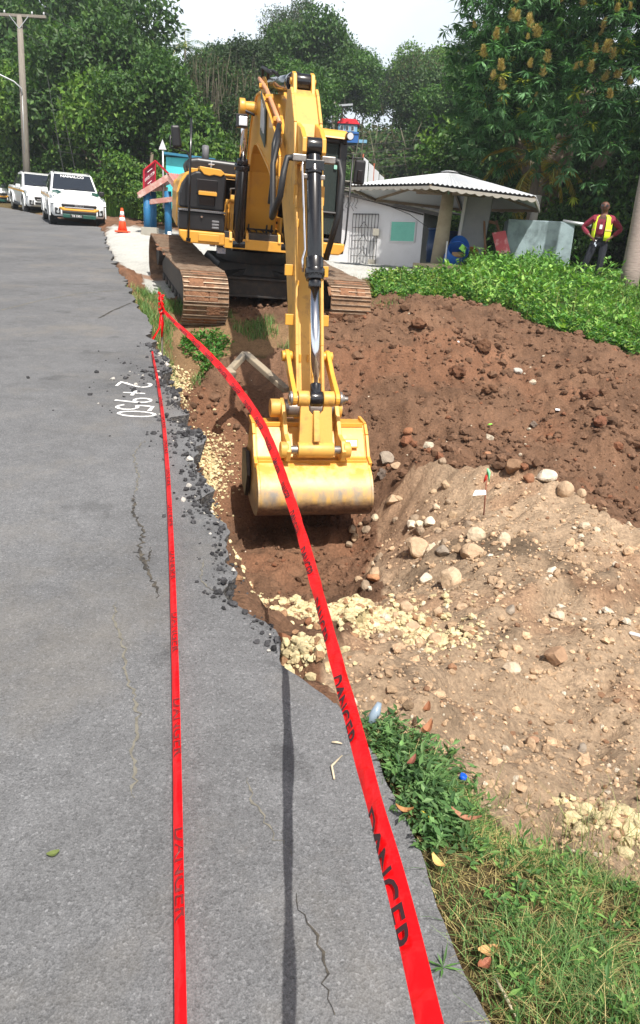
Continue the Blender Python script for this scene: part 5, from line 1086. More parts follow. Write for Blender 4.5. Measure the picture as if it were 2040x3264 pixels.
for k in range(NSd):
    A=rim(a0+k*PI/3,RR*1.003,-.04); B=rim(a0+(k+1)*PI/3,RR*1.003,-.04); P=[]; n=12
    ed=(B-A); Le=ed.length; ed.normalize()
    P=[(0,0),(Le,0)]
    for i in range(n*6,-1,-1): u=i/(n*6); s_=abs(math.sin(PI*u*n)); P.append((Le*u,-.05-.045*s_*(1 if int(u*n)%2 else .6)))
    m_=MB(); m_.prism(P,A,ed,Vector((0,0,1)),ed.cross(Vector((0,0,1))),.02); m_.build('scalloped_trim',M_fasc,r)
for k,(aa,mt,rd) in enumerate(((200,M_timb,.07),(224,M_timb,.05),(262,M_grn,.045),(310,M_timb,.07),(325,M_timb,.06),(20,M_timb,.05),(120,M_timb,.05),(160,M_timb,.05))):
    a=RD(aa); e=cR_.lerp(rim(a,RR*.95),.55 if k!=2 else .5)-Vector((0,0,.12)); m_=MB(); m_.bar(top*.93+Vector((math.cos(a)*.14,math.sin(a)*.14,0)),e,rd,rd*1.2); m_.build('strut',mt,r)
# leaning grey trunk behind the shelter's right corner
a=at(1680,750,23)-Vector((0,0,0)); b_=at(1712,640,23)
m_=MB(); m_.tube([(0,0,-.8),(b_-a)*.5+Vector((.04,0,0)),(b_-a)*1.15],[.13,.11,.10],10); tag(m_.build('leaning_post',M_conc,loc=a),'grey leaning post under the right corner of the shelter roof','post')
# ---------------------------------------------------------------- things stored under the shelter
M_bar=mat('blue_plastic',srgb(20,96,186),.4,var=.2,vscale=4); M_navy=mat('dark_blue_plastic',srgb(14,52,96),.45); M_card=mat('cardboard',srgb(206,160,110),.8); M_lime=mat('lime_wrapper',srgb(150,225,90),.5)
q=at(1448,842,20.9); d_=Vector((.05,-.62,.50)).normalized(); gq=gz(q.x,q.y)
r=thing('blue_barrel',(q.x,q.y,q.z+.12),'open bright blue plastic barrel lying tilted beside the shelter post','barrel')
x_=d_.cross(Vector((0,0,1))).normalized(); y_=d_.cross(x_)
def ring(t,rad): return [d_*t+(x_*math.cos(2*PI*k/24)+y_*math.sin(2*PI*k/24))*rad for k in range(24)]
m_=MB(); m_.loft([ring(-.38,.24),ring(-.30,.28),ring(.0,.29),ring(.03,.305),ring(.06,.29),ring(.36,.285),ring(.40,.27),ring(.36,.262),ring(-.2,.262),ring(-.3,.1)]); m_.build('drum',M_bar,r)
ff=x_*.0-y_*.27; 
m_=MB(); P=[ring(.38,.28)[k] for k in range(12,24)]
m_.loft([[ring(.38,.285)[k] for k in range(24)],[ring(.38,.285)[k]+d_*(.04+.22*max(0,-(x_*math.cos(2*PI*k/24)+y_*math.sin(2*PI*k/24)).z*-1)) for k in range(24)]],caps=False); m_.build('torn_lip',M_bar,r)
m_=MB(); m_.box(d_*.20+Vector((.03,0,-.08)),(.30,.2,.2),Matrix.Rotation(.5,3,'X')); o=m_.build('cardboard_box',M_card,loc=r.location.copy()); tag(o,'small open cardboard box lying inside the tilted blue barrel','box')
m_=MB(); m_.box(d_*.38+Vector((.10,-.02,.05)),(.14,.02,.14),Matrix.Rotation(.6,3,'Y')); m_.box(d_*.38+Vector((.16,-.02,-.0)),(.04,.02,.14)); tag(m_.build('wrapper',M_lime,loc=r.location.copy()),'lime green wrapper sticking out of the tilted blue barrel','wrapper')
def drum(px,py,Y,label,mt,h=.88,rad=.29):
    q=at(px,py,Y); r=thing('storage_drum',(q.x,q.y,q.z),label,'drum'); m_=MB(); m_.tube([(0,0,0),(0,0,.3),(0,0,.31),(0,0,.58),(0,0,.59),(0,0,h)],[rad*.95,rad,rad*1.05,rad*1.05,rad,rad*.95],20); m_.build('body',mt,r); m_=MB(); m_.tube([(0,0,h),(0,0,h+.05)],[rad*1.04,rad],20); m_.build('lid',mt,r); return r
drum(1388,838,22.6,'dark blue drum standing left of the shelter post',M_navy); drum(1428,835,23.2,'dark blue drum standing right behind the shelter post',M_navy,.8)
q=at(1496,836,21.3); r=thing('broken_bin',(q.x,q.y,q.z+.12),'split orange and green bin right of the blue barrel','bin'); m_=MB()
R1=[Vector((.20*math.cos(k*PI/10),.20*math.sin(k*PI/10),0)) for k in range(20)]; Mt=Matrix.Rotation(RD(62),3,'X')@Matrix.Rotation(RD(20),3,'Z')
m_.loft([[Mt@(v*.8+Vector((0,0,-.2))) for v in R1],[Mt@(v+Vector((0,0,.22))) for v in R1],[Mt@(v*.9+Vector((0,0,.2))) for v in R1],[Mt@(v*.7+Vector((0,0,-.15))) for v in R1]]); m_.build('shell',mat('bin_orange',srgb(170,100,50),.6,var=1,vscale=4,vcol=srgb(120,140,60)),r)
# big grey cabinet door / refrigerator carcass
q=at(1500,815,22.2); r=thing('old_refrigerator',(q.x,q.y,q.z-.12),'tall grey refrigerator carcass with a white edge standing behind the blue barrel','refrigerator')
m_=MB(); m_.box((0,0,.93),(.78,.6,1.86),Matrix.Rotation(RD(-12),3,'Z')@Matrix.Rotation(RD(4),3,'Y')); m_.build('cabinet',mat('fridge_grey',(.30,.31,.33),.5,var=.3,vscale=3),r,.02)
m_=MB(); m_.box((-.40,-.30,.93),(.08,.10,1.88),Matrix.Rotation(RD(-12),3,'Z')@Matrix.Rotation(RD(4),3,'Y')); m_.build('door_edge',M_white,r,.01)
# leaning timber frame and pink-red board
a=at(1540,700,21.6); r=thing('timber_frame',at(1570,820,21.6),'brown timber frame leaning against the old tree stump','frame')
def rl(px,py,Y): return at(px,py,Y)-r.location
m_=MB(); m_.bar(rl(1543,700,21.9),rl(1548,820,21.3),.05,.05,(1,0,0)); m_.bar(rl(1540,702,21.9),rl(1583,712,21.9),.05,.07); m_.bar(rl(1582,705,21.9),rl(1606,800,21.2),.06,.05,(1,0,0)); m_.build('timber',mat('brown_timber',srgb(140,104,78),.8,var=.5,vscale=5),r)
r=thing('pink_board',at(1593,812,20.9),'faded pink and red panel leaning on the timber frame','board')
m_=MB(); m_.box((0,0,.30),(.36,.035,.62),Matrix.Rotation(RD(-25),3,'X')@Matrix.Rotation(RD(-14),3,'Y')); m_.build('panel',mat('pink_paint',srgb(196,86,92),.5,var=1,vscale=3,vcol=srgb(222,170,170),thr=(.5,.62)),r,.01)
# concrete tank wall
q=at(1665,800,21.8); r=thing('concrete_tank',(q.x,q.y,q.z-.35),'weathered blue grey concrete tank half hidden by weeds, right of the shelter','tank')
m_=MB(); m_.box((.35,0,.25),(1.75,1.0,1.75),Matrix.Rotation(RD(-6),3,'Z')); m_.build('body',mat('blue_concrete',srgb(140,158,162),.85,var=.8,vscale=2.5,vcol=srgb(86,98,100)),r,.03); m_=MB(); m_.cyl((.85,-.5,1.13),(1.55,-.72,1.05),.05,seg=10); m_.build('pipe',M_galv,r)
# plank at post base, thin white rod
q=at(1395,862,20.5); tag(MB().box((0,0,.05),(1.3,.30,.20),Matrix.Rotation(RD(-14),3,'Z')@Matrix.Rotation(RD(-5),3,'X')).build('plank',M_post,loc=q,bevel=.02),'thick beige plank lying at the foot of the shelter post','plank')
q=at(1418,848,20.6); tag(MB().cyl((0,0,0),(0,0,.62),.02,seg=8).build('rod',M_white,loc=q),'thin white rod upright between shelter post and blue barrel','rod')
# ---------------------------------------------------------------- blue house on the hill
q=at(1108,447,66); r=thing('hill_house',(q.x,q.y,q.z),'small blue house with bright red roof high on the wooded hill','house')
M_hb=mat('house_blue',srgb(30,96,170),.6); M_hw=mat('house_lightblue',srgb(120,170,200),.6)
m_=MB(); m_.box((0,0,.2),(3.6,3,1.5)); m_.build('lower_storey',M_hb,r); m_=MB(); m_.box((-.1,.1,1.6),(3.2,2.8,1.4)); wl=m_.build('upper_wall',M_hw,r)
m_=MB(); m_.prism([(-2.0,2.3),(-1.2,3.05),(1.2,3.05),(1.9,2.3)],(0,.1,0),(1,0,0),(0,0,1),(0,1,0),3.3); m_.build('roof',mat('red_roof',srgb(226,30,50),.5),r)
for x in (-1.1,-.2,.7): 
    m_=MB(); m_.box((x,-1.33,1.65),(.6,.04,.8)); wn=m_.build('window',M_white,wl); m_=MB(); m_.box((x,-1.36,1.65),(.45,.02,.65)); m_.build('pane',M_tgl,wn)
m_=MB(); m_.box((2.6,0,-.1),(1.4,1,.5)); m_.build('annex',M_hw,r); m_=MB(); m_.bar((-1.7,-1.6,.95),(1.8,-1.6,.95),.06,.3); m_.build('balcony_rail',M_hb,r)
q=at(1020,62,95); tag(MB().ball((0,0,0),.9,12,6,(1,1,.5)).build('tank_on_hill',mat('white_red_tank',srgb(200,140,130),.6),loc=q),'small reddish white tank on the ridge behind the stick','tank') if False else None
r.scale=(.47,.47,.47)
# ---------------------------------------------------------------- red barrier tape
M_tape=bpy.data.materials.new('red_tape'); M_tape.use_nodes=True; t=M_tape.node_tree; b=t.nodes['Principled BSDF']; b.inputs['Base Color'].default_value=(*srgb(242,14,22),1); b.inputs['Roughness'].default_value=.3
n_c=t.nodes.new('ShaderNodeTexNoise'); n_c.inputs['Scale'].default_value=22; n_c.inputs['Detail'].default_value=3; _bp=t.nodes.new('ShaderNodeBump'); _bp.inputs['Strength'].default_value=.35; _bp.inputs['Distance'].default_value=.02; _tc=t.nodes.new('ShaderNodeTexCoord'); t.links.new(_tc.outputs['Object'],n_c.inputs['Vector']); t.links.new(n_c.outputs[0],_bp.inputs['Height']); t.links.new(_bp.outputs[0],b.inputs['Normal'])
tr=t.nodes.new('ShaderNodeBsdfTranslucent'); tr.inputs[0].default_value=(.9,.02,.02,1); mx=t.nodes.new('ShaderNodeMixShader'); mx.inputs[0].default_value=.35; t.links.new(b.outputs[0],mx.inputs[1]); t.links.new(tr.outputs[0],mx.inputs[2]); t.links.new(mx.outputs[0],t.nodes['Material Output'].inputs[0])
M_ink=mat('tape_ink',(.035,.008,.010),.5)
def ribbon(name,path,wd,nrm,label,txt_every=.62,voff=0.0,flip=1,ts=1.0,tail=None,ink=None):
    """path: points; wd: widths; nrm: width directions"""
    P=[Vector(p) for p in path]; n=len(P); fine=[]; W=[]; N=[]
    for i in range(n-1):   # Catmull-Rom
        p0=P[max(i-1,0)];p1=P[i];p2=P[i+1];p3=P[min(i+2,n-1)]
        for k in range(14):
            t=k/14; fine.append(.5*((2*p1)+(p2-p0)*t+(2*p0-5*p1+4*p2-p3)*t*t+(3*p1-p0-3*p2+p3)*t**3)); W.append(wd[i]*(1-t)+wd[i+1]*t); N.append(Vector(nrm[i]).lerp(Vector(nrm[i+1]),t).normalized())
    fine.append(P[-1]);W.append(wd[-1]);N.append(Vector(nrm[-1]).normalized())
    loc=P[0].copy(); s_=[0]
    for a,b_ in zip(fine,fine[1:]): s_.append(s_[-1]+(b_-a).length)
    s_=np.array(s_); fa=np.array([p[:] for p in fine]); Na=np.array([x[:] for x in N]); Wa=np.array(W)
    tw_=.30*np.sin(s_*7+1)+.2*np.sin(s_*17); Na=Na+np.array([0,0,1.])*tw_[:,None]*(1 if n>12 else .0)
    T=np.gradient(fa,axis=0); T/=np.linalg.norm(T,axis=1)[:,None]; Na-=T*(Na*T).sum(1)[:,None]; Na/=np.linalg.norm(Na,axis=1)[:,None]; Z=np.cross(T,Na)
    Zs=np.where((Z*(-fa+np.array(EYE))).sum(1)[:,None]<0,-Z,Z)
    vs=[];fc=[]; cs=[-.5,-.17,.17,.5]
    for i in range(len(fa)):
        for c_ in cs: vs.append(fa[i]+Na[i]*Wa[i]*c_+Zs[i]*((.5-abs(c_))*.012*(1+.6*math.sin(i*.7)))-np.array(loc))
        if i:
            for k in range(3): fc.append((4*i-4+k,4*i-3+k,4*i+1+k,4*i+k))
    o=link(name,me_np(name,vs,fc,M_tape,smooth=True),None,loc); tag(o,label,'barrier tape')
    tm=text_mesh('DANGER',.046*ts); tc_=np.array([v.co[:] for v in tm.vertices]); fcs=[tuple(p.vertices) for p in tm.polygons]; u0=tc_[:,0].min(); tl=tc_[:,0].max()-u0
    k=.15 if tail is None else (s_[-1]-tail)%(txt_every+tl*.5)
    while k+tl*1.5<s_[-1]-.05:
        u=k+(tc_[:,0]-u0)*1.5; v=(tc_[:,1]+voff)*flip
        keep_w=np.interp(u,s_,Wa); px_=np.stack([np.interp(u,s_,fa[:,j]) for j in range(3)],1); nn=np.stack([np.interp(u,s_,Na[:,j]) for j in range(3)],1); zz_=np.stack([np.interp(u,s_,Zs[:,j]) for j in range(3)],1)
        vv=np.clip(v,-keep_w*.5,keep_w*.5)
        VV=px_+nn*vv[:,None]+zz_*(.0025+(.5-np.minimum(.5,np.abs(vv/keep_w)))*.019)[:,None]-np.array(loc); me=bpy.data.meshes.new('lettering'); me.from_pydata(VV.tolist(),[],fcs); me.materials.append(ink or M_ink); link('lettering',me,o)
        k+=txt_every+tl*.5
    return o
# stake with a knot of tape
kn=at(517,962,8.9); base=at(515,1085,8.9); r=thing('tape_stake',(base.x,base.y,gz(base.x,base.y)),'thin stake with red tape knotted round its top on the weedy verge','stake')
m_=MB(); h=kn.z-r.location.z; m_.tube([(0,0,-.1),(.01,0,h-.05)],.012,6); m_.build('stick',M_wood,r)
m_=MB(); rk=random.Random(3)
for k in range(7):
    z=h-.10+k*.03; a=rk.uniform(0,6.28); pts=[]
    for i in range(5): aa=a+i*1.4; pts.append((math.cos(aa)*(.02+.015*rk.random()),math.sin(aa)*.03,z+rk.uniform(-.03,.03)))
    m_.tube(pts,.013,6,flat=.45)
m_.tube([(0,0,h-.12),(-.02,-.03,h-.3),(-.10,-.08,h-.45),(-.13,-.12,h-.52)],[.02,.014,.018,.03],6,flat=.25); m_.tube([(0,0,h-.12),(.02,-.02,h-.24),(.01,-.04,h-.40)],[.02,.02,.012],6,flat=.3)
m_.tube([(.0,-.02,h+.06),(.01,-.02,h-.02),(.04,-.02,h-.08),(.03,0,h-.14)],[.02,.022,.02,.02],6,flat=.4); m_.build('tape_knot',M_tape,r)
# tape one lies along the road
P1=[(485,1132),(503,1230),(520,1350),(533,1500),(541,1640),(549,1830),(556,2050),(562,2300),(567,2600),(571,2900),(577,3330)]
pa=[onroad(*p)+Vector((0,0,.035)) for p in P1]; pa[0].z-=.0
dd=[Vector((.8,.1,.55))]*11
ribbon('barrier_tape',pa,[.020,.024,.028,.029,.029,.030,.030,.030,.030,.030,.030],dd,'long straight red warning tape stretched just above the asphalt, nearer the left lane',.45,.010,1,1.0,None,mat('tape_ink_faded',(.16,.012,.012),.5))
# tape two rises from the knot to the photographer's hand
P2=[(519,988,8.9),(560,1030,8.3),(620,1086,7.6),(700,1168,6.7),(770,1256,5.9),(832,1350,5.05),(872,1440,4.35),(908,1540,3.65),(948,1660,3.0),(988,1795,2.45),(1030,1950,2.0),(1075,2120,1.66),(1122,2290,1.38),(1172,2480,1.16),(1232,2700,.97),(1292,2930,.82),(1350,3180,.69),(1400,3400,.60)]
pb_=[at(*p) for p in P2]; wd=[.03,.045,.06,.066,.066,.060,.055,.050,.044,.040,.037,.036,.035,.034,.034,.034,.034,.034]
dn=[Vector((.75,.25,.6))]*6+[Vector((.85,.2,.45))]*12
ribbon('barrier_tape',pb_,wd,dn,'red warning tape sweeping from the knotted stake over the bucket to the bottom right',.42,-.020,1,1.12,.47)
# ---------------------------------------------------------------- survey stake, bent pipe, litter
q=hit(1543,1640); r=thing('survey_stake',(q.x,q.y,gz(q.x,q.y)-.02),'thin brown survey stake with green ribbon and a white tag on the pale mound','survey stake')
tpv=at(1553,1505,q.y+.05)-r.location; m_=MB(); m_.tube([(0,0,-.05),tpv],.007,6); m_.build('stick',mat('rusty_stick',srgb(130,80,60),.8),r)
m_=MB(); m_.tube([tpv+Vector((0,0,.03)),tpv+Vector((.015,0,.0)),tpv+Vector((.02,-.01,-.05)),tpv+Vector((.03,0,-.09))],[.018,.03,.016,.006],7,flat=.5); m_.build('green_ribbon',mat('mint_ribbon',srgb(130,222,160),.6),r)
m_=MB(); m_.tube([tpv+Vector((-.0,0,-.02)),tpv+Vector((-.01,-.01,-.06)),tpv+Vector((-.02,0,-.10))],[.012,.014,.004],6,flat=.4); m_.build('red_ribbon',mat('red_ribbon',srgb(190,40,30),.6),r)
m_=MB(); m_.poly([tpv*.60+Vector((.0,0,.0)),tpv*.60+Vector((-.10,-.02,.0)),tpv*.60+Vector((-.12,-.03,-.05)),tpv*.60+Vector((0,-.03,-.035))]); m_.build('white_tag',mat('white_paper',(.8,.82,.85),.5),r)
M_pip=mat('muddy_grey_pipe',srgb(150,138,118),.8,var=.9,vscale=4,vcol=srgb(70,68,66),thr=(.45,.6)); q=at(780,1128,9.6)
r=thing('bent_metal_bar',q,'bent grey metal bar, an upturned V, sticking out of the pit bank behind the bucket','metal bar')
def rq(px,py,Y): return at(px,py,Y)-q
m_=MB(); m_.bar(rq(782,1128,9.6),rq(915,1245,8.9),.10,.07); m_.bar(rq(725,1190,9.3),rq(784,1126,9.6),.09,.07); m_.bar(rq(722,1185,9.3),rq(742,1200,9.2),.10,.12); m_.build('bar',M_pip,r,.012)
def leaf_thing(px,py,L_,W_,col,label,name='fallen_leaf',cat='leaf',curl=.3,yaw=0,dz=.02,Y=None):
    p=hit(px,py); z=SL*p.y if p.x<edge_x(p.y) else gz(p.x,p.y)
    V=[];F=[]; n=7
    for i in range(n):
        u=i/(n-1); w_=W_*math.sin(PI*min(max(u,.04),.97))**.7; zc=curl*L_*(u-.5)**2*4*.5
        for j in (-1,0,1): V.append((u*L_-L_/2,j*w_/2,zc+abs(j)*curl*W_*.5))
        if i:
            for j in range(2): F.append((3*i-3+j,3*i-2+j,3*i+1+j,3*i+j))
    o=link(name,me_np(name,V,F,mat('dry_leaf',srgb(*col),.7,var=.6,vscale=25,vcol=tuple(c*.45 for c in srgb(*col)))),None,(p.x,p.y,z+dz),(0,0,yaw)); tag(o,label,cat); return o
leaf_thing(170,2733,.032,.022,(92,104,52),'single olive green leaf lying alone on the asphalt',yaw=.5,dz=.004)
leaf_thing(1285,2615,.05,.02,(150,108,62),'curled tan leaf on the asphalt edge by the red tape',yaw=-.2,curl=.6,dz=.03)
leaf_thing(1365,2665,.055,.018,(196,176,50),'bright yellow leaf at the asphalt edge',yaw=-.5,curl=.3,dz=.035)
leaf_thing(1475,2670,.085,.022,(150,104,78),'long reddish brown curled leaf on the short grass',yaw=-.35,curl=.5,dz=.06)
leaf_thing(1348,2365,.06,.024,(126,80,50),'upright rust brown leaf in the dark green weeds',yaw=1.2,curl=.5,dz=.12)
leaf_thing(1345,2440,.065,.03,(150,102,70),'large crumpled orange brown leaf in the weeds',yaw=.9,curl=.8,dz=.12)
leaf_thing(1300,2530,.055,.018,(116,66,50),'dark red brown leaf at the front of the weed patch',yaw=1.0,curl=.4,dz=.09)
leaf_thing(1390,2800,.05,.022,(204,170,104),'small pale straw coloured leaf on the verge',yaw=-1,curl=.5,dz=.03)
leaf_thing(1545,3090,.05,.03,(190,150,100),'small tan leaf near the bottom of the verge',yaw=.3,curl=.4,dz=.03)
leaf_thing(1535,3130,.04,.025,(140,84,60),'small brown leaf beside the asphalt at the bottom right',yaw=.6,curl=.4,dz=.03)
q=onroad(1160,2290); tag(MB().tube([(0,0,0),(.02,.02,.03),(.03,.03,.06)],[.016,.017,.008],12).build('plastic_bottle',mat('bottle_blue',srgb(130,146,160),.3),loc=(q.x+.02,q.y,gz(q.x,q.y)+.01)),'crushed bluish plastic bottle at the top of the weed patch','bottle')
q=onroad(1480,2425); tag(MB().tube([(0,0,0),(.005,0,.016)],[.012,.011],12).build('bottle_cap',mat('cap_blue',srgb(10,80,200),.4),loc=(q.x,q.y,gz(q.x,q.y)+.05)),'bright blue bottle cap in the weeds beside the rubble','bottle cap')
q=onroad(1245,2575); tag(MB().box((0,0,0),(.014,.05,.008),Matrix.Rotation(.7,3,'Z')).build('plastic_scrap',mat('scrap_green',srgb(20,120,80),.4),loc=(q.x,q.y,gz(q.x,q.y)+.04)),'dark green scrap of plastic at the asphalt edge','plastic scrap')
for k,(px,py,Y,L_,lb) in enumerate(((540,1085,8.6,.20,'white plastic strip lying on the verge beside the knotted stake'),(527,1055,8.9,.10,'small white scrap tied in at the foot of the stake'),(515,1180,8.0,.12,'pale flat chip at the edge of the asphalt below the stake'))):
    p=at(px,py,Y); tag(MB().box((0,0,0),(L_*.4,L_,.006),Matrix.Rotation(1.0+k,3,'Z')@Matrix.Rotation(.3,3,'X')).build('plastic_strip',M_white,loc=(p.x,p.y,gz(p.x,p.y)+.06)),lb,'litter')
for k,(px,py,Y,lb) in enumerate(((1775,1320,9.8,'white and orange scrap lying on the brown soil'),(1460,1100,12,'white paper scrap among clods below the excavator track'),(2020,2050,3.5,'white plastic scrap at the right edge of the mound'),(1560,1365,9.0,'small yellowish scrap in the brown soil above the mound'))):
    p=hit(px,py); tag(MB().box((0,0,0),(.07,.04,.02),Matrix.Rotation(k*1.3,3,'Z')@Matrix.Rotation(.5,3,'X')).build('litter_scrap',M_white if k!=3 else M_lime,loc=(p.x,p.y,gz(p.x,p.y)+.04),bevel=.01),lb,'litter')
# loose twigs
for k,(a,b_,Y,lb) in enumerate((((1065,2490),(1090,2415),1.95,'curved dry twig lying on the asphalt by the weeds'),((1057,2372),(1090,2377),2.0,'short straight dry twig on the asphalt edge'),((1575,3120),(1650,3264),1.2,'long straw stalk lying on the verge at the bottom'))):
    p=onroad(*a); p2=onroad(*b_); m_=MB(); mid=(p2-p)*.5+Vector((-.02 if k==0 else 0,0,.01)); m_.tube([(0,0,.008),mid,(p2-p)+Vector((0,0,.008))],[.003,.004,.002],5); tag(m_.build('twig',mat('twig_pale',srgb(190,176,150),.8),loc=p),lb,'twig')
# ================================================================ vegetation
M_leaf=attr_mat('leaf',rough=.55,bump=0,nvar=.35,nscale=.9,transl=.28,spec=.35,objvar=.22)
M_leafn=attr_mat('leaf_near',rough=.6,bump=0,nvar=.3,nscale=9,transl=.3,spec=.3)
M_bark=mat('bark',srgb(112,100,86),.9,var=.7,vscale=3,vcol=srgb(70,60,50),bump=.6,bscale=9,stretch=(4,4,1))
M_barkp=mat('bark_pale',srgb(176,168,152),.9,var=.7,vscale=3,vcol=srgb(120,110,96),bump=.5,bscale=9)
M_panicle=attr_mat('mango_flower',rough=.8,bump=0,nvar=.2,nscale=3,transl=.2)
def unit(v): return v/np.maximum(np.linalg.norm(v,axis=1)[:,None],1e-9)
def leaves(P,D,N_,L_,W_,fold=.15):
    """one diamond leaf per point: P base, D direction, N_ face normal"""
    D=unit(D); S_=unit(np.cross(D,N_)); Nn=np.cross(S_,D); L_=np.asarray(L_).reshape(-1,1); W_=np.asarray(W_).reshape(-1,1)
    mid=P+D*L_*.45; V=np.stack([P,mid-S_*W_/2+Nn*W_*fold,P+D*L_,mid+S_*W_/2+Nn*W_*fold],1).reshape(-1,3)
    F=np.arange(len(P)*4).reshape(-1,4); return V,F
LB=[.62]
def col_leaf(n,cols,rs,j=.18,rep=4):
    cols=np.array([srgb(*c) for c in cols]); c=cols[rs.randint(len(cols),size=n)]*(1+rs.randn(n,1)*j); return np.repeat(np.clip(c*LB[0],.003,.9),rep,0)
def sph(n,rs): return unit(rs.randn(n,3))
def crown_mesh(name,seed,rx,rz,nblob,nleaf,size,cols,asp=.55,lowcut=-.5,droop=0):
    rs=np.random.RandomState(seed); B=sph(nblob*3,rs); B=B[B[:,2]>lowcut][:nblob]; Bc=B*np.array([rx,rx,rz])*rs.uniform(.45,.85,(len(B),1)); Br=rs.uniform(.28,.5,len(B))*rx
    k=rs.randint(len(B),size=nleaf); d=sph(nleaf,rs); d[:,2]=np.abs(d[:,2])*rs.choice([1,1,1,-.6],nleaf); d=unit(d)
    rad=Br[k]*rs.uniform(.75,1.08,nleaf); P=Bc[k]+d*rad[:,None]*np.array([1,1,.8]); P+=rs.randn(nleaf,3)*.06*rx
    # ragged holes
    keep=(np.sin(P[:,0]*2.1+seed)+np.sin(P[:,1]*2.7)+np.sin(P[:,2]*3.1+1))>-1.7; P=P[keep]; d=d[keep]; n=len(P)
    dr=unit(rs.randn(n,3)*.9+d*.3+np.array([0,0,-.3-droop])); Nn=unit(d+rs.randn(n,3)*.5+np.array([0,0,.5])); sz=size*rs.uniform(.6,1.35,n)
    V,F=leaves(P,dr,Nn,sz,sz*asp); V[:,2]+=rz*.9
    return me_np(name,V,F,M_leaf,col_leaf(n,cols,rs))
DG=[(52,84,40),(62,96,46),(44,74,38),(74,104,50),(84,110,58)]; LG=[(96,138,48),(112,152,54),(78,120,44),(128,164,62)]; MG=[(70,112,46),(84,126,52),(58,98,42),(98,136,58)]; YG=[(120,140,56),(140,156,66),(96,124,50)]; BR=[(108,98,66),(92,88,58),(74,92,50)]
def trunk_mesh(name,h,r,seed,mt,lean=0,limbs=5):
    rk=random.Random(seed); m_=MB(); top=Vector((lean,rk.uniform(-.3,.3),h)); mid=top*.5+Vector((rk.uniform(-.2,.2),0,0))
    m_.tube([(0,0,-.6),(0,0,.2),mid,top],[r*1.4,r,r*.75,r*.4],9)
    for k in range(limbs):
        s_=mid.lerp(top,k/limbs); a=rk.uniform(0,6.28); e=s_+Vector((math.cos(a)*h*.35,math.sin(a)*h*.35,h*rk.uniform(.15,.4))); m_.tube([s_,s_.lerp(e,.5)+Vector((0,0,-.1)),e],[r*.4,r*.28,r*.1],6)
    bmesh.ops.recalc_face_normals(m_.bm,faces=m_.bm.faces[:]); me=bpy.data.meshes.new(name); m_.bm.to_mesh(me); m_.bm.free(); me.materials.append(mt); return me
KIN={}
def kind(k,cm,tm): KIN[k]=(cm,tm)
kind('dark',crown_mesh('crown_dark',1,3.6,3.2,22,15000,.27,DG),trunk_mesh('trunk_a',3.2,.22,1,M_bark))
kind('mid',crown_mesh('crown_mid',2,3.4,3.6,20,15000,.26,MG),trunk_mesh('trunk_b',3.4,.2,2,M_bark))
kind('light',crown_mesh('crown_light',3,3.2,2.8,18,14000,.25,LG),trunk_mesh('trunk_c',3.0,.18,3,M_barkp))
kind('vine',crown_mesh('crown_vine',4,3.2,4.4,22,15000,.25,DG+BR+MG,.4,-1,.8),trunk_mesh('trunk_d',3.5,.2,4,M_bark))
kind('big',crown_mesh('crown_big',5,3.0,3.0,18,8000,.40,LG+MG,.5),trunk_mesh('trunk_e',4.2,.16,5,M_barkp,.5,7))
kind('bush',crown_mesh('crown_bush',6,1.7,1.2,14,7500,.17,MG+LG,.6,-.9),None)
kind('bushd',crown_mesh('crown_bushd',7,1.7,1.4,14,7500,.17,DG+MG,.6,-.9),None)
TL={'dark':'dense dark green tree in the hillside forest','mid':'full mid green tree in the hillside forest','light':'bright green tree in the hillside forest','vine':'vine draped brownish green tree in the hillside forest','big':'large leaved pale trunked tree at the foot of the hill','bush':'bright leafy shrub growing behind the clearing','bushd':'dark leafy shrub growing behind the clearing'}
NM={'bush':'shrub','bushd':'shrub'}
def plant_tree(k,x,y,s=1,sz=None,rot=None,label=None,dz=0,low=0):
    cm,tm=KIN[k]; z=gz(x,y)+dz; nm=NM.get(k,'forest_tree')
    r=thing(nm,(x,y,z),label or TL[k],'shrub' if nm=='shrub' else 'tree',None if label else TL[k].replace('tree in','trees in').replace('tree at','trees at').replace('shrub growing','shrubs growing'),(0,0,rng.uniform(0,6.28) if rot is None else rot))
    r.scale=(s,s,sz or s); cr=link('crown',cm,r)
    if tm: link('trunk',tm,r); cr.location=(0,0,(2.2-low)) 
    return r
rng=random.Random(11)
rows=[(42,4.2,.62),(48,4.6,.72),(56,5.2,.85),(65,5.8,.95),(76,6.4,1.0),(88,7.4,1.1),(101,8.,1.15),(114,8.4,1.15)]
for y,sp,s in rows:
    x=-.47*y-2
    while x<.30*y+3:
        xx=x+rng.uniform(-1,1); yy=y+rng.uniform(-2.5,2.5)
        if hill(np.array([xx]),np.array([yy]))[0]>.6 and not(abs(xx-.042*yy)<4.0 and yy<67) and not (xx<-10 and yy<52):
            k=rng.choice(['dark','dark','mid','vine','mid','light','dark','vine'] if xx<0 else ['dark','mid','mid','vine','light','dark'])
            plant_tree(k,xx,yy,s*rng.uniform(.85,1.15),s*rng.uniform(.8,1.2))
        x+=sp
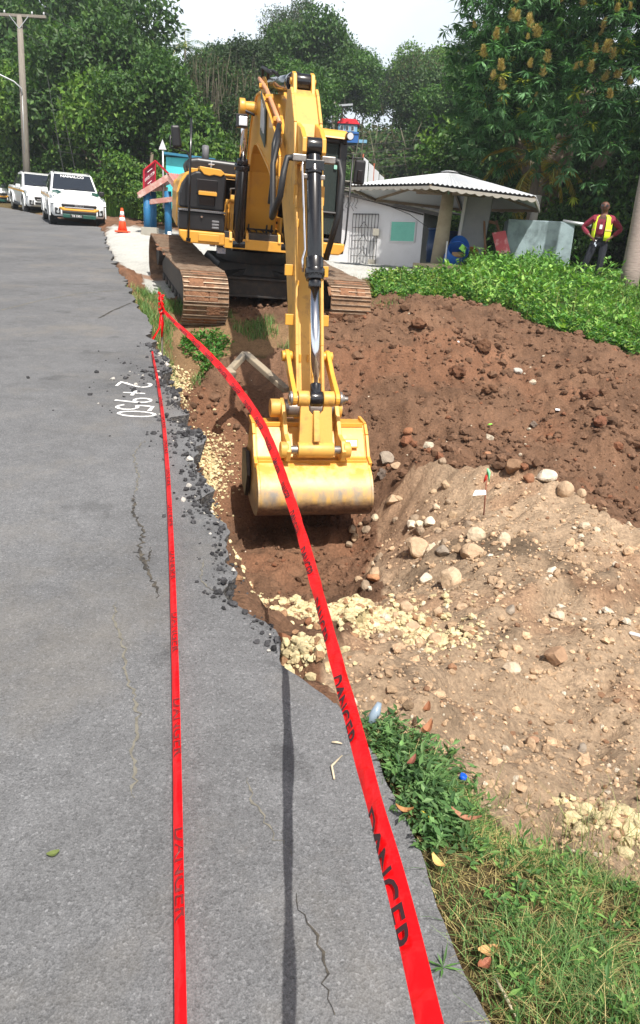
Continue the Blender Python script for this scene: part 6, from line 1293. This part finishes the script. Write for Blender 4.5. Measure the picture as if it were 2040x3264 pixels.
# left roadside wall of bright foliage behind the parked trucks
for x,y,k,s,lb in ((-24,54,'light',1.1,'bright green tree at the far left edge behind the third truck'),(-20.0,50.5,'light',1.15,'bright green tree just left of the utility pole'),(-16.5,47.5,'light',1.2,'tall bright green tree right behind the utility pole'),(-13.2,44,'mid',1.1,'mid green tree over the middle parked truck'),(-11.0,41.0,'light',1.0,'bright leafy tree over the nearest parked truck'),(-9.3,39.5,'mid',.8,'smaller leafy tree at the right of the roadside green wall'),(-21.5,57,'mid',1.5,'tall mid green tree high at the left edge'),(-15,53,'mid',1.5,'tall tree rising behind the roadside green wall'),(-27,62,'dark',1.7,'dark tree at the upper left corner'),(-6.8,39.5,'big',.6,'large leaved tree above the maroon sign'),(-4.0,41,'vine',.6,'vine draped tree directly behind the excavator boom')):
    plant_tree(k,x,y,s,s*1.1,None,lb,-.6,1.0)
for x,y,k,s,lb in ((3.9,39,'big',.5,'large leaved breadfruit like tree left of the round shelter'),(7.6,44,'big',1.0,'tall pale trunked tree rising behind the white booth'),(-.6,46.5,'mid',.45,'low green tree just below the blue hill house'),(7.2,40,'mid',.8,'mid green tree behind the apex of the shelter'),(9.5,37,'dark',1.0,'dark tree right behind the shelter')):
    plant_tree(k,x,y,s,s,None,lb,0,.6)
for i,(x,y,k,s) in enumerate(((2.6,35.5,'bush',.9),(4.2,35,'bush',1.1),(5.6,33,'bush',1.0),(4.4,32.5,'bush',.8),(7.2,30,'bushd',1.1),(6.2,26.5,'bushd',.7),(9.2,27.5,'bushd',1.3),(8.6,25.0,'bushd',1.0),(10.6,25,'bushd',1.2),(7.6,25.2,'bush',.8),(10.0,23,'bush',.9),(11.6,22.5,'bush',1.0),(9.6,29.5,'bush',1.5),(11.5,28,'bushd',1.6),(13,25,'bushd',1.5),(6.9,24,'bushd',.6),(-7.6,33.6,'bush',.7),(-6.3,33,'bush',.8),(-8.9,36,'bush',1.0),(-5.2,34,'bush',1.0),(-3.4,36,'bush',1.1),(-11.5,38.6,'bush',.9),(0.2,37.5,'bush',1.1),(-1.8,38,'bushd',1.2),(-14.8,43.8,'bush',1.1),(-18.5,47.5,'bush',1.2),(-6.9,30.6,'bush',.45))):
    plant_tree(k,x,y,s,s*(1.25 if y<30 else 1.1))
# ---- hillside undergrowth
rs=np.random.RandomState(77); n=70000
Y_=34+ (130-34)*rs.rand(n)**1.3; X_=(-.5+.95*rs.rand(n))*Y_; hk=hill(X_,Y_)>.25; X_,Y_=X_[hk],Y_[hk]; n=len(X_); Z_=Hn(X_,Y_,False)+rs.rand(n)*.9+.1
P=np.c_[X_,Y_,Z_]; sz=rs.uniform(.25,.6,n)*(Y_/60)**.5
V,F=leaves(P,rs.randn(n,3)*[1,1,.4]+[0,-.3,.1],rs.randn(n,3)*.5+[0,-.6,.8],sz,sz*.5)
tag(link('undergrowth',me_np('undergrowth',V,F,M_leaf,col_leaf(n,DG+MG+BR,rs))),'leafy undergrowth covering the steep hillside between the trees','undergrowth',kind='stuff')
# hanging vines and bare stems on the slope
n=420; X_=rs.uniform(-13,-1.5,n); Y_=rs.uniform(41,45,n)+.1*np.abs(X_); zb=Hn(X_,Y_,False); h0=rs.uniform(2,6,n); ln=rs.uniform(.8,3,n); P=np.c_[X_,Y_-1.2,zb+h0]
V,F=leaves(P,np.c_[rs.randn(n)*.12,rs.randn(n)*.05,-np.ones(n)],np.tile([0,-1.,0],(n,1)),ln,np.full(n,.035)); tag(link('hanging_vines',me_np('hanging_vines',V,F,M_leaf,col_leaf(n,[(128,118,98),(104,96,76),(84,84,58),(146,138,118)],rs))),'grey brown vines and dead stems hanging down the wooded slope behind the excavator','vines',kind='stuff')
n=230; X_=rs.uniform(-34,22,n); Y_=rs.uniform(46,74,n); zb=Hn(X_,Y_,False); P=np.c_[X_,Y_,zb+rs.uniform(2.5,6,n)]
V,F=leaves(P,np.c_[rs.randn(n)*.25,rs.randn(n)*.05,-np.ones(n)],np.tile([0,-1.,0],(n,1)),rs.uniform(1,3.5,n),np.full(n,.07)); tag(link('bare_stems',me_np('bare_stems',V,F,M_leaf,col_leaf(n,[(150,142,124),(110,102,84),(90,86,68)],rs))),'thin pale bare stems showing among the trees of the far hillside','stems',kind='stuff')
# ---- palms
def frond_mesh(name,L_,n,cols,seed,droop=1.0,wd=.05,lw=.5):
    rs=np.random.RandomState(seed); Vs=[];Fs=[];Cs=[]; b=0
    for s_ in (-1,1):
        u=np.linspace(.12,1,n); x=u*L_*(1-.18*u*u*droop); z=.45*L_*u-.62*L_*u*u*droop; P=np.c_[x,np.zeros(n),z]
        D=np.c_[np.full(n,.55),np.full(n,s_*1.0),np.full(n,-.35)-.5*u]+rs.randn(n,3)*.1; ll=lw*np.sin(PI*np.clip(u*.9+.08,0,1))**.6*L_*.5
        V,F=leaves(P,D,np.tile([0,0,1.],(n,1))+rs.randn(n,3)*.15,ll,np.full(n,wd)); Vs.append(V);Fs.append(F+b);b+=len(V); Cs.append(col_leaf(n,cols,rs,.12))
    u=np.linspace(0,1,9); x=u*L_*(1-.18*u*u*droop); z=.45*L_*u-.62*L_*u*u*droop; w_=.03*(1-u*.8)+.006
    V=np.concatenate([np.c_[x,-w_,z],np.c_[x,w_,z+.005]]); F=np.array([[i,i+1,i+10,i+9] for i in range(8)]); Vs.append(V);Fs.append(F+b);Cs.append(np.tile(srgb(150,150,80),(18,1)))
    return me_np(name,np.concatenate(Vs),np.concatenate(Fs),M_leaf,np.concatenate(Cs))
FG=frond_mesh('frond_green',2.6,26,MG+[(96,120,60)],1); FY=frond_mesh('frond_yellow',2.2,34,[(170,150,50),(190,160,56),(140,132,52)],2,1.25,.045,.42)
def palm(x,y,h,s,label,fr=FG,nf=16,lean=(0,0),z0=None,rr=.13,mt=M_barkp,tw=.45):
    z=gz(x,y) if z0 is None else z0; r=thing('palm_tree',(x,y,z),label,'palm tree'); t_=Vector((lean[0],lean[1],h)); m_=MB()
    pts=[(Vector((0,0,-.3))).lerp(t_,i/12)+Vector((math.sin(i/12*PI)*lean[0]*-.12,0,0)) for i in range(13)]; m_.tube(pts,[rr*(1.25-.55*i/12)*(1+.05*(i%2)) for i in range(13)],12); m_.build('trunk',mt,r)
    rk=random.Random(int(abs(x*10)+y))
    for k in range(nf):
        o=link('frond',fr,r,t_,(rk.uniform(-.2,.2),rk.uniform(-.75,tw),k*2.4+rk.uniform(-.3,.3))); o.scale=(s,s,s)
def pxz(px,py,Y): return at(px,py,Y)
for px,py,Y,s,lb in ((672,25,98,1.25,'coconut palm breaking the skyline at the top, left of centre'),(1290,150,112,1.1,'palm on the skyline just left of the big mango tree'),(1085,205,78,1.15,'palm on the hillside right of the stick'),(450,110,66,1.2,'palm with drooping pale fronds in the upper left forest'),(590,150,72,1.2,'palm hanging over the forest above the engine hood'),(710,200,68,.9,'palm half hidden in the forest above the excavator hood'),(905,205,66,.9,'palm just above the apex of the excavator boom')):
    p=at(px,py,Y); z0=gz(p.x,p.y); palm(p.x,p.y,min(9,max(2.5,p.z-z0)),s,lb)
p=at(1715,520,24.5); palm(p.x,p.y,p.z-gz(p.x,p.y),.95,'palm with yellowing hanging fronds behind the shelter roof corner',FY,15,(0,0),None,.14,M_bark,.9)
# grey palm trunk at the right edge
p=at(2005,900,18.2); q=at(2052,560,18.6); M_ptr=mat('palm_trunk_ringed',srgb(150,136,128),.85,var=.6,vscale=6,vcol=srgb(112,100,94),bump=.6,bscale=9,stretch=(1,1,5))
z0=gz(p.x,p.y); palm(p.x,p.y,9,1.0,'smooth grey leaning palm trunk at the right edge beside the man',FG,10,((q.x-p.x)/(q.z-p.z)*9*1.1,.3),z0,.17,M_ptr)
# ---- mango tree
rs=np.random.RandomState(9); MC=np.array([8.7,25.2,8.0]); MR=np.array([6.0,4.4,5.2])
lob=sph(130,rs); lob=lob[(lob[:,2]>-.75)]; LC=MC+lob*MR*rs.uniform(.66,.84,(len(lob),1)); LR=rs.uniform(.9,1.5,len(lob))
n=11000; k=rs.randint(len(LC),size=n); d=unit(sph(n,rs)+np.array([-.15,-.55,.1])); RC=LC[k]+d*LR[k][:,None]*rs.uniform(.8,1.05,(n,1)); kk=(RC[:,2]>2.9+.25*np.maximum(0,RC[:,0]-8)*0+.8*np.sin(RC[:,0]*1.3)); RC=RC[kk]; d=d[kk]
m=13; n=len(RC); a=rs.uniform(0,6.28,(n,m)); el=rs.uniform(-.9,.55,(n,m)); D=np.stack([np.cos(a)*np.cos(el),np.sin(a)*np.cos(el),np.sin(el)],-1)+d[:,None,:]*.35+np.array([0,0,-.35])
P=np.repeat(RC,m,0); D=D.reshape(-1,3); N_=unit(np.repeat(d,m,0)*.5+np.array([0,0,.9])+rs.randn(n*m,3)*.15); L_=rs.uniform(.20,.34,n*m); V,F=leaves(P,unit(D),N_,L_,L_*.21,.25)
cl=np.array([srgb(*c) for c in ((66,108,62),(86,130,78),(56,94,56),(112,154,106),(74,116,68))]); cc=np.repeat(cl[rs.randint(5,size=n)]*(1+rs.randn(n,1)*.12),m*4,0); yl=np.repeat(rs.rand(n)<.03,m*4); cc[yl]=srgb(150,160,56)
r=thing('mango_tree',(6.7,26.2,gz(6.7,26.2)),'huge mango tree with drooping dark leaves and orange flower heads, upper right','tree')
V-=np.array(r.location); link('crown',me_np('mango_crown',V,F,M_leaf,np.clip(cc,.004,1)),r)
m_=MB(); m_.tube([(-.05,0,-.3),(0,0,.6),(.05,0,1.5),(-.05,0,2.6),(.5,.1,4.0),(1.2,.2,6)],[.85,.62,.55,.5,.38,.2],14); m_.tube([(.1,0,1.4),(.6,-.3,1.8),(1.1,-.2,2.6),(1.9,-.3,4)],[.3,.26,.24,.15],9); m_.tube([(0,0,2.4),(-1,-.2,3.6),(-2.2,-.3,5)],[.3,.22,.12],9); m_.build('trunk',M_bark,r)
# flower panicles
def panicle(seed):
    rs=np.random.RandomState(seed); Vs=[];n=170; t_=rs.rand(n); a=rs.uniform(0,6.28,n); P=np.c_[np.zeros(n),np.zeros(n),t_*.30]; D=np.c_[np.cos(a),np.sin(a),rs.uniform(.3,1.2,n)]; L_=.14*(1-t_*.6)+.03; V,F=leaves(P,D,sph(n,rs),L_,np.full(n,.012),0)
    c=np.array([srgb(*x) for x in ((170,150,88),(150,124,72),(184,170,108))])[rs.randint(3,size=n)]; return me_np('panicle',V,F,M_panicle,np.repeat(c,4,0))
PAN=[panicle(i) for i in range(3)]
spots=[(1570,75),(1600,90),(1630,75),(1655,60),(1590,100),(1530,115),(1690,45),(1665,155),(1695,150),(1720,145),(1750,140),(1535,130),(1905,40),(1935,25),(1960,30),(1985,20),(1925,55),(1950,70),(1565,280),(1580,300),(1545,310),(1620,205),(1600,245),(1795,195),(1890,220),(1950,290),(1960,310),(1945,330),(1965,340),(1975,305),(1640,375),(1655,395),(1620,390),(1720,365),(1560,20),(1625,5),(1850,265),(1800,280),(1500,150),(1740,55)]+[(rs.randint(1480,2035),rs.randint(0,330)) for _ in range(34)]
RCn=RC; rk=random.Random(4)
RV_=RCn-np.array(EYE); wz=RV_@np.array(cF[:]); pxx=1020+FP*(RV_@np.array(cR[:]))/wz; pyy=1632-FP*(RV_@np.array(cU[:]))/wz
for j,(px,py) in enumerate(spots):
    near=(np.abs(pxx-px)<45)&(np.abs(pyy-py)<45)
    if not near.any(): continue
    i=np.where(near)[0][np.argmin(wz[near])]; c=RCn[i]+np.array([0,-.08,.06])
    o=link('flower_cluster',PAN[j%3],r,Vector(c)-r.location,(rk.uniform(-.4,.4),rk.uniform(-.4,.4),rk.uniform(0,6))); s_=rk.uniform(.45,1.0); o.scale=(s_,s_,s_)
LB[0]=1.0
# ---------------------------------------------------------------- ground plants
def inz(fn,n,x0,x1,y0,y1,pw=1.0):
    out=[]; 
    while sum(map(len,out))<n:
        y=y0+(y1-y0)*rs.rand(n*2)**pw; x=rs.uniform(x0,x1,n*2); k=fn(x,y); out.append(np.c_[x[k],y[k]])
    return np.concatenate(out)[:n]
def weeds(name,Q,h,m,L_,W_,cols,label,cat,up=.6,mt=None,clump=1.0,seed=0):
    rs=np.random.RandomState(seed); n=len(Q); z=Hn(Q[:,0],Q[:,1]); hh=h*(.35+.9*rs.rand(n))*(1+clump*fbm(Q[:,0],Q[:,1],1.1,3,seed+90)*1.6); hh=np.maximum(hh,.01)
    P=np.repeat(np.c_[Q,z],m,0); t_=rs.rand(n*m); P[:,2]+=np.repeat(hh,m)*t_; P[:,:2]+=rs.randn(n*m,2)*L_*.35
    a=rs.uniform(0,6.28,n*m); D=np.c_[np.cos(a),np.sin(a),up+rs.randn(n*m)*.4]; l=L_*rs.uniform(.6,1.4,n*m); V,F=leaves(P,D,np.c_[rs.randn(n*m,2)*.4,np.ones(n*m)],l,W_*rs.uniform(.7,1.3,n*m),.2)
    tag(link(name,me_np(name,V,F,mt or M_leafn,col_leaf(n*m,cols,rs))),label,cat,kind='stuff')
def blades(name,Q,h,w_,cols,label,cat='grass',bend=.5,seed=0,seg=3,clump=.8):
    rs=np.random.RandomState(seed); n=len(Q); z=Hn(Q[:,0],Q[:,1])-.01; a=rs.uniform(0,6.28,n); hh=h*(.35+.9*rs.rand(n))*(1+clump*fbm(Q[:,0],Q[:,1],2,3,seed+70)*1.8); hh=np.maximum(hh,.015); bd=bend*rs.rand(n)*hh
    dx,dy=np.cos(a),np.sin(a); sx,sy=-dy,dx; Vs=[]
    for i in range(seg+1):
        u=i/seg; ww=w_*(1-u*.93)*.5; cx=Q[:,0]+dx*bd*u*u; cy=Q[:,1]+dy*bd*u*u; cz=z+hh*(u-.25*bend*u*u)
        Vs+= [np.c_[cx-sx*ww,cy-sy*ww,cz],np.c_[cx+sx*ww,cy+sy*ww,cz]]
    V=np.stack(Vs,1).reshape(-1,3); k=2*(seg+1); b0=np.arange(n)[:,None]*k; F=np.concatenate([b0+np.array([[2*i,2*i+1,2*i+3,2*i+2]]) for i in range(seg)],0)
    tag(link(name,me_np(name,V,F,M_leafn,col_leaf(n,cols,rs,.15,k))),label,cat,kind='stuff')
GR=[(98,134,76),(82,120,62),(122,148,92),(110,140,82),(70,104,56)]; DRY=[(186,172,120),(170,150,104),(150,140,90)]
isg=lambda x,y: zones(x,y)[2]>.5
bank=lambda x,y: isg(x,y)&(y>13)&(y<24)&(x>.8)&(x<.5*y+1)
Q=inz(bank,13000,.8,12,13,23,1.4)
weeds('ground_cover',Q,.16,6,.085,.045,[(74,118,52),(92,138,60),(58,98,44),(118,156,76),(84,126,54),(140,160,84),(60,92,50)],'dense leafy green weeds covering the bank above the dug soil','weeds',.35,seed=1)
Q=inz(lambda x,y:bank(x,y)&(y>16)&(x>3.2)&(y>18.5)&(y<21.2)&(x<5.7),900,3.2,5.7,18.5,21.2); weeds('tall_weeds',Q,.45,7,.14,.045,[(96,142,64),(120,160,80),(78,120,54)],'taller pale green weeds around the shelter and the concrete tank','weeds',.5,seed=2)
Q=inz(lambda x,y: bank(x,y)&(x>2.4),330,.8,12,13,20); weeds('leafy_plants',Q,.42,12,.15,.07,[(104,148,68),(84,130,60),(140,176,90)],'scattered taller plants with broad pale leaves standing out of the bank','plants',.6,seed=31)
Q=inz(bank,900,.8,12,13,20); blades('seed_stalks',Q,.5,.007,[(150,156,96),(170,164,110)],'thin pale stalks rising above the weeds of the bank',seed=32,bend=.6)
Q=inz(lambda x,y:bank(x,y)&(x>4.9)&(y>14.2)&(y<20),9000,4.9,12,14.2,20); blades('tall_grass',Q,.24,.016,[(112,150,76),(134,166,92),(90,130,60)],'long bright grass on the right of the leafy bank below the man',seed=3,bend=1.1)
Q=inz(lambda x,y:isg(x,y)&(x>edge_x(y)+.6)&(hill(x,y)<1.8)&(x<-3.4),5000,-13,-3.4,26,42); blades('cane_grass',Q,1.3,.035,[(112,150,66),(134,166,80),(90,128,54)],'tall cane like grass on the slope behind the traffic cone',seed=4,bend=.8,clump=.5)
# verge beside the near asphalt
vg=lambda x,y: inpoly(x,y,P_VERGE)&(x>edge_x(y)+.015)&(y>.75)&(x<.5*y+1)
Q=inz(lambda x,y: vg(x,y)&(rs.rand(len(x))<sstep(0,.35,x-edge_x(y))*.8+.2)&(fbm(x,y,4,3,97)+.12*sstep(2.2,1.2,y)>-.03+.06*rs.rand(len(x))),19000,.2,2.2,.8,2.2); blades('verge_grass',Q,.085,.0035,GR+DRY[:1],'fine green grass growing on the near road verge',seed=5,bend=1.3,clump=1.2)
Q=inz(vg,7000,.2,2.2,.8,2.2); blades('dry_grass',Q,.06,.003,DRY,'straw coloured dead grass lying among the green verge grass',seed=6,bend=2.2)
Q=inz(lambda x,y: vg(x,y)&(x>.9+.2*(2-y)),5500,.7,2.2,.8,1.9); blades('long_verge_grass',Q,.20,.004,[(110,136,78),(132,154,92),(88,116,62),(160,168,112)],'longer bluish green grass at the bottom right of the verge',seed=7,bend=1.0)
ptc=lambda x,y: ((x-.36)**2/.045+(y-1.88)**2/.085<1-.9*rs.rand(len(x))+1.6*fbm(x,y,6,3,98))&(x>edge_x(y)+.0)
Q=inz(ptc,330,.1,.8,1.5,2.3); weeds('weed_patch',Q,.055,7,.034,.012,[(72,104,60),(92,126,72),(58,88,50),(104,134,84)],'patch of dark small leaved weeds at the asphalt edge behind the second tape','weeds',.25,seed=8)
Q=inz(lambda x,y: vg(x,y)&(x>.45),420,.4,2.1,.85,2.1); weeds('verge_weeds',Q,.08,6,.03,.009,[(82,120,60),(110,144,76),(66,100,52)],'broader leaved weeds mixed into the verge grass','weeds',.5,seed=9)
Q=inz(lambda x,y: (x>.6)&(x<1.9)&(y>1.45)&(y<2.0)&(x>edge_x(y)),800,.6,1.9,1.45,2.0); blades('wispy_stalks',Q,.16,.0028,[(120,132,84),(150,150,100),(98,112,70)],'thin wispy stalks at the lower edge of the spoil slope',seed=10,bend=1.1)
# left bank and pit edge
bk=lambda x,y: inpoly(x,y,P_BANK)&(x>edge_x(y)+.06)
cl=lambda x,y: fbm(x,y,1.5,3,95)>-.06
Q=inz(lambda x,y: bk(x,y)&cl(x,y)&(y>9.2),3600,-3.4,0,7.4,13.3); blades('bank_grass',Q,.17,.010,GR,'rough grass on the bank in front of the excavator tracks',seed=11,bend=1.0)
Q=inz(lambda x,y: bk(x,y)&(((x+1.85)**2/.14+(y-11.2)**2/.12<1)|((x+1.6)**2/.05+(y-10.6)**2/.06<1)),170,-2.6,-.7,9.4,12); weeds('bank_weeds',Q,.2,7,.07,.03,[(72,122,52),(92,140,62),(58,100,44)],'leafy green weeds on the pit bank under the left track','weeds',.4,seed=12)
Q=inz(lambda x,y: (x>edge_x(y)+.02)&(x<edge_x(y)+.35+.1*np.maximum(0,y-9))&(y>7.6)&(y<13),1900,-3.8,-.9,7.6,13); blades('edge_grass',Q,.13,.008,GR+DRY,'dry and green grass along the far asphalt edge by the stake',seed=13,bend=1.2)
for k,(x,y) in enumerate(((1.05,13.6),(1.6,14.6),(.2,16.5),(-2.7,14.2))):
    Q=np.c_[x+rs.randn(160)*.18,y+rs.randn(160)*.22]; blades('grass_tuft',Q,.12,.010,GR,'small green grass tuft %s'%('on the soil right of the right track','at the start of the leafy bank','on the pale yard behind the right track','beside the left track on the pale apron')[k],seed=20+k,bend=1.0)
Q=np.c_[-.78+rs.randn(120)*.10,9.2+rs.randn(120)*.12]; blades('grass_tuft',Q,.14,.010,GR,'green grass tuft under the bent metal bar',seed=25,bend=1.2)
# small green plant shooting from the asphalt edge at the bottom
q=onroad(1415,3060); Q=np.tile([[.33,1.24]],(14,1))+rs.randn(14,2)*.006
tq=thing('seedling',(.335,1.27,SL*1.27),'single green seedling with long blades sprouting through the asphalt edge','plant'); a=rs.uniform(0,6.28,9); V,F=leaves(np.zeros((9,3)),np.c_[np.cos(a),np.sin(a),rs.uniform(.2,.8,9)],np.tile([0,0,1.],(9,1)),rs.uniform(.03,.06,9),np.full(9,.006)); link('blades',me_np('blades',V,F,M_leafn,col_leaf(9,[(90,130,70)],rs)),tq)
# ================================================================ the man in the yellow vest
mp=at(1890,880,18.9); mz=gz(mp.x,mp.y)
man=thing('person',(mp.x,mp.y,mp.z-.10),'man in maroon shirt, dark trousers and yellow safety vest standing with hands on hips','person'); man.rotation_euler=(0,RD(1.5),RD(-16)); man.scale=(1.03,1.03,1.0)
M_skin=mat('skin_dark',srgb(96,62,48),.45); M_shirt=mat('maroon_shirt',srgb(124,28,52),.8,var=.4,vscale=6,vcol=srgb(90,16,36),bump=.5,bscale=7); M_trs=mat('navy_trousers',(.014,.016,.026),.85,bump=.5,bscale=7); M_vest=mat('hi_vis_vest',srgb(226,250,50),.6,var=.4,vscale=4,vcol=srgb(196,232,40)); M_refl=mat('vest_band',srgb(240,190,120),.4)
def skinmesh(name,V,E,Rr,mt,parent,sub=1,root=0):
    me=bpy.data.meshes.new(name); me.from_pydata(V,E,[]); o=link(name,me,parent); me.materials.append(mt); o.modifiers.new('skin','SKIN'); me.skin_vertices.new() if hasattr(me.skin_vertices,'new') and not me.skin_vertices else None
    lay=me.skin_vertices[0].data
    for i,r_ in enumerate(Rr): lay[i].radius=(r_ if isinstance(r_,tuple) else (r_,r_)); lay[i].use_root=(i==root)
    s_=o.modifiers.new('sub','SUBSURF'); s_.levels=sub; s_.render_levels=sub
    return o
V=[(0,0,.96),(0,-.01,1.15),(0,-.02,1.36),(0,0,1.50),(-.01,-.02,1.585),(-.02,-.035,1.665),(-.02,-.01,1.765)]; E=[(i,i+1) for i in range(6)]; Rr=[(.12,.09),(.13,.11),(.15,.10),(.062,.062),(.075,.08),(.09,.105),(.082,.092)]
def add(par,p,r_): V.append(p); Rr.append(r_); E.append((par,len(V)-1)); return len(V)-1
add(5,(-.035,-.155,1.645),.012)
for s_ in (-1,1):
    add(5,(-.02+s_*.105,0,1.655),.014)
    sh=add(2,(s_*.19,0,1.41),.065); el_=add(sh,(s_*.42,.07,1.19),.045); wr=add(el_,(s_*.245,-.06,1.0),.030); pm=add(wr,(s_*.19,-.105,.955),(.034,.020))
    for k in range(4): f1=add(pm,(s_*(.155-.004*k),-.135-.0*k,.955-.02*k),.011); add(f1,(s_*(.125-.003*k),-.14,.935-.022*k),.009)
    th_=add(pm,(s_*.20,-.07,.925),.012)
    hp_=add(0,(s_*.095,0,.88),.09); kn_=add(hp_,((-.20 if s_<0 else .10),-.03+.0*s_,.49),.062); an_=add(kn_,((-.27 if s_<0 else .09),.03,.08),.042); add(an_,((-.29 if s_<0 else .10),-.12,.04),(.04,.035))
skinmesh('body',V,E,Rr,M_skin,man)
V=[(0,0,.94),(0,-.015,1.15),(0,-.02,1.36),(0,0,1.475)]; E=[(0,1),(1,2),(2,3)]; Rr=[(.175,.135),(.185,.165),(.19,.135),(.075,.075)]
for s_ in (-1,1): sh=add(2,(s_*.20,0,1.40),.085); el_=add(sh,(s_*.425,.07,1.185),.068); wr=add(el_,(s_*.265,-.045,1.02),.048)
skinmesh('shirt',V,E,Rr,M_shirt,man)
V=[(0,0,.965),(0,0,1.02)]; E=[(0,1)]; Rr=[(.17,.14),(.165,.14)]
for s_ in (-1,1): hp_=add(0,(s_*.10,0,.84),.115); kn_=add(hp_,((-.20 if s_<0 else .10),-.03,.49),.085); an_=add(kn_,((-.27 if s_<0 else .09),.03,.10),.072)
skinmesh('trousers',V,E,Rr,M_trs,man)
m_=MB()
for s_ in (-1,1): x=(-.29 if s_<0 else .10); m_.ball((x,-.06,.045),.10,10,6,(.55,1.35,.5))
m_.build('shoes',M_tb,man) if False else None
for s_ in (-1,1): x=(-.29 if s_<0 else .10); m_=MB(); m_.ball((x,-.06,.045),.10,10,6,(.55,1.35,.5)); m_.build('shoe',M_tb,man)
# vest: two front panels and a back, open in front
def vest(a0,a1,n=14):
    rings=[]; Z=[(.90,.215,.185),(1.05,.215,.190),(1.20,.215,.185),(1.32,.212,.165),(1.42,.19,.13),(1.475,.13,.085)]
    V=[];F=[]
    for j,(z,rx,ry) in enumerate(Z):
        for i in range(n+1):
            t=i/n; aa=a0+(a1-a0)*t
            op=(.30 if z<1.0 else .22+.35*max(0,z-1.15))*(1 if a0<0 or True else 1)
            V.append((math.sin(aa)*rx,-math.cos(aa)*ry-.005,z))
    for j in range(len(Z)-1):
        for i in range(n): b_=j*(n+1)+i; F.append((b_,b_+1,b_+n+2,b_+n+1))
    return V,F
for nm,a0,a1 in (('vest_front_panel',RD(18),RD(85)),('vest_front_panel',RD(-85),RD(-42)),('vest_back',RD(85),RD(275))):
    V,F=vest(a0,a1,10); o=link(nm,me_np(nm,V,F,M_vest,smooth=True),man); sm=o.modifiers.new('s','SOLIDIFY'); sm.thickness=.012
for a0,a1 in ((RD(19),RD(84)),(RD(-84),RD(-43))):
    V=[];F=[]
    for i in range(9):
        aa=a0+(a1-a0)*i/8
        for z in (1.12,1.155): V.append((math.sin(aa)*.226,-math.cos(aa)*.202-.005,z))
        if i: F.append((2*i-2,2*i,2*i+1,2*i-1))
    link('reflective_band',me_np('band',V,F,M_refl),man)
m_=MB(); m_.box((-.035,-.205,1.20),(.06,.008,.095)); bdg=m_.build('badge',M_white,man); m_=MB(); m_.tube([(-.035,-.20,1.25),(-.06,-.12,1.46)],.004,5); m_.tube([(-.035,-.20,1.25),(.04,-.11,1.47)],.004,5); m_.build('lanyard',M_tb,bdg)
m_=MB(); m_.box((-.075,-.125,1.672),(.075,.012,.036)); m_.box((.01,-.125,1.672),(.075,.012,.036)); m_.bar((-.12,-.115,1.68),(-.12,0,1.675),.006,.008); m_.bar((.07,-.115,1.68),(.08,0,1.675),.006,.008); m_.build('sunglasses',M_blks,man)
m_=MB(); m_.box((-.035,-.128,1.598),(.05,.008,.010)); m_.build('mouth',mat('lips',srgb(80,40,36),.5),man)
m_=MB(); m_.tube([(math.sin(a)*.178,-math.cos(a)*.142,.955) for a in [RD(i*20) for i in range(19)]],.018,6); m_.build('belt',M_tb,man)
m_=MB(); m_.tube([(-.10,-.17,.93),(-.085,-.175,.86),(-.07,-.17,.93)],.006,5); m_.box((-.10,-.175,.83),(.03,.015,.05)); m_.box((-.075,-.175,.79),(.025,.012,.05)); m_.build('key_bunch',M_chr,man)

# ---------------------------------------------------------------- air
M_hz=bpy.data.materials.new('haze'); M_hz.use_nodes=True; t=M_hz.node_tree; t.nodes.remove(t.nodes['Principled BSDF']); pv=t.nodes.new('ShaderNodeVolumePrincipled'); pv.inputs['Color'].default_value=(.86,.93,1,1); pv.inputs['Density'].default_value=.0009; pv.inputs['Anisotropy'].default_value=.3
t.links.new(pv.outputs[0],t.nodes['Material Output'].inputs['Volume'])
tag(MB().box((0,100,22),(300,270,66)).build('haze',M_hz),kind='stuff')
